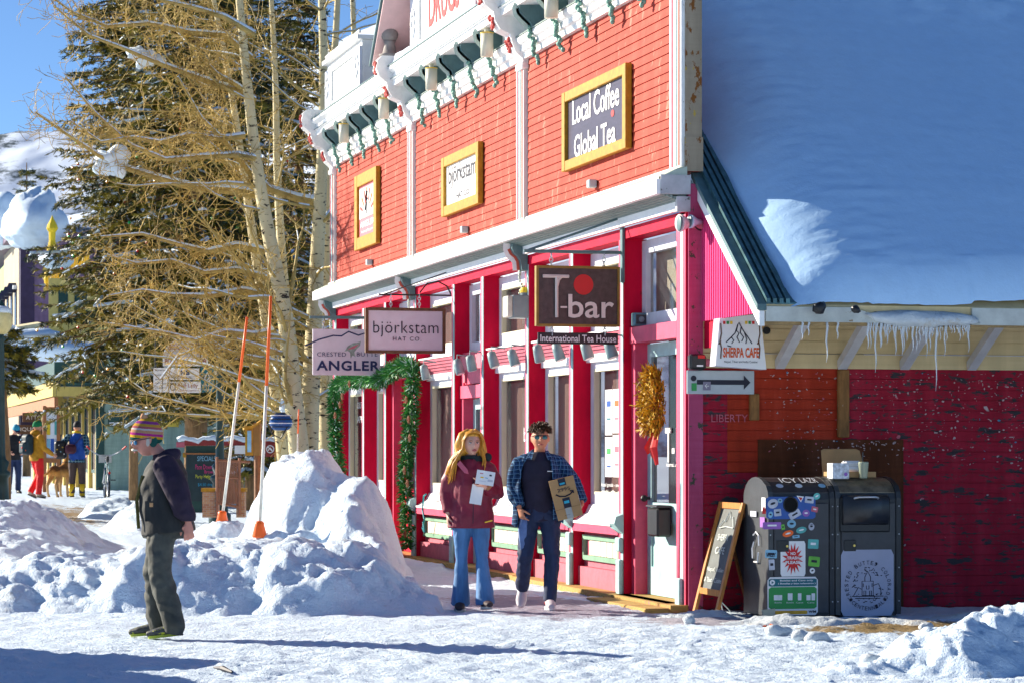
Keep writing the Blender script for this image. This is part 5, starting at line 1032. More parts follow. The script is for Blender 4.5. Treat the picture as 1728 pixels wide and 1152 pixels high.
    mb.tube([v((.05, .01, 1.375)), v((.11, .01, 1.36)), J['shL']+v((.012, 0, -.005)), lerp(J['shL'], J['elL'], .5)+v((.02, 0, 0)), J['elL']+v((.01, .01, -.01)), lerp(J['elL'], J['wrL'], .55), J['wrL']+v((.008, .01, -.005))], [.05, .062, .068, .074, .074, .060, .048], 16)
    j = put('jacket', remesh(mb, .011, 3, .5, wrinkle(.010, 9, (1, 1, .6), 4)), JM, t, True)
    put('shoulder_flap', MB().prism([v((-.13, -.125, 1.37)), v((-.06, -.160, 1.29)), v((-.02, -.166, 1.28)), v((-.03, -.165, 1.32)), v((-.10, -.135, 1.405))], v((0, .012, 0))), M('rose_lining', (.52, .10, .16), .6), j); put('zip', MB().tube([v((.02, -.158, 1.25)), v((.025, -.165, 1.1)), v((.02, -.172, .82))], .004, 5), INK, j)
    put('hem_tag', MB().obox(v((.165, -.145, .84)), v((.035, .012, .008)), v((0, .004, 0)), v((0, 0, .006))), YELP, j); put('cuff_tab', MB().obox(J['wrL']+v((.045, -.065, -.01)), v((.02, 0, .02)), v((0, .008, 0)), v((.008, 0, -.01))), M('tan_leather', (.35, .14, .05), .6), j)
    put('collar', remesh(MB().tube([v((0, .02, 1.34)), v((0, .02, 1.40)), v((0, .025, 1.445))], [(.135, .105), (.115, .10), (.108, .098)], 18, v((0, 1, 0))), .010, 2, .4, wrinkle(.012, 16, (1, 1, 1), 3)), M('black_fleece', (.012, .022, .024), .8, var=.4, scale=20), t, True)
    put('neck_opening', MB().prism([v((-.055, -.100, 1.475)), v((.055, -.100, 1.475)), v((.0, -.112, 1.375))], v((0, .006, 0))), SKIN, body) if False else None
    put('hood', remesh(MB().tube([v((-.15, .05, 1.40)), v((-.08, .10, 1.43)), v((.06, .10, 1.44)), v((.15, .03, 1.43)), v((.165, -.02, 1.44))], [.035, .055, .058, .05, .035], 12), .010, 2), MATS['black_fleece'], t, True)
    # flared jeans
    DM = M('blue_denim', (.075, .20, .42), .7, var=.35, scale=4, stretch=(2.5, 2.5, .6), bmp=.3, bscale=14, bdist=.015); mb = MB()
    mb.tube([v((0, 0, .80)), v((0, 0, .88)), v((0, 0, .97))], [(.165, .12), (.165, .12), (.15, .11)], 20, v((0, 1, 0)))
    for q in 'LR': mb.tube([J['hip'+q]+v((0, 0, .0)), lerp(J['hip'+q], J['kn'+q], .45), J['kn'+q], lerp(J['kn'+q], J['an'+q], .5), J['an'+q]+v((0, .01, -.035))], [(.098, .10), (.084, .090), (.056, .062), (.070, .080), (.092, .118)], 18, v((0, 1, 0)))
    put('jeans', remesh(mb, .010, 3, .5, wrinkle(.007, 12, (1, 1, .8), 7)), DM, t, True)
    for q in 'LR': shoe(J['an'+q]+v((0, -.01, -.01)), J['toe'+q], M('dark_canvas', (.06, .04, .045), .7), M('white_rubber', (.6, .56, .5), .6), t)
    # papers
    pp = thing('paper_sheets', 'white printed papers and tablet held against the maroon jacket', 'papers', t.location, rz=PHC); ORG[pp] = V((0, 0, 0)); c = v((.135, -.285, 1.245)); ux, uz = v((.96, 0, -.16)).normalized(), v((.16, .1, .97)).normalized()
    put('booklet', MB().obox(c, ux*.085, uz*.065, ux.cross(uz)*.006), PAPER, pp); c2 = v((.055, -.215, 1.09)); put('tablet', MB().obox(c2+v((0, -.0, 0)), ux*.055, uz*.09, ux.cross(uz)*.006), PAPER, pp)
    for (a, b, w2, h2, m_) in ((-.04, .035, .02, .008, ROSE), (.045, .03, .014, .014, INK), (-.03, .0, .018, .012, YELP), (.01, .0, .02, .008, SKY_), (-.02, -.035, .04, .004, SILV), (.05, -.02, .03, .02, SILV)): shape([(-.5, -.5), (.5, -.5), (.5, .5), (-.5, .5)], c+ux*a+uz*b, w2*1.6, h2, (ux, uz), m_, pp, 'printed_block', .008)
    return t
woman()
# ---------------------------------------------------------------- young man with plaid shirt and parcel
def plaid(name, base, light, s=22, z=22):
    m, n, b = nodes(name, .8, 0, .15); v = coords(n); sp = nn(n, 'ShaderNodeSeparateXYZ'); n.links.new(v, sp.inputs[0]); ds = mth(n, 'MULTIPLY', noisef(n, v, 5, 2), .06)
    fx = mth(n, 'FRACT', mth(n, 'MULTIPLY', mth(n, 'ADD', mth(n, 'ADD', sp.outputs[0], mth(n, 'MULTIPLY', sp.outputs[1], .7)), ds), s)); fz_ = mth(n, 'FRACT', mth(n, 'MULTIPLY', mth(n, 'ADD', sp.outputs[2], ds), z))
    a = mth(n, 'LESS_THAN', fx, .13); c = mth(n, 'LESS_THAN', fz_, .13); a2 = mth(n, 'GREATER_THAN', fx, .55); c2 = mth(n, 'GREATER_THAN', fz_, .55)
    col = mix(n, mth(n, 'MULTIPLY', mth(n, 'ADD', a2, c2), .38), base, tuple(q*.3 for q in base)); col = mix(n, mth(n, 'MULTIPLY', mth(n, 'MAXIMUM', a, c), .8), col, light); n.links.new(col, b.inputs['Base Color']); bump(n, b, noisef(n, v, 12, 3), .4, .02); return m
PLAID = plaid('navy_plaid', (.018, .06, .16), (.12, .26, .42), 26, 26)
def man():
    t = feet_place('person', 'young man with sunglasses, open blue plaid shirt and dark jeans, carrying a cardboard parcel', 908, 1028, PHC); v = V
    J = dict(pel=v((.02, 0, .94)), chest=v((.01, .01, 1.28)), neck=v((.015, .01, 1.475)), head=v((.02, -.02, 1.615)),
        shL=v((.190, .01, 1.385)), elL=v((.335, .03, 1.19)), wrL=v((.41, -.09, 1.00)), shR=v((-.170, .01, 1.385)), elR=v((-.235, .04, 1.15)), wrR=v((-.175, -.10, .955)),
        hipL=v((.11, 0, .92)), knL=v((.13, -.05, .50)), anL=v((.11, -.06, .10)), toeL=v((.12, -.24, .05)), hipR=v((-.075, 0, .92)), knR=v((-.12, -.05, .53)), anR=v((-.15, .20, .19)), toeR=v((-.165, .12, .05)))
    hd, P, R = head_mesh(J['head'], 0.05, .02, 1.07)
    hL = hand_mesh(J['wrL']+v((-.01, -.02, -.02)), v((-.35, -.4, -.8)), v((-.9, .2, .2)), v((-.3, -.9, .1)), .5, 1.0); hR = hand_mesh(J['wrR'], v((.25, -.25, -.9)), v((.5, .6, -.2)), v((.6, -.7, .0)), 1.0, 1.0, curls=(.6, 1.1, 1.3, 1.4))
    put('body', skin_body(J, hd, [hL, hR]), M('tan_skin', (.58, .25, .14), .5, var=.06, scale=20, bmp=.1), t, True)
    gm = thing_part = MB()
    for sx in (-1, 1): gm.tube([P(sx*.012, -.098, .010), P(sx*.034, -.104, .010), P(sx*.034, -.100, .010)], [(.003, .003)]*3, 5)
    sg = put('sunglasses', MB().tube([P(-.062, -.092, .022), P(-.03, -.112, .026), P(0, -.116, .022), P(.03, -.112, .026), P(.062, -.092, .022)], .004, 6).tube([P(.062, -.092, .020), P(.080, .0, .012)], .003, 5).tube([P(-.062, -.092, .020), P(-.080, .0, .012)], .003, 5), BLACK, t)
    for sx in (-1, 1): put('lens', MB().ball(P(sx*.034, -.108, .006), (.025, .006, .019), 16, 10), M('green_mirror_lens', (.03, .12, .12), .12, .3, bmp=0, spec=.8), sg, True)
    put('lips', MB().tube([P(-.024, -.102, -.056), P(0, -.114, -.054), P(.024, -.102, -.056)], [.003, .006, .003], 8), M('man_lips', (.40, .10, .08), .5), t, True)
    hm = MB(); rr = random.Random(6); cap = MB().ball((0, 0, 0), (.084, .106, .122), 24, 18); cv = []
    for x, y, z in cap.v:
        if z < .045 and y < .03: x, y, z = x*.86, y*.5+.03, z
        if z < -.02: x, y, z = x*.85, y*.85, -.02+(z+.02)*.4
        cv.append(P(x, y+.004, z+.012))
    hm.add(cv, cap.f)
    for k in range(230):
        a = rr.uniform(0, 2*pi); e = rr.uniform(.15, 1.0); d = v((cos(a)*math.sqrt(1-e*e), sin(a)*math.sqrt(1-e*e), e)); st = P(d.x*.078, d.y*.098, .03+d.z*.088); dd = (R @ v((d.x+rr.uniform(-.5, .6), d.y-.5+rr.uniform(-.4, .2), d.z*.6+rr.uniform(-.3, .5)))).normalized(); L = rr.uniform(.03, .06)
        hm.tube([st, st+dd*L*.6+v((0, 0, .012)), st+dd*L+v((0, 0, -.006))], [.007, .005, .001], 5)
    put('hair', hm, M('dark_brown_hair', (.075, .035, .015), .5, var=.5, scale=30), t, True)
    # tee
    mb = MB().tube([v((.02, .0, .83)), v((.02, 0, .95)), v((.01, 0, 1.12)), v((.01, .0, 1.28)), v((.01, .005, 1.39)), v((.015, .01, 1.455)), v((.015, .01, 1.485))], [(.170, .125), (.165, .122), (.155, .115), (.17, .125), (.165, .11), (.10, .08), (.07, .068)], 24, v((0, 1, 0)))
    te = put('t_shirt', remesh(mb, .011, 3, .5, wrinkle(.006, 9, (1, 1, .6), 14)), M('navy_tee', (.016, .014, .035), .8, var=.3, scale=6), t, True); put('chest_print', MB().box(.085, .135, -.135, -.1325, 1.300, 1.308), WTXT, te)
    # open shirt: two fronts, back and sleeves
    mb = MB()
    mb.tube([v((-.05, .01, 1.435)), v((-.11, .01, 1.415)), J['shR']+v((-.01, 0, .0)), lerp(J['shR'], J['elR'], .5)+v((-.015, 0, 0)), J['elR'], lerp(J['elR'], J['wrR'], .5), J['wrR']+v((0, .01, .02))], [.04, .058, .068, .076, .070, .066, .052], 16)
    mb.tube([v((.07, .01, 1.435)), v((.13, .01, 1.415)), J['shL']+v((.01, 0, .0)), lerp(J['shL'], J['elL'], .5)+v((.01, 0, 0)), J['elL'], lerp(J['elL'], J['wrL'], .5), J['wrL']+v((0, .01, .02))], [.04, .058, .068, .076, .072, .070, .058], 16)
    def panel(a0, a1, zt_, zb_, fl):
        m2 = MB(); n = 12
        def f(u, w3, off):
            a = lerp(a0, a1, u); z = lerp(zt_, zb_, w3); k = .185+.03*w3*fl-(.06*(1-w3)**6); return v((.01+(k+off)*1.04*cos(a), (k*.74+off)*sin(a)+.0, z-.02*cos(a*3)))
        o = len(m2.v)
        for off in (.004, .020):
            m2.v += [tuple(f(i/n, j/14, off)) for i in range(n+1) for j in range(15)]
        K = (n+1)*15; ix = lambda s_, i, j: s_*K+i*15+j
        m2.f = [(ix(1, i, j), ix(1, i+1, j), ix(1, i+1, j+1), ix(1, i, j+1)) for i in range(n) for j in range(14)]+[(ix(0, i, j), ix(0, i, j+1), ix(0, i+1, j+1), ix(0, i+1, j)) for i in range(n) for j in range(14)]
        for i in range(n): m2.f += [(ix(0, i, 0), ix(0, i+1, 0), ix(1, i+1, 0), ix(1, i, 0)), (ix(0, i, 14), ix(1, i, 14), ix(1, i+1, 14), ix(0, i+1, 14))]
        for j in range(14): m2.f += [(ix(0, 0, j), ix(1, 0, j), ix(1, 0, j+1), ix(0, 0, j+1)), (ix(0, n, j), ix(0, n, j+1), ix(1, n, j+1), ix(1, n, j))]
        return m2
    mb.join(panel(-.22*pi+2*pi, 1.3*pi-.04*pi-0.02+0, 1.44, .80, 1)) if False else None
    mb.join(panel(-.30*pi, 1.0, 1.44, .83, .6)); mb.join(panel(.95, 2.2, 1.44, .80, .8)); mb.join(panel(2.1, 3.14+.19*pi, 1.44, .78, 1.6))
    mb.tube([v((-.09, .03, 1.45)), v((-.04, .065, 1.485)), v((.05, .065, 1.485)), v((.11, .03, 1.45))], [(.02, .03)]*4, 8)
    put('plaid_shirt', remesh(mb, .010, 2, .5, wrinkle(.010, 10, (1, 1, .6), 24)), PLAID, t, True)
    for sx in (-1, 1): put('collar', MB().prism([v((.012+sx*.055, -.075, 1.475)), v((.012+sx*.075, -.035, 1.50)), v((.012+sx*.125, -.10, 1.42)), v((.012+sx*.075, -.125, 1.41))], v((sx*.006, .008, 0))), PLAID, t)
    DM = M('indigo_jeans', (.018, .032, .085), .75, var=.35, scale=6, stretch=(2, 2, .6), bmp=.3, bscale=14, bdist=.015); mb = MB()
    mb.tube([v((.02, 0, .83)), v((.02, 0, .90)), v((.02, 0, 1.0))], [(.165, .125), (.168, .125), (.155, .115)], 20, v((0, 1, 0)))
    for q in 'LR': mb.tube([J['hip'+q], lerp(J['hip'+q], J['kn'+q], .45), J['kn'+q], lerp(J['kn'+q], J['an'+q], .5), J['an'+q]+v((0, 0, -.02 if q == 'L' else .0))], [(.100, .105), (.092, .098), (.074, .078), (.068, .072), (.062, .068)], 18, v((0, 1, 0)))
    pj_ = put('jeans', remesh(mb, .010, 3, .5, wrinkle(.010, 11, (1, 1, 1.2), 17)), DM, t, True)
    put('bandana', MB().tube([v((-.13, -.10, .88)), v((-.145, -.11, .75)), v((-.135, -.105, .56))], [(.035, .014), (.045, .016), (.03, .010)], 8, v((0, 1, 0))), M('pale_blue_cloth', (.12, .20, .42), .7, var=.3), t, True)
    WS = M('white_sneaker', (.62, .56, .60), .6, var=.12)
    s1 = shoe(J['anL']+v((0, -.0, -.01)), J['toeL'], WS, PAPER, t); put('red_stripe', MB().obox(J['anL']+v((-.05, -.08, -.03)), v((.004, 0, 0)), v((0, .035, 0)), v((0, 0, .010))), REDP, s1); shoe(J['anR'], J['toeR'], WS, PAPER, t)
    # parcel
    bx = thing('parcel', 'tilted brown cardboard parcel with black tape under the young man\'s arm', 'parcel', t.location, rz=PHC); ORG[bx] = V((0, 0, 0)); c = v((.255, -.235, 1.055)); a = radians(14)
    ux, uz = v((cos(a), 0, sin(a))), v((-sin(a), 0, cos(a))); uy = v((0, 1, 0)); M_ = Matrix(((ux.x, 0, uz.x), (0, 1, 0), (ux.z, 0, uz.z)))
    put('box', MB().obox(c, ux*.118, uy*.065, uz*.19), CARD, bx); put('side_flap', MB().obox(c+uz*-.09-uy*.067, ux*.117, uy*.002, uz*.002), M('cardboard_dark_line', (.25, .14, .06), .8, bmp=0), bx)  # thin darker brown line across the parcel front
    put('tape', MB().obox(c+uz*.155-uy*.067, ux*.035, uy*.0015, uz*.034), INK, bx); put('tape', MB().obox(c-uz*.045-uy*.067, ux*.035, uy*.0015, uz*.05), INK, bx)
    put('tape_label', MB().obox(c+uz*.14-uy*.070, ux*.024, uy*.001, uz*.009), M('cyan_print', (.02, .35, .5), .5, bmp=0), bx); put('tape_label', MB().obox(c-uz*.035-uy*.070, ux*.024, uy*.001, uz*.012), MATS['cyan_print'], bx)
    put('clear_tape', MB().obox(c-uz*.14-uy*.068, ux*.03, uy*.001, uz*.05), M('grey_tape', (.35, .37, .36), .3), bx); axs = (ux, uz)
    letters('2995', c+uz*.085-uy*.068, .12, .032, axs, INK, bx); strokes([[(-.5, .25), (-.3, -.1), (0, -.25), (.3, -.1), (.5, .25)], [(.32, .3), (.5, .28), (.5, -.05)]], c+uz*.035-uy*.068, .165, .07, axs, .006, INK, bx, 'smile_arrow'); letters('prime', c-uz*.155+ux*-.02-uy*.069, .05, .012, axs, INK, bx)
    put('label', MB().obox(c+ux*.120-uz*.06, ux*.001, uy*.03, uz*.06), PAPER, bx)
    return t
man()
# ---------------------------------------------------------------- older man in profile
def oldman():
    ph = PHC-pi/2; t = feet_place('person', 'older man in profile with striped knit hat, dark vest jacket and baggy trousers', 272, 1077, ph); v = V
    # local: -Y is the way he faces (left in the photo), +X is towards the camera
    J = dict(pel=v((0, .02, .93)), chest=v((0, .03, 1.26)), neck=v((0, .02, 1.44)), head=v((0, -.115, 1.585)),
        shL=v((.18, .05, 1.40)), elL=v((.22, .16, 1.14)), wrL=v((.20, .24, .93)), shR=v((-.18, .04, 1.40)), elR=v((-.24, .0, 1.14)), wrR=v((-.22, -.03, .93)),
        hipL=v((.095, .02, .90)), knL=v((.10, .01, .50)), anL=v((.10, .11, .10)), toeL=v((.10, -.07, .05)), hipR=v((-.095, .0, .90)), knR=v((-.10, -.06, .50)), anR=v((-.10, -.04, .10)), toeR=v((-.12, -.24, .05)))
    hd, P, R = head_mesh(J['head'], .42, .26, 1.1)
    hL = hand_mesh(J['wrL'], v((.0, .05, -1)), v((-1, .0, 0)), v((0, -1, -.2)), .8, 1.08, curls=(.7, .9, 1.0, 1.1)); hR = hand_mesh(J['wrR'], v((.0, -.1, -1)), v((1, 0, 0)), v((0, -1, -.1)), .7, 1.05)
    put('body', skin_body(J, hd, [hL, hR]), M('ruddy_skin', (.62, .26, .19), .5, var=.1, scale=22, bmp=.15), t, True)
    sg = put('sunglasses', MB().tube([P(-.062, -.09, .018), P(-.03, -.110, .022), P(0, -.114, .018), P(.03, -.110, .022), P(.062, -.09, .018)], .004, 6).tube([P(.064, -.09, .018), P(.082, .01, .010)], .0035, 5), BLACK, t)
    for sx in (-1, 1): put('lens', MB().ball(P(sx*.040, -.098, .002), (.026, .014, .020), 16, 10), M('blue_lens', (.08, .25, .42), .1, .2, bmp=0), sg, True)
    put('moustache', MB().tube([P(-.035, -.096, -.055), P(-.015, -.118, -.045), P(.015, -.118, -.045), P(.035, -.096, -.055)], [.005, .010, .010, .005], 8), M('white_hair', (.62, .56, .48), .8), t, True); put('sideburn', MB().ball(P(.070, -.015, -.01), (.012, .018, .040), 10, 8), MATS['white_hair'], t, True)
    put('lips', MB().tube([P(-.02, -.104, -.064), P(0, -.112, -.066), P(.02, -.104, -.064)], [.003, .005, .003], 8), MATS['lips'], t, True)
    # striped hat: bands follow its own height
    m, n, b = nodes('striped_knit', .9, 0, .1); tc = nn(n, 'ShaderNodeTexCoord'); sp = nn(n, 'ShaderNodeSeparateXYZ'); n.links.new(tc.outputs['Generated'], sp.inputs[0])
    zz = mth(n, 'ADD', sp.outputs[2], mth(n, 'MULTIPLY', mth(n, 'SUBTRACT', .5, sp.outputs[1]), -.10))
    c = ramp(n, mth(n, 'ADD', zz, mth(n, 'MULTIPLY', noisef(n, coords(n), 30, 2), .03)), [(0, (.01, .09, .07)), (.27, (.62, .36, .02)), (.36, (.42, .03, .22)), (.45, (.50, .26, .14)), (.56, (.55, .50, .48)), (.62, (.40, .10, .12)), (.70, (.55, .30, .04)), (.80, (.30, .05, .25)), (.90, (.60, .34, .03))], 'CONSTANT'); n.links.new(c, b.inputs['Base Color'])
    wv = nn(n, 'ShaderNodeTexWave'); wv.inputs['Scale'].default_value = 60; n.links.new(tc.outputs['Object'], wv.inputs[0]); bump(n, b, wv.outputs[1], .5, .004)
    hb_ = MB(); cap = MB().ball((0, 0, 0), (.094, .120, .125), 28, 20)
    for x, y, z in cap.v:
        if z < .0: z = z*(.95 if y > 0 else .12); z = max(z, -.075)
        if z < 0 and y < -.0: z = max(z, -.004)
        hb_.v.append(tuple(P(x, y+.008, z+.030)))
    hb_.f = cap.f; h = put('knit_hat', hb_, m, t, True); put('pompom', MB().ball(P(0, .02, .165), .026, 12, 9, lambda q: q*(1+.4*fbm(q*60, 1, 2))), M('peach_wool', (.55, .28, .15), .9), h, True); put('ear_flap', MB().ball(P(.076, .022, -.02), (.016, .034, .045), 14, 10), M('green_wool', (.012, .085, .07), .9, bmp=.4), h, True)
    # sweatshirt sleeves and hood, vest over it
    mb = MB()
    for q, sx in (('L', 1), ('R', -1)): mb.tube([v((sx*.04, .04, 1.42)), v((sx*.10, .04, 1.40)), J['sh'+q]+v((sx*.01, 0, -.01)), lerp(J['sh'+q], J['el'+q], .5)+v((sx*.02, .01, 0)), J['el'+q]+v((0, .01, 0)), lerp(J['el'+q], J['wr'+q], .6), J['wr'+q]+v((0, 0, .04)), J['wr'+q]+v((0, 0, .01))], [.06, .078, .100, .102, .094, .084, .064, .050], 18)
    mb.tube([v((0, .04, 1.33)), v((0, .04, 1.42)), v((0, .03, 1.48))], [(.13, .12), (.11, .11), (.085, .09)], 16, v((0, 1, 0))); mb.tube([v((-.08, .07, 1.45)), v((-.05, .11, 1.47)), v((.05, .11, 1.47)), v((.08, .06, 1.47)), v((.085, .0, 1.44))], [.035, .05, .05, .045, .03], 10)
    put('sweatshirt', remesh(mb, .011, 3, .5, wrinkle(.013, 8, (1, 1, .9), 31)), M('dark_purple_fleece', (.024, .014, .034), .85, var=.3, scale=9, bmp=.3, bscale=12, bdist=.02), t, True)
    mb = MB().tube([v((0, .06, .84)), v((0, .05, .93)), v((0, .02, 1.05)), v((0, .02, 1.2)), v((0, .035, 1.33)), v((0, .04, 1.42)), v((0, .035, 1.47))], [(.215, .245), (.205, .240), (.195, .222), (.190, .198), (.170, .165), (.12, .12), (.08, .09)], 26, v((1, 0, 0)))
    mb.v = [tuple(V(p)) for p in mb.v]
    ve = put('vest', remesh(mb, .011, 3, .5, wrinkle(.012, 8, (1, 1, .45), 37)), M('washed_black_canvas', (.030, .031, .030), .8, var=.45, scale=5, stretch=(1, 1, .4), bmp=.35, bscale=10, bdist=.025), t, True)
    put('vest_front_edge', MB().tube([v((.10, -.165, .88)), v((.09, -.182, 1.1)), v((.08, -.135, 1.30))], [(.012, .015)]*3, 6), M('olive_lining', (.10, .09, .02), .8), ve)
    put('vest_pocket', MB().obox(v((.205, -.03, 1.02)), v((.006, 0, 0)), v((0, .07, 0)), v((0, .0, .08))), MATS['washed_black_canvas'], ve); put('pocket_patch', MB().obox(v((.213, -.05, 1.07)), v((.002, 0, 0)), v((0, .014, 0)), v((0, 0, .016))), M('orange_patch', (.65, .35, .15), .6), ve)
    mb = MB().tube([v((0, .03, .80)), v((0, .03, .88)), v((0, .03, .96))], [(.175, .165), (.175, .165), (.165, .155)], 20, v((1, 0, 0)))
    for q in 'LR': mb.tube([J['hip'+q], lerp(J['hip'+q], J['kn'+q], .45)+v((0, -.01, 0)), J['kn'+q], lerp(J['kn'+q], J['an'+q], .5), J['an'+q]+v((0, .01, .0)), J['an'+q]+v((0, .0, -.055))], [(.108, .135), (.104, .128), (.094, .115), (.090, .110), (.088, .105), (.080, .098)], 18, v((1, 0, 0)))
    tr = put('trousers', remesh(mb, .011, 2, .5, wrinkle(.018, 8, (1, 1, 1.1), 44)), M('grey_canvas', (.060, .064, .056), .8, var=.4, scale=6, bmp=.35, bscale=11, bdist=.03), t, True)
    put('thigh_patch', MB().obox(v((.205, -.03, .76)), v((.004, 0, 0)), v((0, .055, 0)), v((0, .01, .09))), M('tan_grey_canvas', (.12, .12, .09), .8, var=.3), tr) if False else None
    SM = M('black_yellow_shoe', (.05, .055, .06), .6, var=.6, scale=28, spots=((.45, .48, .02), .5, 24))
    for q in 'LR': shoe(J['an'+q]+v((0, 0, -.0)), J['toe'+q], SM, M('lime_sole', (.35, .42, .04), .6), t, w_=.052)
oldman()
# ---------------------------------------------------------------- figures far up the street
def far_person(label, px, py, Z, phi, top, legs, hat=None, hair=None, pose=None, shoes=BLACK, extra=None, h=1.75, skin=None):
    p = atd(px, py, Z); g_ = gz(p.x, p.y); p = V((p.x, p.y, g_)); t = thing('person', label, 'person', p, rz=phi); ORG[t] = V((0, 0, 0)); v = V; k = h/1.75; pz = pose or {}
    J = dict(pel=v((0, 0, .92)), chest=v((0, .01, 1.26)), neck=v((0, .01, 1.45)), head=v((0, -.02, 1.60)), shL=v((.19, .01, 1.39)), elL=v((.25, .03, 1.14)), wrL=v((.24, -.08, .92)), shR=v((-.19, .01, 1.39)), elR=v((-.25, .03, 1.14)), wrR=v((-.24, -.08, .92)),
        hipL=v((.095, 0, .90)), knL=v((.11, -.03, .50)), anL=v((.12, .02, .09)), toeL=v((.13, -.13, .04)), hipR=v((-.095, 0, .90)), knR=v((-.11, -.03, .50)), anR=v((-.12, .02, .09)), toeR=v((-.13, -.13, .04)))
    J.update(pz); hd, P, R = head_mesh(J['head'], pz.get('yaw', 0) if isinstance(pz.get('yaw', 0), (int, float)) else 0, pz.get('pitch', 0))
    hs_ = [hand_mesh(J['wr'+q], (J['wr'+q]-J['el'+q]), v((1 if q == 'R' else -1, 0, 0)), v((0, -1, 0)), .6) for q in 'LR']
    put('body', skin_body({a: b for a, b in J.items() if a not in ('yaw', 'pitch')}, hd, hs_), SKIN, t, True); mb = MB()
    mb.tube([v((0, .0, .84)), v((0, 0, .98)), v((0, .0, 1.15)), v((0, .005, 1.3)), v((0, .01, 1.40)), v((0, .01, 1.47))], [(.19, .15), (.185, .15), (.18, .14), (.19, .14), (.15, .11), (.075, .08)], 20, v((0, 1, 0)))
    body_only = mb
    sl = MB()
    for q, sx in (('L', 1), ('R', -1)): sl.tube([v((sx*.11, .01, 1.38)), J['sh'+q], lerp(J['sh'+q], J['el'+q], .5), J['el'+q], lerp(J['el'+q], J['wr'+q], .6), J['wr'+q]], [.07, .078, .074, .066, .058, .045], 14)
    if isinstance(top, tuple): put('vest', remesh(mb, .014, 2, .5, wrinkle(.008, 9)), top[0], t, True); put('shirt_sleeves', remesh(sl, .014, 2, .5, wrinkle(.01, 9)), top[1], t, True)
    else: put('jacket', remesh(mb.join(sl), .014, 2, .5, wrinkle(.01, 8)), top, t, True)
    mb = MB().tube([v((0, 0, .82)), v((0, 0, .98))], [(.17, .13), (.16, .12)], 16, v((0, 1, 0)))
    for q in 'LR': mb.tube([J['hip'+q], lerp(J['hip'+q], J['kn'+q], .45), J['kn'+q], lerp(J['kn'+q], J['an'+q], .6), J['an'+q]+v((0, 0, pz.get('cuff', 0) if pz else 0))], [.105, .10, .08, .072, .07], 14)
    put('trousers', remesh(mb, .014, 2, .5, wrinkle(.008, 10)), legs, t, True)
    for q in 'LR': shoe(J['an'+q], J['toe'+q], shoes, BLACK, t)
    if hat:
        hb_ = MB(); cap = MB().ball((0, 0, 0), (.092, .115, .12), 20, 14)
        for x, y, z in cap.v: z = max(z, -.01 if y < 0 else -.03); hb_.v.append(tuple(P(x, y+.005, z+.035)))
        hb_.f = cap.f; ho = put('hat', hb_, hat[0], t, True)
        if len(hat) > 1: put('hat_peak', MB().prism([P(-.07, -.09, .04), P(.07, -.09, .04), P(.05, -.17, .03), P(-.05, -.17, .03)], V((0, 0, .012))), hat[1], ho)
    return t, P, J
v = V
far_person('man in black jacket and blue cap looking down, leftmost of the distant group', 23, 800, 66, PHC+.5, M('black_jacket', (.012, .012, .015), .7, var=.4), M('dark_blue_jeans', (.02, .035, .10), .7), (M('cyan_cap', (.02, .30, .45), .7), M('navy_cap', (.01, .02, .07), .7)), pose=dict(head=v((.03, -.08, 1.58)), pitch=.55, wrL=v((.16, -.2, 1.02)), wrR=v((-.16, -.2, 1.02))))
MUST = M('mustard_jacket', (.52, .24, .01), .7, var=.25, scale=9)
tB, P_, J_ = far_person('person in mustard hooded jacket, green hat, red trousers and black backpack', 62, 832, 60, PHC+pi-.9, MUST, M('red_trousers', (.75, .012, .012), .7, var=.15), (M('green_beanie', (.01, .22, .08), .9),), shoes=M('pale_boots', (.5, .4, .3), .7), pose=dict(wrR=v((-.20, -.30, .98)), elR=v((-.26, -.05, 1.12)), knL=v((.11, -.12, .52)), anL=v((.12, .10, .13)), toeL=v((.12, -.04, .04))))
put('hood', MB().ball(V((0, .03, 1.47)), (.12, .12, .075), 18, 12), MUST, tB, True); put('backpack', remesh(MB().bev(-.15, .15, .13, .33, .98, 1.44, .05).bev(-.11, .11, .30, .40, 1.0, 1.25, .03), .02, 3), M('dark_teal_backpack', (.012, .035, .05), .6, var=.4), tB, True)
for k in range(5): put('badge', MB().ball(V((-.10+.05*k, .40 if k % 2 else .34, 1.08+.06*k)), (.022, .012, .022), 8, 6), (ORAN, REDP, WTXT, ORAN, SKY_)[k], tB)
PL3 = plaid('teal_plaid', (.03, .10, .17), (.30, .48, .55), 14, 14)
tC, P_, J_ = far_person('person in blue vest and plaid sleeves seen from behind, with yellow boots', 130, 836, 61, PHC+pi, (M('blue_puffer', (.01, .08, .42), .55, var=.25, scale=8), PL3), M('brown_grey_trousers', (.09, .06, .055), .8), (M('black_cap', (.02, .02, .025), .7),), shoes=YELP, pose=dict(elR=v((-.24, .05, 1.17)), wrR=v((-.20, -.2, 1.0)), elL=v((.33, .02, 1.24)), wrL=v((.46, -.18, 1.22))))
for q in 'LR': put('yellow_boot', MB().tube([J_['an'+q]+v((0, 0, -.05)), J_['an'+q]+v((0, 0, .22))], [.062, .068], 14), YELP, tC, True)
put('shirt_tail', MB().tube([v((0, 0, .80)), v((0, 0, .87))], [(.20, .16), (.19, .15)], 20, v((0, 1, 0))), PL3, tC, True); put('chin_scarf', MB().tube([v((-.09, .0, 1.49)), v((0, .09, 1.50)), v((.09, .0, 1.49))], [.03]*3, 8), YELP, tC, True)
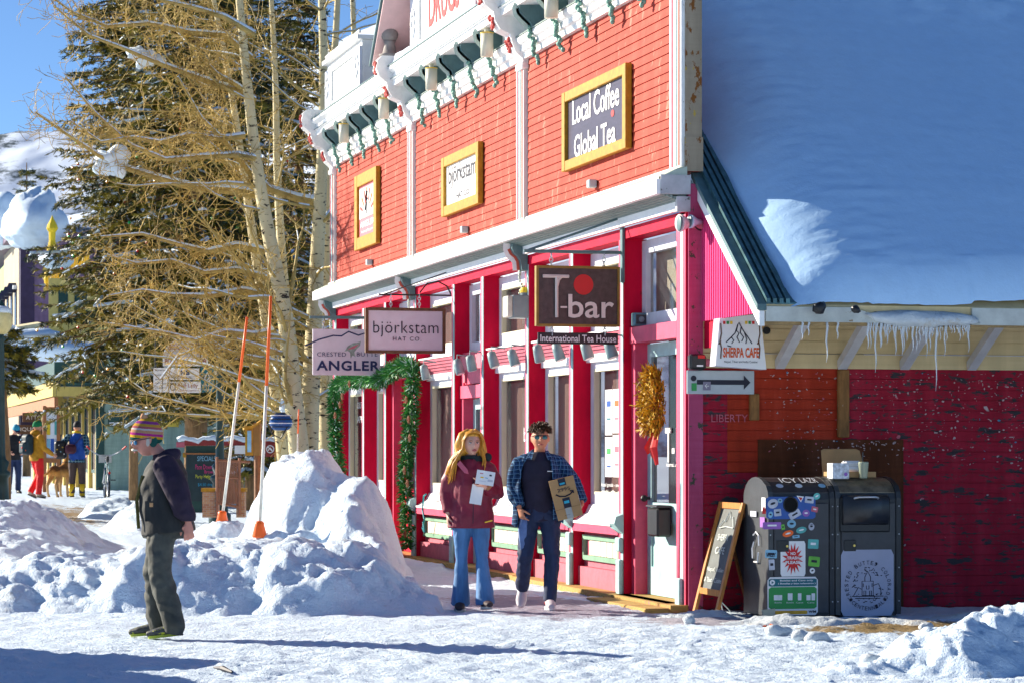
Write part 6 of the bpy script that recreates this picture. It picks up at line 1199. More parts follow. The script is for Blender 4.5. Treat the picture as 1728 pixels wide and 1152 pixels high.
put('shoulder_bag', remesh(MB().bev(-.02, .24, .14, .30, 1.0, 1.22, .05), .02, 3), M('plum_bag', (.07, .012, .03), .6), tC, True); put('bag_strap', MB().tube([v((-.17, .15, 1.42)), v((.02, .17, 1.22)), v((.12, .16, 1.1))], [(.02, .006)]*3, 6), MATS['plum_bag'], tC); put('shoulder_bag', remesh(MB().bev(.22, .50, -.02, .2, .88, 1.30, .05), .02, 3), BLACK, tC, True)
for k in range(6): put('badge', MB().ball(V((.26+.04*k, .205, 1.0+.05*((k*3) % 5))), (.014, .01, .014), 8, 6), (WTXT, YELP, SKY_)[k % 3], tC)
# ---------------------------------------------------------------- dog
def dog():
    p = atd(98, 835, 61.5); p = V((p.x, p.y, gz(p.x, p.y))); t = thing('dog', 'tan brindle dog standing with its back to the camera, head lifted', 'dog', p, rz=PHC+pi-.35); ORG[t] = V((0, 0, 0)); v = V; mb = MB()
    mb.tube([v((0, .30, .60)), v((0, .18, .62)), v((0, -.02, .60)), v((0, -.22, .60)), v((0, -.33, .66))], [(.075, .10), (.10, .12), (.095, .105), (.12, .15), (.10, .13)], 18, v((0, 0, 1)))
    mb.tube([v((0, -.30, .68)), v((0, -.40, .80)), v((0.02, -.44, .90))], [.10, .085, .07], 14); mb.ball(v((.02, -.47, .93)), (.075, .085, .075), 16, 12); mb.tube([v((.02, -.50, .92)), v((.04, -.60, .93)), v((.05, -.66, .92))], [.05, .038, .028], 12)
    for sx in (-1, 1):
        mb.tube([v((sx*.075, .20, .62)), v((sx*.10, .14, .46)), v((sx*.11, .30, .27)), v((sx*.115, .26, .08)), v((sx*.115, .21, .025))], [.095, .075, .036, .027, .032], 12); mb.tube([v((sx*.115, .26, .03)), v((sx*.118, .17, .02))], [.03, .026], 10)
        mb.tube([v((sx*.08, -.27, .60)), v((sx*.09, -.28, .40)), v((sx*.09, -.26, .22)), v((sx*.09, -.28, .03))], [.065, .045, .034, .028], 12); mb.tube([v((sx*.09, -.27, .025)), v((sx*.09, -.34, .02))], [.032, .026], 10)
        mb.add([v((sx*.05+.02, -.46, .97)), v((sx*.085+.02, -.42, .96)), v((sx*.10+.02, -.40, 1.03)), v((sx*.06+.02, -.44, 1.0)), v((sx*.09+.02, -.41, .99))], [(0, 1, 2), (0, 2, 3), (1, 4, 2), (0, 3, 4, 1)])
    mb.tube([v((0, .31, .64)), v((.10, .38, .52)), v((.24, .36, .45)), v((.34, .34, .47))], [.03, .026, .026, .012], 10)
    m, n, b = nodes('dog_coat', .85, 0, .15); vv = coords(n); sp = nn(n, 'ShaderNodeSeparateXYZ'); n.links.new(vv, sp.inputs[0]); k = mth(n, 'ADD', sp.outputs[2], mth(n, 'MULTIPLY', noisef(n, vv, 9, 3), .10))
    c = ramp(n, k, [(.28, (.58, .38, .18)), (.60, (.50, .24, .06)), (.72, (.16, .06, .02)), (.84, (.46, .21, .05))]); n.links.new(c, b.inputs['Base Color']); bump(n, b, noisef(n, coords(n, (1, 1, .4)), 70, 3), .5, .01)
    put('body', remesh(mb, .014, 3), m, t, True); put('collar', MB().tube([v((0+.08*cos(a), -.36+.06*sin(a), .76+.05*sin(a))) for a in [2*pi*q/14 for q in range(15)]], .012, 6), BLACK, t)
dog()
# ---------------------------------------------------------------- bicycle
def bicycle():
    p = atd(180, 838, 60); p = V((p.x, p.y, gz(p.x, p.y))); t = thing('bicycle', 'dark cruiser bicycle parked rear wheel first, with wide handlebar and red grip', 'bicycle', p, rz=PHC+pi+.22); ORG[t] = V((0, 0, 0)); v = V   # front points away (+Y local is the rear)
    for y, nm in ((.52, 'rear'), (-.52, 'front')):
        w_ = put('wheel', MB().tube([v((0, y+.33*cos(a), .34+.33*sin(a))) for a in [2*pi*q/32 for q in range(33)]], .024, 8, caps=False), BLACK, t, True)
        put('rim', MB().tube([v((0, y+.295*cos(a), .34+.295*sin(a))) for a in [2*pi*q/32 for q in range(33)]], .013, 6, caps=False), CHROME, w_, True); m_ = MB()
        for q in range(18): a = 2*pi*q/18; m_.cyl(v((.02 if q % 2 else -.02, y, .34)), v((0, y+.29*cos(a), .34+.29*sin(a))), .0025, 4)
        put('spokes', m_, CHROME, w_); put('hub', MB().cyl(v((-.05, y, .34)), v((.05, y, .34)), .03, 10), CHROME, w_)
        put('mudguard', MB().tube([v((0, y+.375*cos(a), .34+.375*sin(a))) for a in [pi*(.05+.8*q/12)-(0 if y > 0 else -.2) for q in range(13)]], [(.035, .006)]*13, 6, v((1, 0, 0))), M('dark_blue_bike_paint', (.02, .10, .12), .35), w_)
    BP = MATS['dark_blue_bike_paint']; bb, st, hd = v((0, .02, .30)), v((0, .20, .78)), v((0, -.38, .80))
    put('frame', MB().cyl(bb, st, .018, 8).cyl(st+v((0, -.02, -.05)), hd, .02, 8).cyl(bb, hd+v((0, .02, -.12)), .022, 8).cyl(bb, v((.04, .52, .34)), .011, 6).cyl(bb, v((-.04, .52, .34)), .011, 6).cyl(st, v((.04, .52, .34)), .010, 6).cyl(st, v((-.04, .52, .34)), .010, 6), BP, t)
    put('fork', MB().tube([hd+v((0, 0, .08)), hd+v((0, -.02, -.12)), v((.05, -.52, .34))], .014, 6).tube([hd+v((0, -.02, -.12)), v((-.05, -.52, .34))], .014, 6), CHROME, t)
    h_ = put('handlebar', MB().tube([v((-.38, -.12, 1.12)), v((-.26, -.2, 1.02)), v((-.12, -.36, .96)), v((0, -.38, .95)), v((.12, -.36, .96)), v((.26, -.2, 1.02)), v((.38, -.12, 1.12))], .013, 8), CHROME, t, True)
    for sx in (-1, 1): put('grip', MB().cyl(v((sx*.36, -.13, 1.10)), v((sx*.44, -.05, 1.17)), .02, 8), REDP, h_)
    put('saddle', remesh(MB().tube([v((0, .36, .88)), v((0, .24, .89)), v((0, .08, .88))], [(.09, .03), (.08, .03), (.02, .02)], 12, v((0, 0, 1)).cross(v((0, 1, 0)))), .012, 2), BLACK, t, True); put('seat_post', MB().cyl(st, v((0, .23, .87)), .013, 8), CHROME, t)
    put('pedal', MB().bev(.08, .19, -.12, -.04, .22, .245, .006), BLACK, t); put('pedal', MB().bev(-.19, -.08, .08, .16, .40, .425, .006), BLACK, t); put('crank', MB().cyl(v((.06, -.08, .23)), v((.04, .02, .30)), .012, 6).cyl(v((-.04, .02, .30)), v((-.06, .12, .41)), .012, 6).cyl(v((-.05, .02, .3)), v((.05, .02, .3)), .03, 10), CHROME, t)
    put('rear_reflector', MB().cyl(v((0, .86, .58)), v((0, .88, .58)), .03, 10), REDP, t); put('basket', boxframe(MB(), -.60, -.42, .80, .98, .02, -.14, .14), CHROME, t)
bicycle()
# ============================================================ TREES
def bark(name, base, mark, low=None):
    m, n, b = nodes(name, .75, 0, .2); v = coords(n, (1, 1, 3.2)); c = ramp(n, noisef(n, coords(n, (1, 1, .4)), 4, 4), [(.3, tuple(q*.72 for q in base)), (.7, base)])
    k = ramp(n, noisef(n, v, 5.5, 4, .6), [(.60, BW(0)), (.63, BW(1))]); c = mix(n, k, c, mark)
    k2 = ramp(n, noisef(n, coords(n, (1, 1, 6)), 9, 3, .6), [(.66, BW(0)), (.70, BW(.8))]); c = mix(n, k2, c, mark)
    n.links.new(c, b.inputs['Base Color']); bump(n, b, noisef(n, v, 16, 4), .5, .015); return m
ASP = bark('aspen_bark', (.74, .64, .38), (.05, .04, .03)); TWIG = M('aspen_twig', (.42, .29, .075), .7, var=.75, scale=1.6, bmp=0); LIMB = M('aspen_limb', (.42, .31, .10), .7, var=.3, scale=6, bmp=.2)
def np_noise3(rng, n): return rng.normal(size=(n, 3))
def aspen(label, tr, D, seed, limbs, width, L_rng=(1.6, 3.8), bias=-.35, zmax=13., dens=1.):
    """tr: trunk line in photo pixels from foot to top, at distance D; all limbs and twigs are grown in space"""
    rng = np.random.default_rng(seed); P = [atd(px, py, D) for px, py in tr]; foot = V((P[0].x, P[0].y, gz(P[0].x, P[0].y)-.1))
    P[0].z = max(P[0].z, foot.z+.2); t = thing('aspen_tree', label, 'tree', foot, 'bare aspen trees left of the shop')
    pts = [foot]+P; m = len(pts); top = pts[-1]+(pts[-1]-pts[-2]).normalized()*2.2; pts = pts+[top]
    # smooth trunk
    fine = []
    for i in range(len(pts)-1):
        p0, p1, p2, p3 = pts[max(i-1, 0)], pts[i], pts[i+1], pts[min(i+2, len(pts)-1)]
        for k in range(8):
            u = k/8; q = .5*((2*p1)+(p2-p0)*u+(2*p0-5*p1+4*p2-p3)*u*u+(3*p1-p0-3*p2+p3)*u**3); q = V((q.x, q.y+.12*sin(q.z*.8+seed), q.z)); fine.append(q)
    fine.append(top); H = top.z-foot.z; r0 = width/2
    rad = [r0*(1.15-.95*((q.z-foot.z)/H)**.8)+(.05*max(0, 1-(q.z-foot.z)/.5)) for q in fine]
    put('trunk', MB().tube(fine, rad, 14), ASP, t, True); S = []; LS = []; SN = []
    for k in range(limbs):
        z = rng.uniform(1.9, min(zmax, top.z-.3)) if k % 6 else rng.uniform(1.6, 3.5); i = min(range(len(fine)), key=lambda j: abs(fine[j].z-z)); st = np.array(fine[i]); hz = 1-(z-foot.z)/H
        az = rng.uniform(0, 2*pi); d = np.array([cos(az)+bias*C_*1.5, sin(az)-bias*S_, rng.uniform(.15, .75)]); d /= np.linalg.norm(d); L = rng.uniform(*L_rng)*(.45+.75*hz); r = max(.009, rad[i]*rng.uniform(.16, .27)); ns = 9; p = st; sag = rng.uniform(-.02, .05)
        for s in range(ns):
            d = d+rng.normal(size=3)*.13+np.array([0, 0, .05-sag*.9]); d /= np.linalg.norm(d); q = p+d*L/ns; ra, rb = r*(1-s/ns)+.006, r*(1-(s+1)/ns)+.006; LS.append((*p, *q, ra, rb))
            if ra > .012 and abs(d[2]) < .6 and rng.random() < .7: SN.append((*(p+np.array([0, 0, ra*.75])), *(q+np.array([0, 0, rb*.75])), ra*.85, rb*.8))
            for _ in range(int(.8*dens+rng.random()*.9)):           # second order
                d2 = d*.5+rng.normal(size=3)*.62+np.array([0, 0, -.08]); d2 /= np.linalg.norm(d2); L2 = rng.uniform(.35, 1.1)*(1.1-.5*s/ns); p2 = p+(q-p)*rng.random(); r2 = min(ra*.55, .014)
                for s2 in range(5):
                    d2 = d2+rng.normal(size=3)*.22+np.array([0, 0, .03]); d2 /= np.linalg.norm(d2); q2 = p2+d2*L2/5; S.append((*p2, *q2, max(.0055, r2*(1-s2/5)), max(.005, r2*(1-(s2+1)/5))))
                    for _ in range(1 if rng.random() < .75*dens else 0):
                        d3 = d2*.6+rng.normal(size=3)*.6; d3 /= np.linalg.norm(d3); L3 = rng.uniform(.12, .42); p3 = q2
                        for s3 in range(3):
                            d3 = d3+rng.normal(size=3)*.30; d3 /= np.linalg.norm(d3); q3 = p3+d3*L3/3; S.append((*p3, *q3, .0050, .0042)); p3 = q3
                        if rng.random() < .5: S.append((*q3, *(q3+d3*.03), .009, .003))
                    p2 = q2
            p = q
    multi_segs('crown', [(LS, 7, LIMB), (S, 3, TWIG)]+([(SN, 6, SNOW)] if SN else []), t)
    return t
AD = [((480, 775), (462, 640), (447, 540), (428, 420), (412, 300), (388, 130), (362, 0)), ((505, 775), (492, 660), (480, 540), (456, 410), (438, 300), (420, 150), (404, 0)), ((518, 780), (500, 640), (482, 500), (470, 300), (465, 150), (456, 0)),
      ((518, 790), (524, 660), (533, 520), (543, 300), (545, 150), (541, 0)), ((552, 790), (551, 660), (553, 500), (553, 300), (562, 120), (570, 0)), ((596, 700), (594, 500), (592, 250), (600, 120), (597, 0))]
AL = ['aspen with slender trunk leaning furthest left, first of the aspen clump', 'thick aspen trunk leaning left with a dark eye scar, second of the clump', 'slim straight aspen between the two thick trunks', 'thick pale aspen standing upright just left of the fishing shop sign', 'upright aspen closest to the corner of the shop front', 'aspen whose top shows above the white parapet behind the shop']
for k, (tr, D, w_, nl) in enumerate(zip(AD, (46., 44.5, 47.5, 45., 47., 49.), (.24, .36, .24, .36, .30, .26), (32, 30, 22, 22, 14, 14))):
    aspen(AL[k], tr, D, 20+k, nl, w_, bias=(-.75, -.7, -.3, -.15, .0, .1)[k], dens=(1.1, 1.1, .9, .8, .8, .8)[k])
# long named limbs that reach left across the spruces
rng = np.random.default_rng(5); t = None
def long_limb(pl, D, r, parent_tree, seed, dens=7):
    rng = np.random.default_rng(seed); P = [np.array(atd(px, py, D-.25*i)) for i, (px, py) in enumerate(pl)]; S, LS, SN = [], [], []; n = len(P)
    for i in range(n-1):
        for k in range(5):
            a = P[i]+(P[i+1]-P[i])*k/5; b = P[i]+(P[i+1]-P[i])*(k+1)/5; u = (i+k/5)/(n-1); ra = r*(1-.85*u)+.006; LS.append((*a, *b, ra, r*(1-.85*(u+.2/(n-1)))+.006)); SN.append((*(a+np.array([0, 0, ra*.8])), *(b+np.array([0, 0, ra*.75])), ra*.85, ra*.8))
            for _ in range(dens if u > .15 else 1):
                d2 = (b-a)/np.linalg.norm(b-a)*.5+rng.normal(size=3)*.6+np.array([0, 0, -.12]); d2 /= np.linalg.norm(d2); L2 = rng.uniform(.25, .85); p2 = a+(b-a)*rng.random()
                for s2 in range(5):
                    d2 = d2+rng.normal(size=3)*.28; d2 /= np.linalg.norm(d2); q2 = p2+d2*L2/5; S.append((*p2, *q2, .0085*(1-s2/7), .0085*(1-(s2+1)/7)))
                    for _ in range(1):
                        d3 = d2*.6+rng.normal(size=3)*.6; d3 /= np.linalg.norm(d3); L3 = rng.uniform(.10, .38); p3 = q2
                        for s3 in range(3): d3 = d3+rng.normal(size=3)*.3; d3 /= np.linalg.norm(d3); q3 = p3+d3*L3/3; S.append((*p3, *q3, .005, .0042)); p3 = q3
                    p2 = q2
    multi_segs('long_limb', [(LS, 8, LIMB), (S, 3, TWIG), (SN, 6, SNOW)], parent_tree)
trees_ = [o for o in bpy.data.objects if o.name.startswith('aspen_tree')]
LL = [([(440, 330), (390, 322), (330, 318), (270, 302), (215, 285), (165, 262), (110, 225), (60, 190)], .075, 0), ([(425, 160), (385, 150), (335, 132), (275, 110), (215, 85), (150, 60), (90, 10)], .06, 0), ([(430, 60), (380, 30), (330, 14), (270, 0), (200, -20)], .05, 1), ([(445, 425), (400, 415), (350, 425), (310, 415), (240, 395), (170, 400)], .06, 1), ([(455, 500), (410, 490), (350, 500), (290, 498), (240, 490), (180, 500)], .05, 1),
      ([(460, 560), (430, 565), (380, 560), (330, 575), (280, 562), (220, 552), (175, 545)], .05, 0), ([(545, 345), (500, 335), (455, 320), (420, 290), (380, 240), (340, 200), (300, 130)], .07, 3), ([(430, 170), (400, 145), (365, 125), (352, 110), (350, 98)], .045, 1), ([(412, 230), (370, 235), (320, 228), (270, 240), (225, 232), (170, 240), (120, 205)], .045, 0), ([(470, 620), (430, 585), (400, 570), (370, 590), (340, 585), (300, 600), (270, 640)], .04, 1),
      ([(425, 100), (380, 60), (320, 55), (250, 40), (180, 45), (120, 20), (80, -10)], .05, 0), ([(440, 270), (400, 262), (340, 265), (280, 270), (220, 245), (160, 190), (110, 130)], .05, 1), ([(450, 470), (400, 455), (345, 460), (290, 440), (230, 445), (180, 430)], .045, 0)]
for k, (pl, r, ti) in enumerate(LL): long_limb(pl, 45.6-(k % 3)*.5, r, trees_[ti], 60+k, 2)
for px, py, a, b, lb in ((243, 97, .28, .16, 'upper snow clump caught in the bare aspen twigs'), (190, 272, .30, .22, 'large snow clump caught in the aspen twigs at left'), (487, 690, .16, .26, 'snow clump wedged low against the aspen trunks')):
    p = atd(px, py, 44.6); solo('snow_clump', MB().ball(p, (a, .2, b), 24, 16, lambda q: q*(1+.75*fbm(q*5+V((px, 0, 0)), 1, 4))), SNOW, lb, 'snow', 'snow clumps caught in the trees', True)
# ---- spruces
NEED = M('spruce_needles', (.23, .19, .018), .6, var=.6, scale=2.2, bmp=0); NEEDD = M('spruce_needles_dark', (.03, .05, .02), .65, var=.5, scale=3, bmp=0)
SBARK = M('spruce_bark', (.26, .15, .07), .85, var=.4, scale=9, stretch=(2, 2, .5), bmp=.6, bscale=14, bdist=.03)
def spruce(label, px, D, H, R0, seed, z0=2.2, dens=1., ground=None, grp='spruce trees behind the aspens', tw=.16, snow=.22, step=.25, ppx=None, br=10):
    rng = np.random.default_rng(seed); f = atd(px, 700, D); f = V((f.x, f.y, gz(f.x, f.y)-.05 if ground is None else ground)); t = thing('spruce_tree', label, 'tree', f, grp)
    put('trunk', MB().tube([f, f+V((.03, 0, H*.3)), f+V((0, .05, H*.7)), f+V((0, 0, H))], [tw*1.15, tw*.95, tw*.5, .02], 12), SBARK, t, True)
    V_, Q, MI, LS, SV, SQ = [], [], [], [], [], []; z = z0; nv = 0; VV = []; SNP = []
    while z < H-.1:
        u = (z-z0)/(H-z0); RL_ = R0*(1-u)**.85*(.75 if u < .05 else 1)
        for b in range(br):
            az = rng.uniform(0, 2*pi); L = RL_*rng.uniform(.72, 1.12)+.12; n = max(4, int(L/.28)); d = np.array([cos(az), sin(az), .12-.25*(1-u)]); p = np.array([f.x, f.y, f.z+z+rng.uniform(-.1, .1)])
            for s in range(n):
                d = d+np.array([0, 0, -.045 if s < n*.6 else .07])+rng.normal(size=3)*.05; d /= np.linalg.norm(d); q = p+d*L/n; LS.append((*p, *q, .022*(1-s/n)+.004, .022*(1-(s+1)/n)+.004))
                side = np.cross(d, [0, 0, 1]); side /= max(1e-6, np.linalg.norm(side)); w2 = (1-(s/n)*.65)
                for sg in (-1, 1):
                    for _ in range(2 if dens > .8 else 1):
                        c0 = p+(q-p)*rng.random(); dd = d*.6+side*sg*rng.uniform(.5, 1.1)+np.array([0, 0, rng.uniform(-.45, .1)]); dd /= np.linalg.norm(dd); TL = min(.55, .22+.20*L)*w2*rng.uniform(.7, 1.2)
                        k = int(15*dens); a = rng.random(k)[:, None]; base = c0+dd*TL*a; rv = rng.normal(size=(k, 3)); rv -= (rv @ dd)[:, None]*dd; rv /= np.linalg.norm(rv, axis=1, keepdims=True)
                        tip = base+(rv*.62+dd*.75)*rng.uniform(.07, .12, (k, 1)); sd = np.cross(rv, dd)*.011
                        VV.append(np.stack([base-sd, base+sd, tip+sd*.5, tip-sd*.5], 1).reshape(-1, 4, 3)); MI += [1 if rng.random() < .38 else 0]*k
                        if rng.random() < snow*.5: SNP.append((*(c0+dd*TL*.1+[0, 0, .035]), *(c0+dd*TL*rng.uniform(.5, .95)+[0, 0, .03]), .034*rng.uniform(.5, 1.2), .014))
                p = q
            if rng.random() < snow*.6: SNP.append((*(p-d*L*.35+[0, 0, .06]), *(p+[0, 0, .04]), .06*rng.uniform(.5, 1.1), .03))
        z += step*rng.uniform(.8, 1.2)
    A = np.concatenate(VV); N = len(A); np_mesh('needles', A.reshape(-1, 3), np.arange(N*4).reshape(N, 4), [NEED, NEEDD], t, midx=MI)
    multi_segs('branches', [(LS, 5, SBARK)]+([(SNP, 6, SNOW)] if SNP else []), t)
    return t, f
t1, f1_ = spruce('tall broad spruce at left with tiny coloured lights in its low branches', 225, 58, 15.5, 2.55, 1, z0=2.45, tw=.09)
t2, f2_ = spruce('tall spruce behind the aspens with thick brown trunk, left of the lamp post', 330, 56, 17.5, 2.5, 2, z0=2.1, tw=.22)
t3, f3_ = spruce('tall spruce just right of the lamp post', 392, 58, 17, 2.5, 3, z0=2.6, tw=.22)
t4, f4_ = spruce('spruce partly hidden behind the upright aspens', 505, 60, 12.5, 1.9, 4, z0=4.2, dens=.8)
spruce('small dark spruce in front of the snowy hill at far left', 45, 115, 13.5, 1.9, 5, z0=6, dens=.7, grp='distant spruces', step=.4, snow=.8)
spruce('low young spruce by the board fence under the snowy slope', 425, 54, 3.0, 1.0, 6, z0=.9, dens=.9, snow=.5)
spruce('dark spruce bough beside the green lamp post at the left edge', 2, 50, 3.9, .75, 7, z0=2.6, snow=.6, grp='distant spruces')
rr = random.Random(9)
for tt, f, R0 in ((t1, f1_, 2.6), (t2, f2_, 2.4), (t3, f3_, 2.1)):
    for c_, nm in ((M('red_bulb', (.7, .02, .01), .3, bmp=0), 0), (M('green_bulb', (.0, .45, .1), .3, bmp=0), 1), (M('orange_bulb', (.8, .3, .01), .3, bmp=0), 2)):
        m_ = MB()
        for k in range(14): z = rr.uniform(2.2, 8); a = rr.uniform(pi, 2*pi); r = R0*(1-z/17)*rr.uniform(.7, 1.05); m_.ball((f.x+r*cos(a), f.y+r*sin(a), f.z+z), .032, 6, 4)
        tag(put('light_bulbs', m_, c_, tt), None, None, None, 'stuff')
# ============================================================ LEFT BACKGROUND
SAGE = siding('sage_clapboard', (.32, .42, .33), (.2, .27, .22)); PURPW = siding('mauve_clapboard', (.26, .17, .28), (.18, .11, .2)); TAUPE = siding('taupe_clapboard', (.42, .36, .27), (.3, .25, .2)); LIMEW = siding('pale_green_clapboard', (.33, .50, .20), (.25, .38, .15))
YWALL = M('ochre_yellow_paint', (.55, .40, .10), .6, var=.1); DGREEN = M('dark_green_paint', (.015, .06, .05), .5, var=.2); OXB = M('oxblood_paint', (.26, .03, .03), .6, var=.2); RUSTB = M('rust_brown_paint', (.35, .13, .04), .6, var=.2)
def cp(px, D): q = atd(px, HY, D); return q.x, q.y
# B1: sage building, camera-side wall
x0, y0 = cp(172, 72); g = .38
b1_ = thing('sage_building', 'low sage green clapboard building behind the spruces with ochre shop front', 'building', (x0, y0, g))
put('side_wall', clap_y(y0, x0, x0+9, g-.2, 4.4, .16), SAGE, b1_); put('corner_post', MB().box(x0-.16, x0+.06, y0-.05, y0+.16, g-.2, 4.3), DGREEN, b1_)
LB = 26; fxx = x0-.02
put('front_wall', MB().box(fxx, fxx+.2, y0+.17, y0+LB, g-.2, 3.3), TAUPE, b1_)
k = y0+.4; i = 0
while k < y0+LB-1:
    put('shop_post', MB().box(fxx-.10, fxx-.002, k, k+.28, g, 3.1), YWALL, b1_); put('window', MB().box(fxx-.04, fxx-.003, k+.42, k+1.5, g+.6, 2.8), INTER, b1_); put('green_frame', boxframe(MB(), k+.36, k+1.58, g+.5, 2.9, .09, fxx-.08, fxx-.042), DGREEN, b1_); k += 2.1; i += 1
put('balcony_fascia', MB().box(fxx-1.3, fxx-1.2, y0-.05, y0+LB, 2.95, 3.35), YWALL, b1_); put('brown_beam', MB().box(fxx-1.25, fxx-1.15, y0, y0+LB, 2.62, 2.93), RUSTB, b1_); put('balcony_floor', MB().box(fxx-1.19, fxx+.2, y0, y0+LB, 3.22, 3.33), DGREEN, b1_)
put('balcony_end', MB().box(fxx-1.19, fxx-.01, y0-.06, y0-.03, 2.95, 3.21), YWALL, b1_)
put('parapet', MB().box(fxx-1.25, fxx+.3, y0+.02, y0+LB, 3.36, 3.9), DGREEN, b1_)
for s, x_, z_ in (('ATTORNEY', -1.0, 2.48), ('LIQUOR 43', -1.25, 2.12)): bo = put('hanging_board', MB().box(fxx+x_-.55, fxx+x_+.55, y0+8, y0+8.06, z_-.14, z_+.14), DWOOD, b1_); letters(s, (fxx+x_, y0+7.99, z_), .9, .13, FACE_C, CTXT, bo)
# notice board on the front, seen side on
nb = thing('notice_board', 'wooden framed glazed notice board with posters behind the mustard jacket', 'notice board', (*cp(88, 69), g)); xa, ya = cp(72, 69); xb, yb_ = cp(102, 69)
put('backing', MB().box(xa+.08, xb-.08, ya-.04, ya, 1.3, 2.5), PAPER, nb); put('frame', MB().box(xa, xa+.09, ya-.08, ya+.02, .4, 2.65).box(xb-.09, xb, ya-.08, ya+.02, .4, 2.65).box(xa+.09, xb-.09, ya-.08, ya+.02, 2.5, 2.62).box(xa+.09, xb-.09, ya-.08, ya+.02, 1.18, 1.3), RUSTB, nb)
for q, c in enumerate((SKY_, BLUEP, SILV, YELP, PAPER, MINT)): put('poster', MB().box(xa+.1+.1*(q % 3), xa+.19+.1*(q % 3), ya-.048, ya-.043, 1.45+.45*(q//3), 1.8+.45*(q//3)), c, nb)
sg = thing('wall_poster', 'yellow poster with red arrow on the sage wall', 'sign', V((*cp(285, 71.5), 2.2))); xa, ya = cp(262, 71.9); xb, _ = cp(306, 71.9); yy = y0-.04; zl, zh = Z_(719, 71.7), Z_(690, 71.7)
put('panel', MB().box(xa, xb, yy-.03, yy, zl, zh), M('yellow_print', (.70, .48, .05), .5, bmp=0), sg); shape([(-.5, .15), (.1, .15), (.1, .5), (.5, 0), (.1, -.5), (.1, -.15), (-.5, -.15)], V((xb-.22, yy-.032, (zl+zh)/2+.02)), .32, .2, FACE_C, REDP, sg, 'arrow'); letters('25', V((xa+.25, yy-.032, zl+.2)), .25, .18, FACE_C, BLUEP, sg)
sg = thing('wall_poster', 'dark framed banner on the sage wall left of the yellow poster', 'sign', V((*cp(215, 71.5), 2.2))); xa, _ = cp(183, 71.9); xb, _ = cp(250, 71.9); put('panel', MB().box(xa, xb, yy-.03, yy, zl, zh-.05), DGREEN, sg); put('band', MB().box(xa+.03, xb-.03, yy-.034, yy-.031, zl+.03, zl+.12), PAPER, sg)
# purple building behind, with its pale front
x1, y1 = cp(58, 96); pb_ = thing('mauve_building', 'tall mauve and taupe clapboard building at left with snow on its roof', 'building', (x1, y1, g))
put('side_wall', clap_y(y1, x1, x1+5, 2, Z_(388, 96), .18), PURPW, pb_); put('corner_board', MB().box(x1-.5, x1-.001, y1-.05, y1+.4, 2, Z_(385, 96)), M('dark_plum_paint', (.05, .03, .08), .6), pb_)
put('front_wall', MB().box(x1-.52, x1-.3, y1+.45, y1+9, 2, Z_(392, 96)), TAUPE, pb_); put('front_wall', MB().box(x1-.52, x1-.3, y1+9.02, y1+26, 2, Z_(420, 96)), LIMEW, pb_)
for q in range(9):
    yy = y1+1.5+q*2.3; w_ = put('window', MB().box(x1-.56, x1-.522, yy, yy+.8, Z_(560, 96), Z_(485, 96)).tube([V((x1-.54, yy+.4, Z_(485, 96)-.1)), V((x1-.54, yy+.4, Z_(473, 96)))], [(.4, .03), (.25, .03)], 10), M('dark_arched_window', (.02, .02, .05), .2), pb_); put('window_hood', MB().box(x1-.66, x1-.53, yy-.1, yy+.9, Z_(484, 96), Z_(478, 96)), FRAME, w_)
put('roof_cornice', MB().box(x1-.9, x1+.1, y1-.1, y1+26, Z_(402, 96), Z_(388, 96)), M('plum_cornice', (.10, .06, .12), .6), pb_); put('side_roof', MB().prism([(x1-.2, y1-.3, Z_(388, 96)), (x1+5.3, y1-.3, Z_(405, 96)), (x1+5.3, y1-.3, Z_(396, 96)), (x1-.2, y1-.3, Z_(376, 96))], V((0, 8, 0))), M('blue_grey_roof', (.10, .14, .24), .5), pb_)
zb_ = Z_(405, 94)
solo('roof_snow', MB().ball(V((x1+.1, y1+.2, zb_+.65)), (1.15, 2.0, .95), 34, 22, lambda q: V((q.x+.25*q.z, q.y, q.z*(1.45 if q.z > 0 and q.x < .45 else .85)))*(1+.22*fbm(q*1.1, 1, 3))), SNOW, 'huge overhanging snow cornice on the mauve building roof', 'snow', None, True)
solo('roof_snow', MB().ball(atd(6, 372, 100), (.9, 1.2, 1.0), 24, 16, lambda q: q*(1+.25*fbm(q*1.6, 1, 3))), SNOW, 'rounded snow pile on the roof at the left edge', 'snow', None, True)
x2, y2 = cp(120, 84); yb2 = thing('yellow_building', 'yellow walled building with ochre balustrade behind the spruce', 'building', (x2, y2, g)); put('wall', clap_y(y2, x2-.7, x2+6, 2, Z_(470, 84), .2), M('pale_yellow_wall', (.68, .52, .16), .6, var=.08), yb2)
a, b = atd(76, 456, 84), atd(150, 408, 88)
put('balustrade_rail', MB().tube([a, b], .09, 6).tube([a-V((0, 0, .62)), b-V((0, 0, .62))], .07, 6), YWALL, yb2); m_ = MB()
for k in range(16): p = a.lerp(b, (k+.5)/16); m_.tube([p, p-V((0, 0, .3)), p-V((0, 0, .62))], [.05, .09, .04], 6)
put('balusters', m_, YELP, yb2); put('window', MB().box(x2-.4, x2-.1, y2-.03, y2-.015, Z_(545, 84), Z_(490, 84)).box(x2+.1, x2+.5, y2-.03, y2-.015, Z_(545, 84), Z_(490, 84)), DGREEN, yb2)
for (px, py, w2, h2, lb) in ((95, 440, .55, .28, 'snow mound on the balcony corner by the yellow parasol'), (40, 575, 1.5, .35, 'snow covering the canopy roof at left, below the mauve wall'), (95, 590, 1.3, .3, 'snow on the lower canopy beside the spruce boughs')):
    solo('roof_snow', MB().ball(atd(px, py, 82 if py < 500 else 70), (w2, .8, h2), 26, 14, lambda q: q*(1+.2*fbm(q*1.7+V((px, 0, 0)), 1, 3))), SNOW, lb, 'snow', None, True)
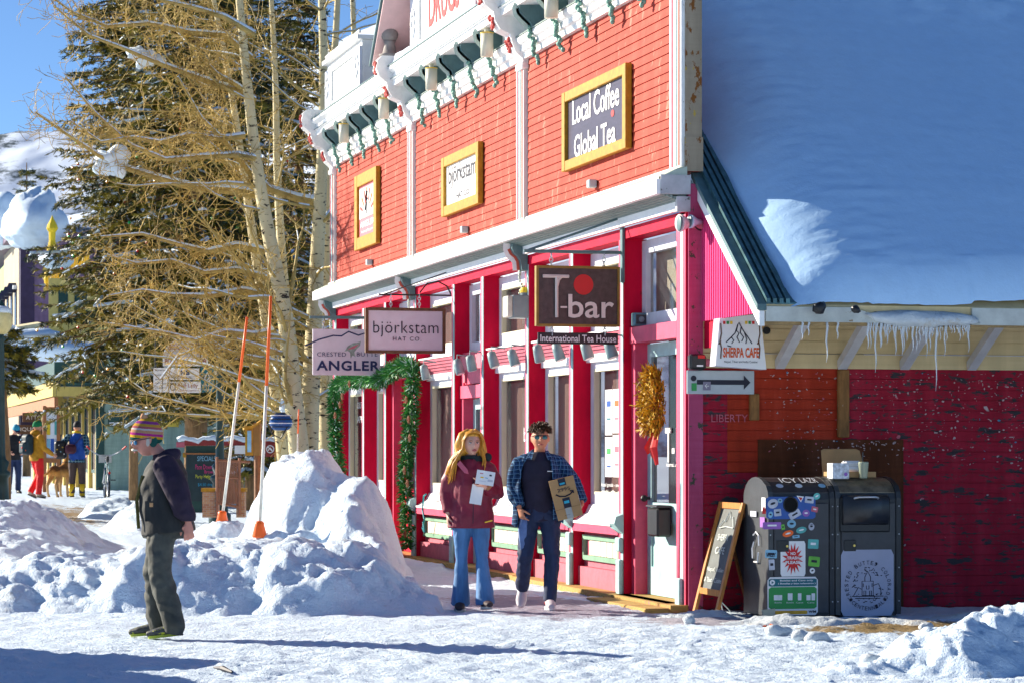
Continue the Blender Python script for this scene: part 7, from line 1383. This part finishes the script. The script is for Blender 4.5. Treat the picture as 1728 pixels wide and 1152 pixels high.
pa = thing('closed_parasol', 'closed yellow parasol standing above the snowy balcony', 'parasol', atd(88, 436, 83)); p0 = atd(88, 436, 83); s_ = 83/F_
put('canopy', MB().tube([p0+V((0, 0, h*s_)) for h in (4, 14, 30, 44, 50, 56, 66, 72)], [r*s_ for r in (10, 9, 5.5, 6, 10, 8.5, 3, .5)], 9), M('yellow_canvas', (.80, .55, .02), .7, var=.25, scale=3), pa); put('pole', MB().cyl(p0-V((0, 0, .5)), p0+V((0, 0, .2)), .04, 8), GREYM, pa)
# canopy roof with purple-grey fascia
q0, q1 = cp(8, 70), cp(70, 70)
cn = thing('shop_canopy', 'pale canopy with striped side below the mauve building', 'canopy', (*q0, 3.5)); z_a, z_b = Z_(575, 70), Z_(548, 70)
put('canopy_top', MB().prism([atd(2, 575, 70), atd(66, 552, 70), atd(70, 545, 70), atd(8, 555, 70)], V((0, 1.5, .1))), M('cream_canopy', (.66, .58, .36), .7), cn); put('canopy_side', MB().prism([atd(8, 577, 69.9), atd(88, 566, 69.9), atd(88, 592, 69.9), atd(25, 598, 69.9)], V((0, .3, 0))), M('blue_grey_canvas', (.20, .27, .40), .7), cn)
# lamp posts
def lamp(px, D, label, zt_, globe=True):
    x_, y_ = cp(px, D); g_ = gz(x_, y_); t = thing('street_lamp', label, 'street lamp', (x_, y_, g_), 'dark green street lamps')
    put('post', MB().lathe((x_, y_, g_), [(0, .20), (.18, .20), (.22, .15), (.75, .13), (.8, .17), (.86, .17), (.9, .11), (1.05, .15), (1.1, .09), (1.2, .075), (zt_-.5, .055), (zt_-.45, .09), (zt_-.4, .05), (zt_-.2, .06)], 16), M('lamp_green', (.015, .05, .055), .4), t, True)
    if globe: put('globe', MB().ball((x_, y_, zt_+.12), (.21, .21, .26), 18, 14), M('cream_globe', (.70, .62, .30), .3), t, True); put('finial', MB().lathe((x_, y_, zt_+.36), [(0, .10), (.05, .07), (.14, .01)], 10), M('lamp_green', (0, 0, 0)), t, True); put('snow_cap', MB().ball((x_, y_, zt_+.30), (.19, .19, .10), 14, 8), SNOW, t, True)
    return t
lamp(371, 47.5, 'dark green lamp post rising behind the marker stakes', 4.15, False); lamp(2, 49, 'street lamp with cream globe at the left edge', 3.75)
# shop sign cluster by the lamp post
sc = thing('sign_cluster', 'cluster of small shop signs hanging left of the lamp post', 'sign', (*cp(312, 47.3), 2.6)); Dc = 47.3
def cpanel(a, b, c, d, m_, nm): 
    p, q = atd(a, d, Dc), atd(b, c, Dc); ux = V((C_, -S_, 0)); n = V((-S_, -C_, 0)); ce = (p+q)/2; return put(nm, MB().obox(ce, ux*((q-p).dot(ux)/2), n*.02, V((0, 0, (q.z-p.z)/2))), m_, sc), ce, ux
AXC = (V((C_, -S_, 0)), V((0, 0, 1)))
def cl(s, a, b, c, d, m_, par, **k): p, q = atd(a, d, Dc-.03), atd(b, c, Dc-.03); letters(s, (p+q)/2, (q-p).dot(AXC[0]), q.z-p.z, AXC, m_, par, **k)
o, ce, ux = cpanel(259, 285, 620, 661, PAPER, 'panel')
for k, y in enumerate((624, 632, 639, 646, 653)): cl(('MOUNTAIN', 'EARTH', 'gallery', 'open daily', 'studio')[k], 262, 281, y-1, y+1.5, INK, o)
o, ce, ux = cpanel(286, 336, 621, 640, PAPER, 'panel'); cl('NB', 305, 320, 624, 632, NAVY, o, bold=.03); cl('NOTION & BELT', 292, 329, 634, 638, INK, o); o, ce, ux = cpanel(286, 339, 643, 662, PAPER, 'panel'); cl('Red Lady', 300, 334, 646, 655, OXB, o); cl('Capital Management', 298, 335, 657, 660, OXB, o); strokes([circ(12)+[(.5, 0)], [(-.5, .5), (0, .35), (.5, .5)]], atd(292, 652, Dc-.03), .1, .13, AXC, .008, INK, o)
o, ce, ux = cpanel(339, 362, 620, 661, TEALP, 'panel'); strokes([[(0, .5), (.3, -.05), (.28, -.3), (0, -.5), (-.28, -.3), (-.3, -.05), (0, .5)], [(-.2, -.1), (0, -.25), (.2, .0)]], atd(350, 636, Dc-.03), .16, .18, AXC, .009, WTXT, o); cl('WATER & LAND', 341, 360, 648, 651, WTXT, o); cl('Lots 303A', 344, 357, 655, 658, WTXT, o)
o, ce, ux = cpanel(275, 351, 603, 617, PAPER, 'panel'); cl('PIZZERIA & PUB', 278, 348, 605, 614, OXB, o, bold=.01)
pz = MB(); m_ = [atd(313+38*cos(a), 603-34*sin(a)*.95, Dc) for a in [pi*q/16 for q in range(17)]]; o = put('arched_panel', pz.prism(m_, V((0, .03, 0))), M('pale_grey_panel', (.5, .5, .54), .6), sc); cl('BRICK OVEN', 285, 342, 580, 590, OXB, o)
put('hanger_frame', MB().cyl(atd(262, 566, Dc), atd(366, 566, Dc), .02, 6).cyl(atd(262, 566, Dc), atd(262, 622, Dc), .012, 6).cyl(atd(338, 566, Dc), atd(338, 640, Dc), .012, 6), BLACK, sc)
# patio fence, menu board, gate, brick piers, leaflet box
D_ = 52; x_, y_ = cp(300, D_); fn = thing('patio_fence', 'oxblood and green board fence with snow on its top rail', 'fence', (*cp(400, D_), .42)); UX = V((C_, -S_, 0)); UN = V((-S_, -C_, 0))
def scr(a, b, c, d, D, m_, nm, par, th=.03): p, q = atd(a, d, D), atd(b, c, D); return put(nm, MB().obox((p+q)/2, UX*((q-p).dot(UX)/2), UN*th, V((0, 0, (q.z-p.z)/2))), m_, par)
scr(312, 560, 742, 751, D_, OXB, 'top_rail', fn, .06); scr(314, 372, 751.5, 868, D_, DGREEN, 'boards', fn); scr(298, 312, 745, 754, D_+2, ROSE, 'top_rail', fn, .05); p, q = atd(300, 741, D_), atd(560, 738, D_)
put('snow_cap', MB().tube([p.lerp(q, k/30)+V((0, 0, .03*sin(k*1.3)+.02*sin(k*2.9))) for k in range(31)], [(.10, .05+.012*sin(k*2.1)) for k in range(31)], 8, V((0, 0, 1))), SNOW, fn, True)
mb_ = thing('menu_board', 'chalk specials board with coloured handwriting on the green fence', 'menu board', (*cp(338, D_-.1), .9)); scr(314, 366, 766, 845, D_-.12, M('slate_board', (.012, .03, .035), .5), 'slate', mb_); scr(312, 368, 763.5, 766, D_-.12, RUSTB, 'frame', mb_, .04); scr(309, 315, 763, 771, D_-.1, YWOOD, 'corner_block', mb_, .05)
for s, a, b, c, d, m_ in (('SPECIALS', 333, 364, 769, 777, SKY_), ('Face Down', 330, 358, 783, 791, M('pink_chalk', (.65, .05, .2), .8, bmp=0)), ('Brown', 345, 362, 792, 798, M('pink_chalk', (0, 0, 0))), ('Party Helgesh', 330, 362, 800, 808, M('yellow_chalk', (.6, .6, .05), .8, bmp=0)), ('$4.50 draft', 334, 362, 814, 820, M('blue_chalk', (.03, .25, .4), .8, bmp=0))):
    p, q = atd(a, d, D_-.17), atd(b, c, D_-.17); letters(s, (p+q)/2, (q-p).dot(UX), q.z-p.z, AXC, m_, mb_)
scr(396, 416, 751, 765, D_-.1, PAPER, 'small_notice', fn, .02); o = scr(448, 476, 748, 770, D_-.1, OXB, 'notice', fn, .02); c = atd(456, 757, D_-.13); strokes([circ(16)+[(.5, 0)], [(-.35, .35), (.35, -.35)], [(-.3, -.2), (0, .2), (.3, -.2)]], c, .14, .14, AXC, .010, WTXT, o)
BRK = bpy.data.materials.new('brick'); BRK.use_nodes = True; n = BRK.node_tree; b = n.nodes['Principled BSDF']; bt = nn(n, 'ShaderNodeTexBrick'); bt.inputs['Scale'].default_value = 7; bt.inputs['Color1'].default_value = (.36, .13, .06, 1); bt.inputs['Color2'].default_value = (.50, .26, .12, 1); bt.inputs['Mortar'].default_value = (.4, .35, .28, 1); mp = coords(n); cx_ = nn(n, 'ShaderNodeSeparateXYZ'); cb = nn(n, 'ShaderNodeCombineXYZ'); n.links.new(mp, cx_.inputs[0]); n.links.new(mth(n, 'ADD', cx_.outputs[0], cx_.outputs[1]), cb.inputs[0]); n.links.new(cx_.outputs[2], cb.inputs[1]); n.links.new(cb.outputs[0], bt.inputs[0]); n.links.new(bt.outputs[0], b.inputs['Base Color'])
for px, lb, w2 in ((356, 'low brick pier with ochre cap left of the bar gate', 13), (407, 'low brick pier with ochre cap right of the bar gate', 7)):
    t = thing('brick_pier', lb, 'pier', (*cp(px, 46), .4), 'brick piers beside the gate'); p, q = atd(px-w2, 872, 46), atd(px+w2, 829, 46); ce = (p+q)/2; hw = (q-p).dot(UX)/2
    put('shaft', MB().obox(ce, UX*hw, UN*.14, V((0, 0, (q.z-p.z)/2))), BRK, t); put('cap', MB().obox(V((ce.x, ce.y, q.z+.035)), UX*(hw+.02), UN*.16, V((0, 0, .03))), YWOOD, t)
gt = thing('bar_gate', 'brown metal bar gate between the brick piers', 'gate', (*cp(387, 45.8), .4)); m_ = MB()
for k in range(15): p, q = atd(368+k*2.6, 850, 45.8), atd(368+k*2.6, 776, 45.8); m_.cyl(p, q, .012, 5)
GB = M('gate_brown', (.28, .12, .07), .5); put('bars', m_, GB, gt); m_ = MB()
for a, b in (((366, 776), (422, 779)), ((366, 848), (404, 855)), ((366, 770), (366, 870)), ((404, 772), (404, 868)), ((368, 804), (404, 806))): m_.cyl(atd(*a, 45.8), atd(*b, 45.8), .026, 6)
put('frame', m_, GB, gt); 
lb_ = thing('leaflet_box', 'ochre wooden leaflet box with sloping lid beside the snow pile', 'leaflet box', (*cp(427, 40), .4)); p, q = atd(415, 768, 40), atd(428, 718, 40); ce = (p+q)/2
put('body', MB().obox(ce+UX*.0, UX*((q-p).dot(UX)/2), UN*.12, V((0, 0, (q.z-p.z)/2))), YWOOD, lb_); p2, q2 = atd(428.3, 768, 40), atd(440, 713, 40); c2 = (p2+q2)/2; put('side_panel', MB().obox(c2, UX*((q2-p2).dot(UX)/2), UN*.11, V((0, 0, (q2.z-p2.z)/2))), M('brown_plank', (.27, .14, .03), .6, var=.2), lb_)
put('lid', MB().prism([atd(412, 721, 39.8), atd(428, 717, 39.8), atd(441, 708, 39.8), atd(441, 712, 39.8), atd(428, 721, 39.8), atd(412, 724, 39.8)], V((.03, .35, 0))), YWOOD, lb_); p, q = atd(417.5, 762, 39.85), atd(424, 726, 39.85); put('glass_front', MB().obox((p+q)/2, UX*((q-p).dot(UX)/2), UN*.01, V((0, 0, (q.z-p.z)/2))), SKY_, lb_); put('post', MB().cyl(V((c2.x, c2.y, .3)), V((c2.x, c2.y, p.z-.02)), .05, 8), OWD, lb_)
# bicycle helmet hung on the aspen
c = atd(474, 712, 43.6); t = thing('bike_helmet', 'blue, black and white striped bicycle helmet hung on the aspen', 'helmet', c-V((0, 0, .2))); HL = MB().ball((0, 0, 0), (.19, .15, .16), 22, 14); HL.v = [tuple(c+V((p[0], p[1], max(p[2], -.13)))) for p in HL.v]; put('shell', HL, M('helmet_blue', (.015, .09, .30), .3), t, True)
for k in range(5):
    a = -.6+.42*k; put('stripe', MB().tube([c+V((.187*cos(u)*cos(a*.9), -.150*sin(u)*cos(a*.9), .16*sin(a)+.015)) for u in [pi*(.02+.96*q/12) for q in range(13)]], [(.008, .026)]*13, 6, V((0, 1, 0))), WTXT if k % 2 else BLACK, t, True)
put('strap', MB().tube([c+V((-.2, -.1, -.05)), c+V((-.15, -.1, -.2)), c+V((-.02, -.1, -.26)), c+V((.1, -.1, -.06))], .012, 5), BLACK, t)
# ---- marker stakes
def stake(bx, by, tx, ty, D, cut, label, cone=True, r=.018):
    a, b = atd(bx, by, D), atd(tx, ty, D-.2); t = thing('marker_stake', label, 'stake', a, 'snow marker stakes'); k = cut; c = a.lerp(b, k)
    put('pole', MB().tube([a, c], [r, r*.9], 8), M('white_stake', (.72, .70, .62), .5), t, True); put('orange_tip', MB().tube([c, b], [r*.95, r*.8], 8), ORAN, t, True)
    if cone: put('cone_foot', MB().lathe(a-V((0, 0, .08)), [(0, .075), (.02, .078), (.13, .05), (.15, .052), (.17, .03)], 14), ORAN, t, True)
stake(438, 893, 457, 500, 27.3, .62, 'tall leaning snow stake with long orange top and orange foot, right of two'); stake(375, 874, 417, 535, 31, .68, 'tall leaning snow stake with orange top and red foot, left of two'); stake(502, 760, 504, 690, 40, .42, 'short thin red tipped stake against the aspen trunks', False, .012)
# added shade caster outside the view
solo('foreground_bank_off', MB(), SNOW, 'x y z w', 'x') if False else None
snow_heap('snow_bank', [(-5.55, 20.1, 1.05, .75, 1.62, 0, 3.4), (-5.4, 18.3, 1.0, 1.6, 1.6, 0, 3.2), (-8.2, 19.0, 1.6, 1.2, 1.8, 0, 3)], -10.5, -3.95, 15.6, 22, .08, seed=131)  # unseen heap, put in and shaped to shade the street at lower left
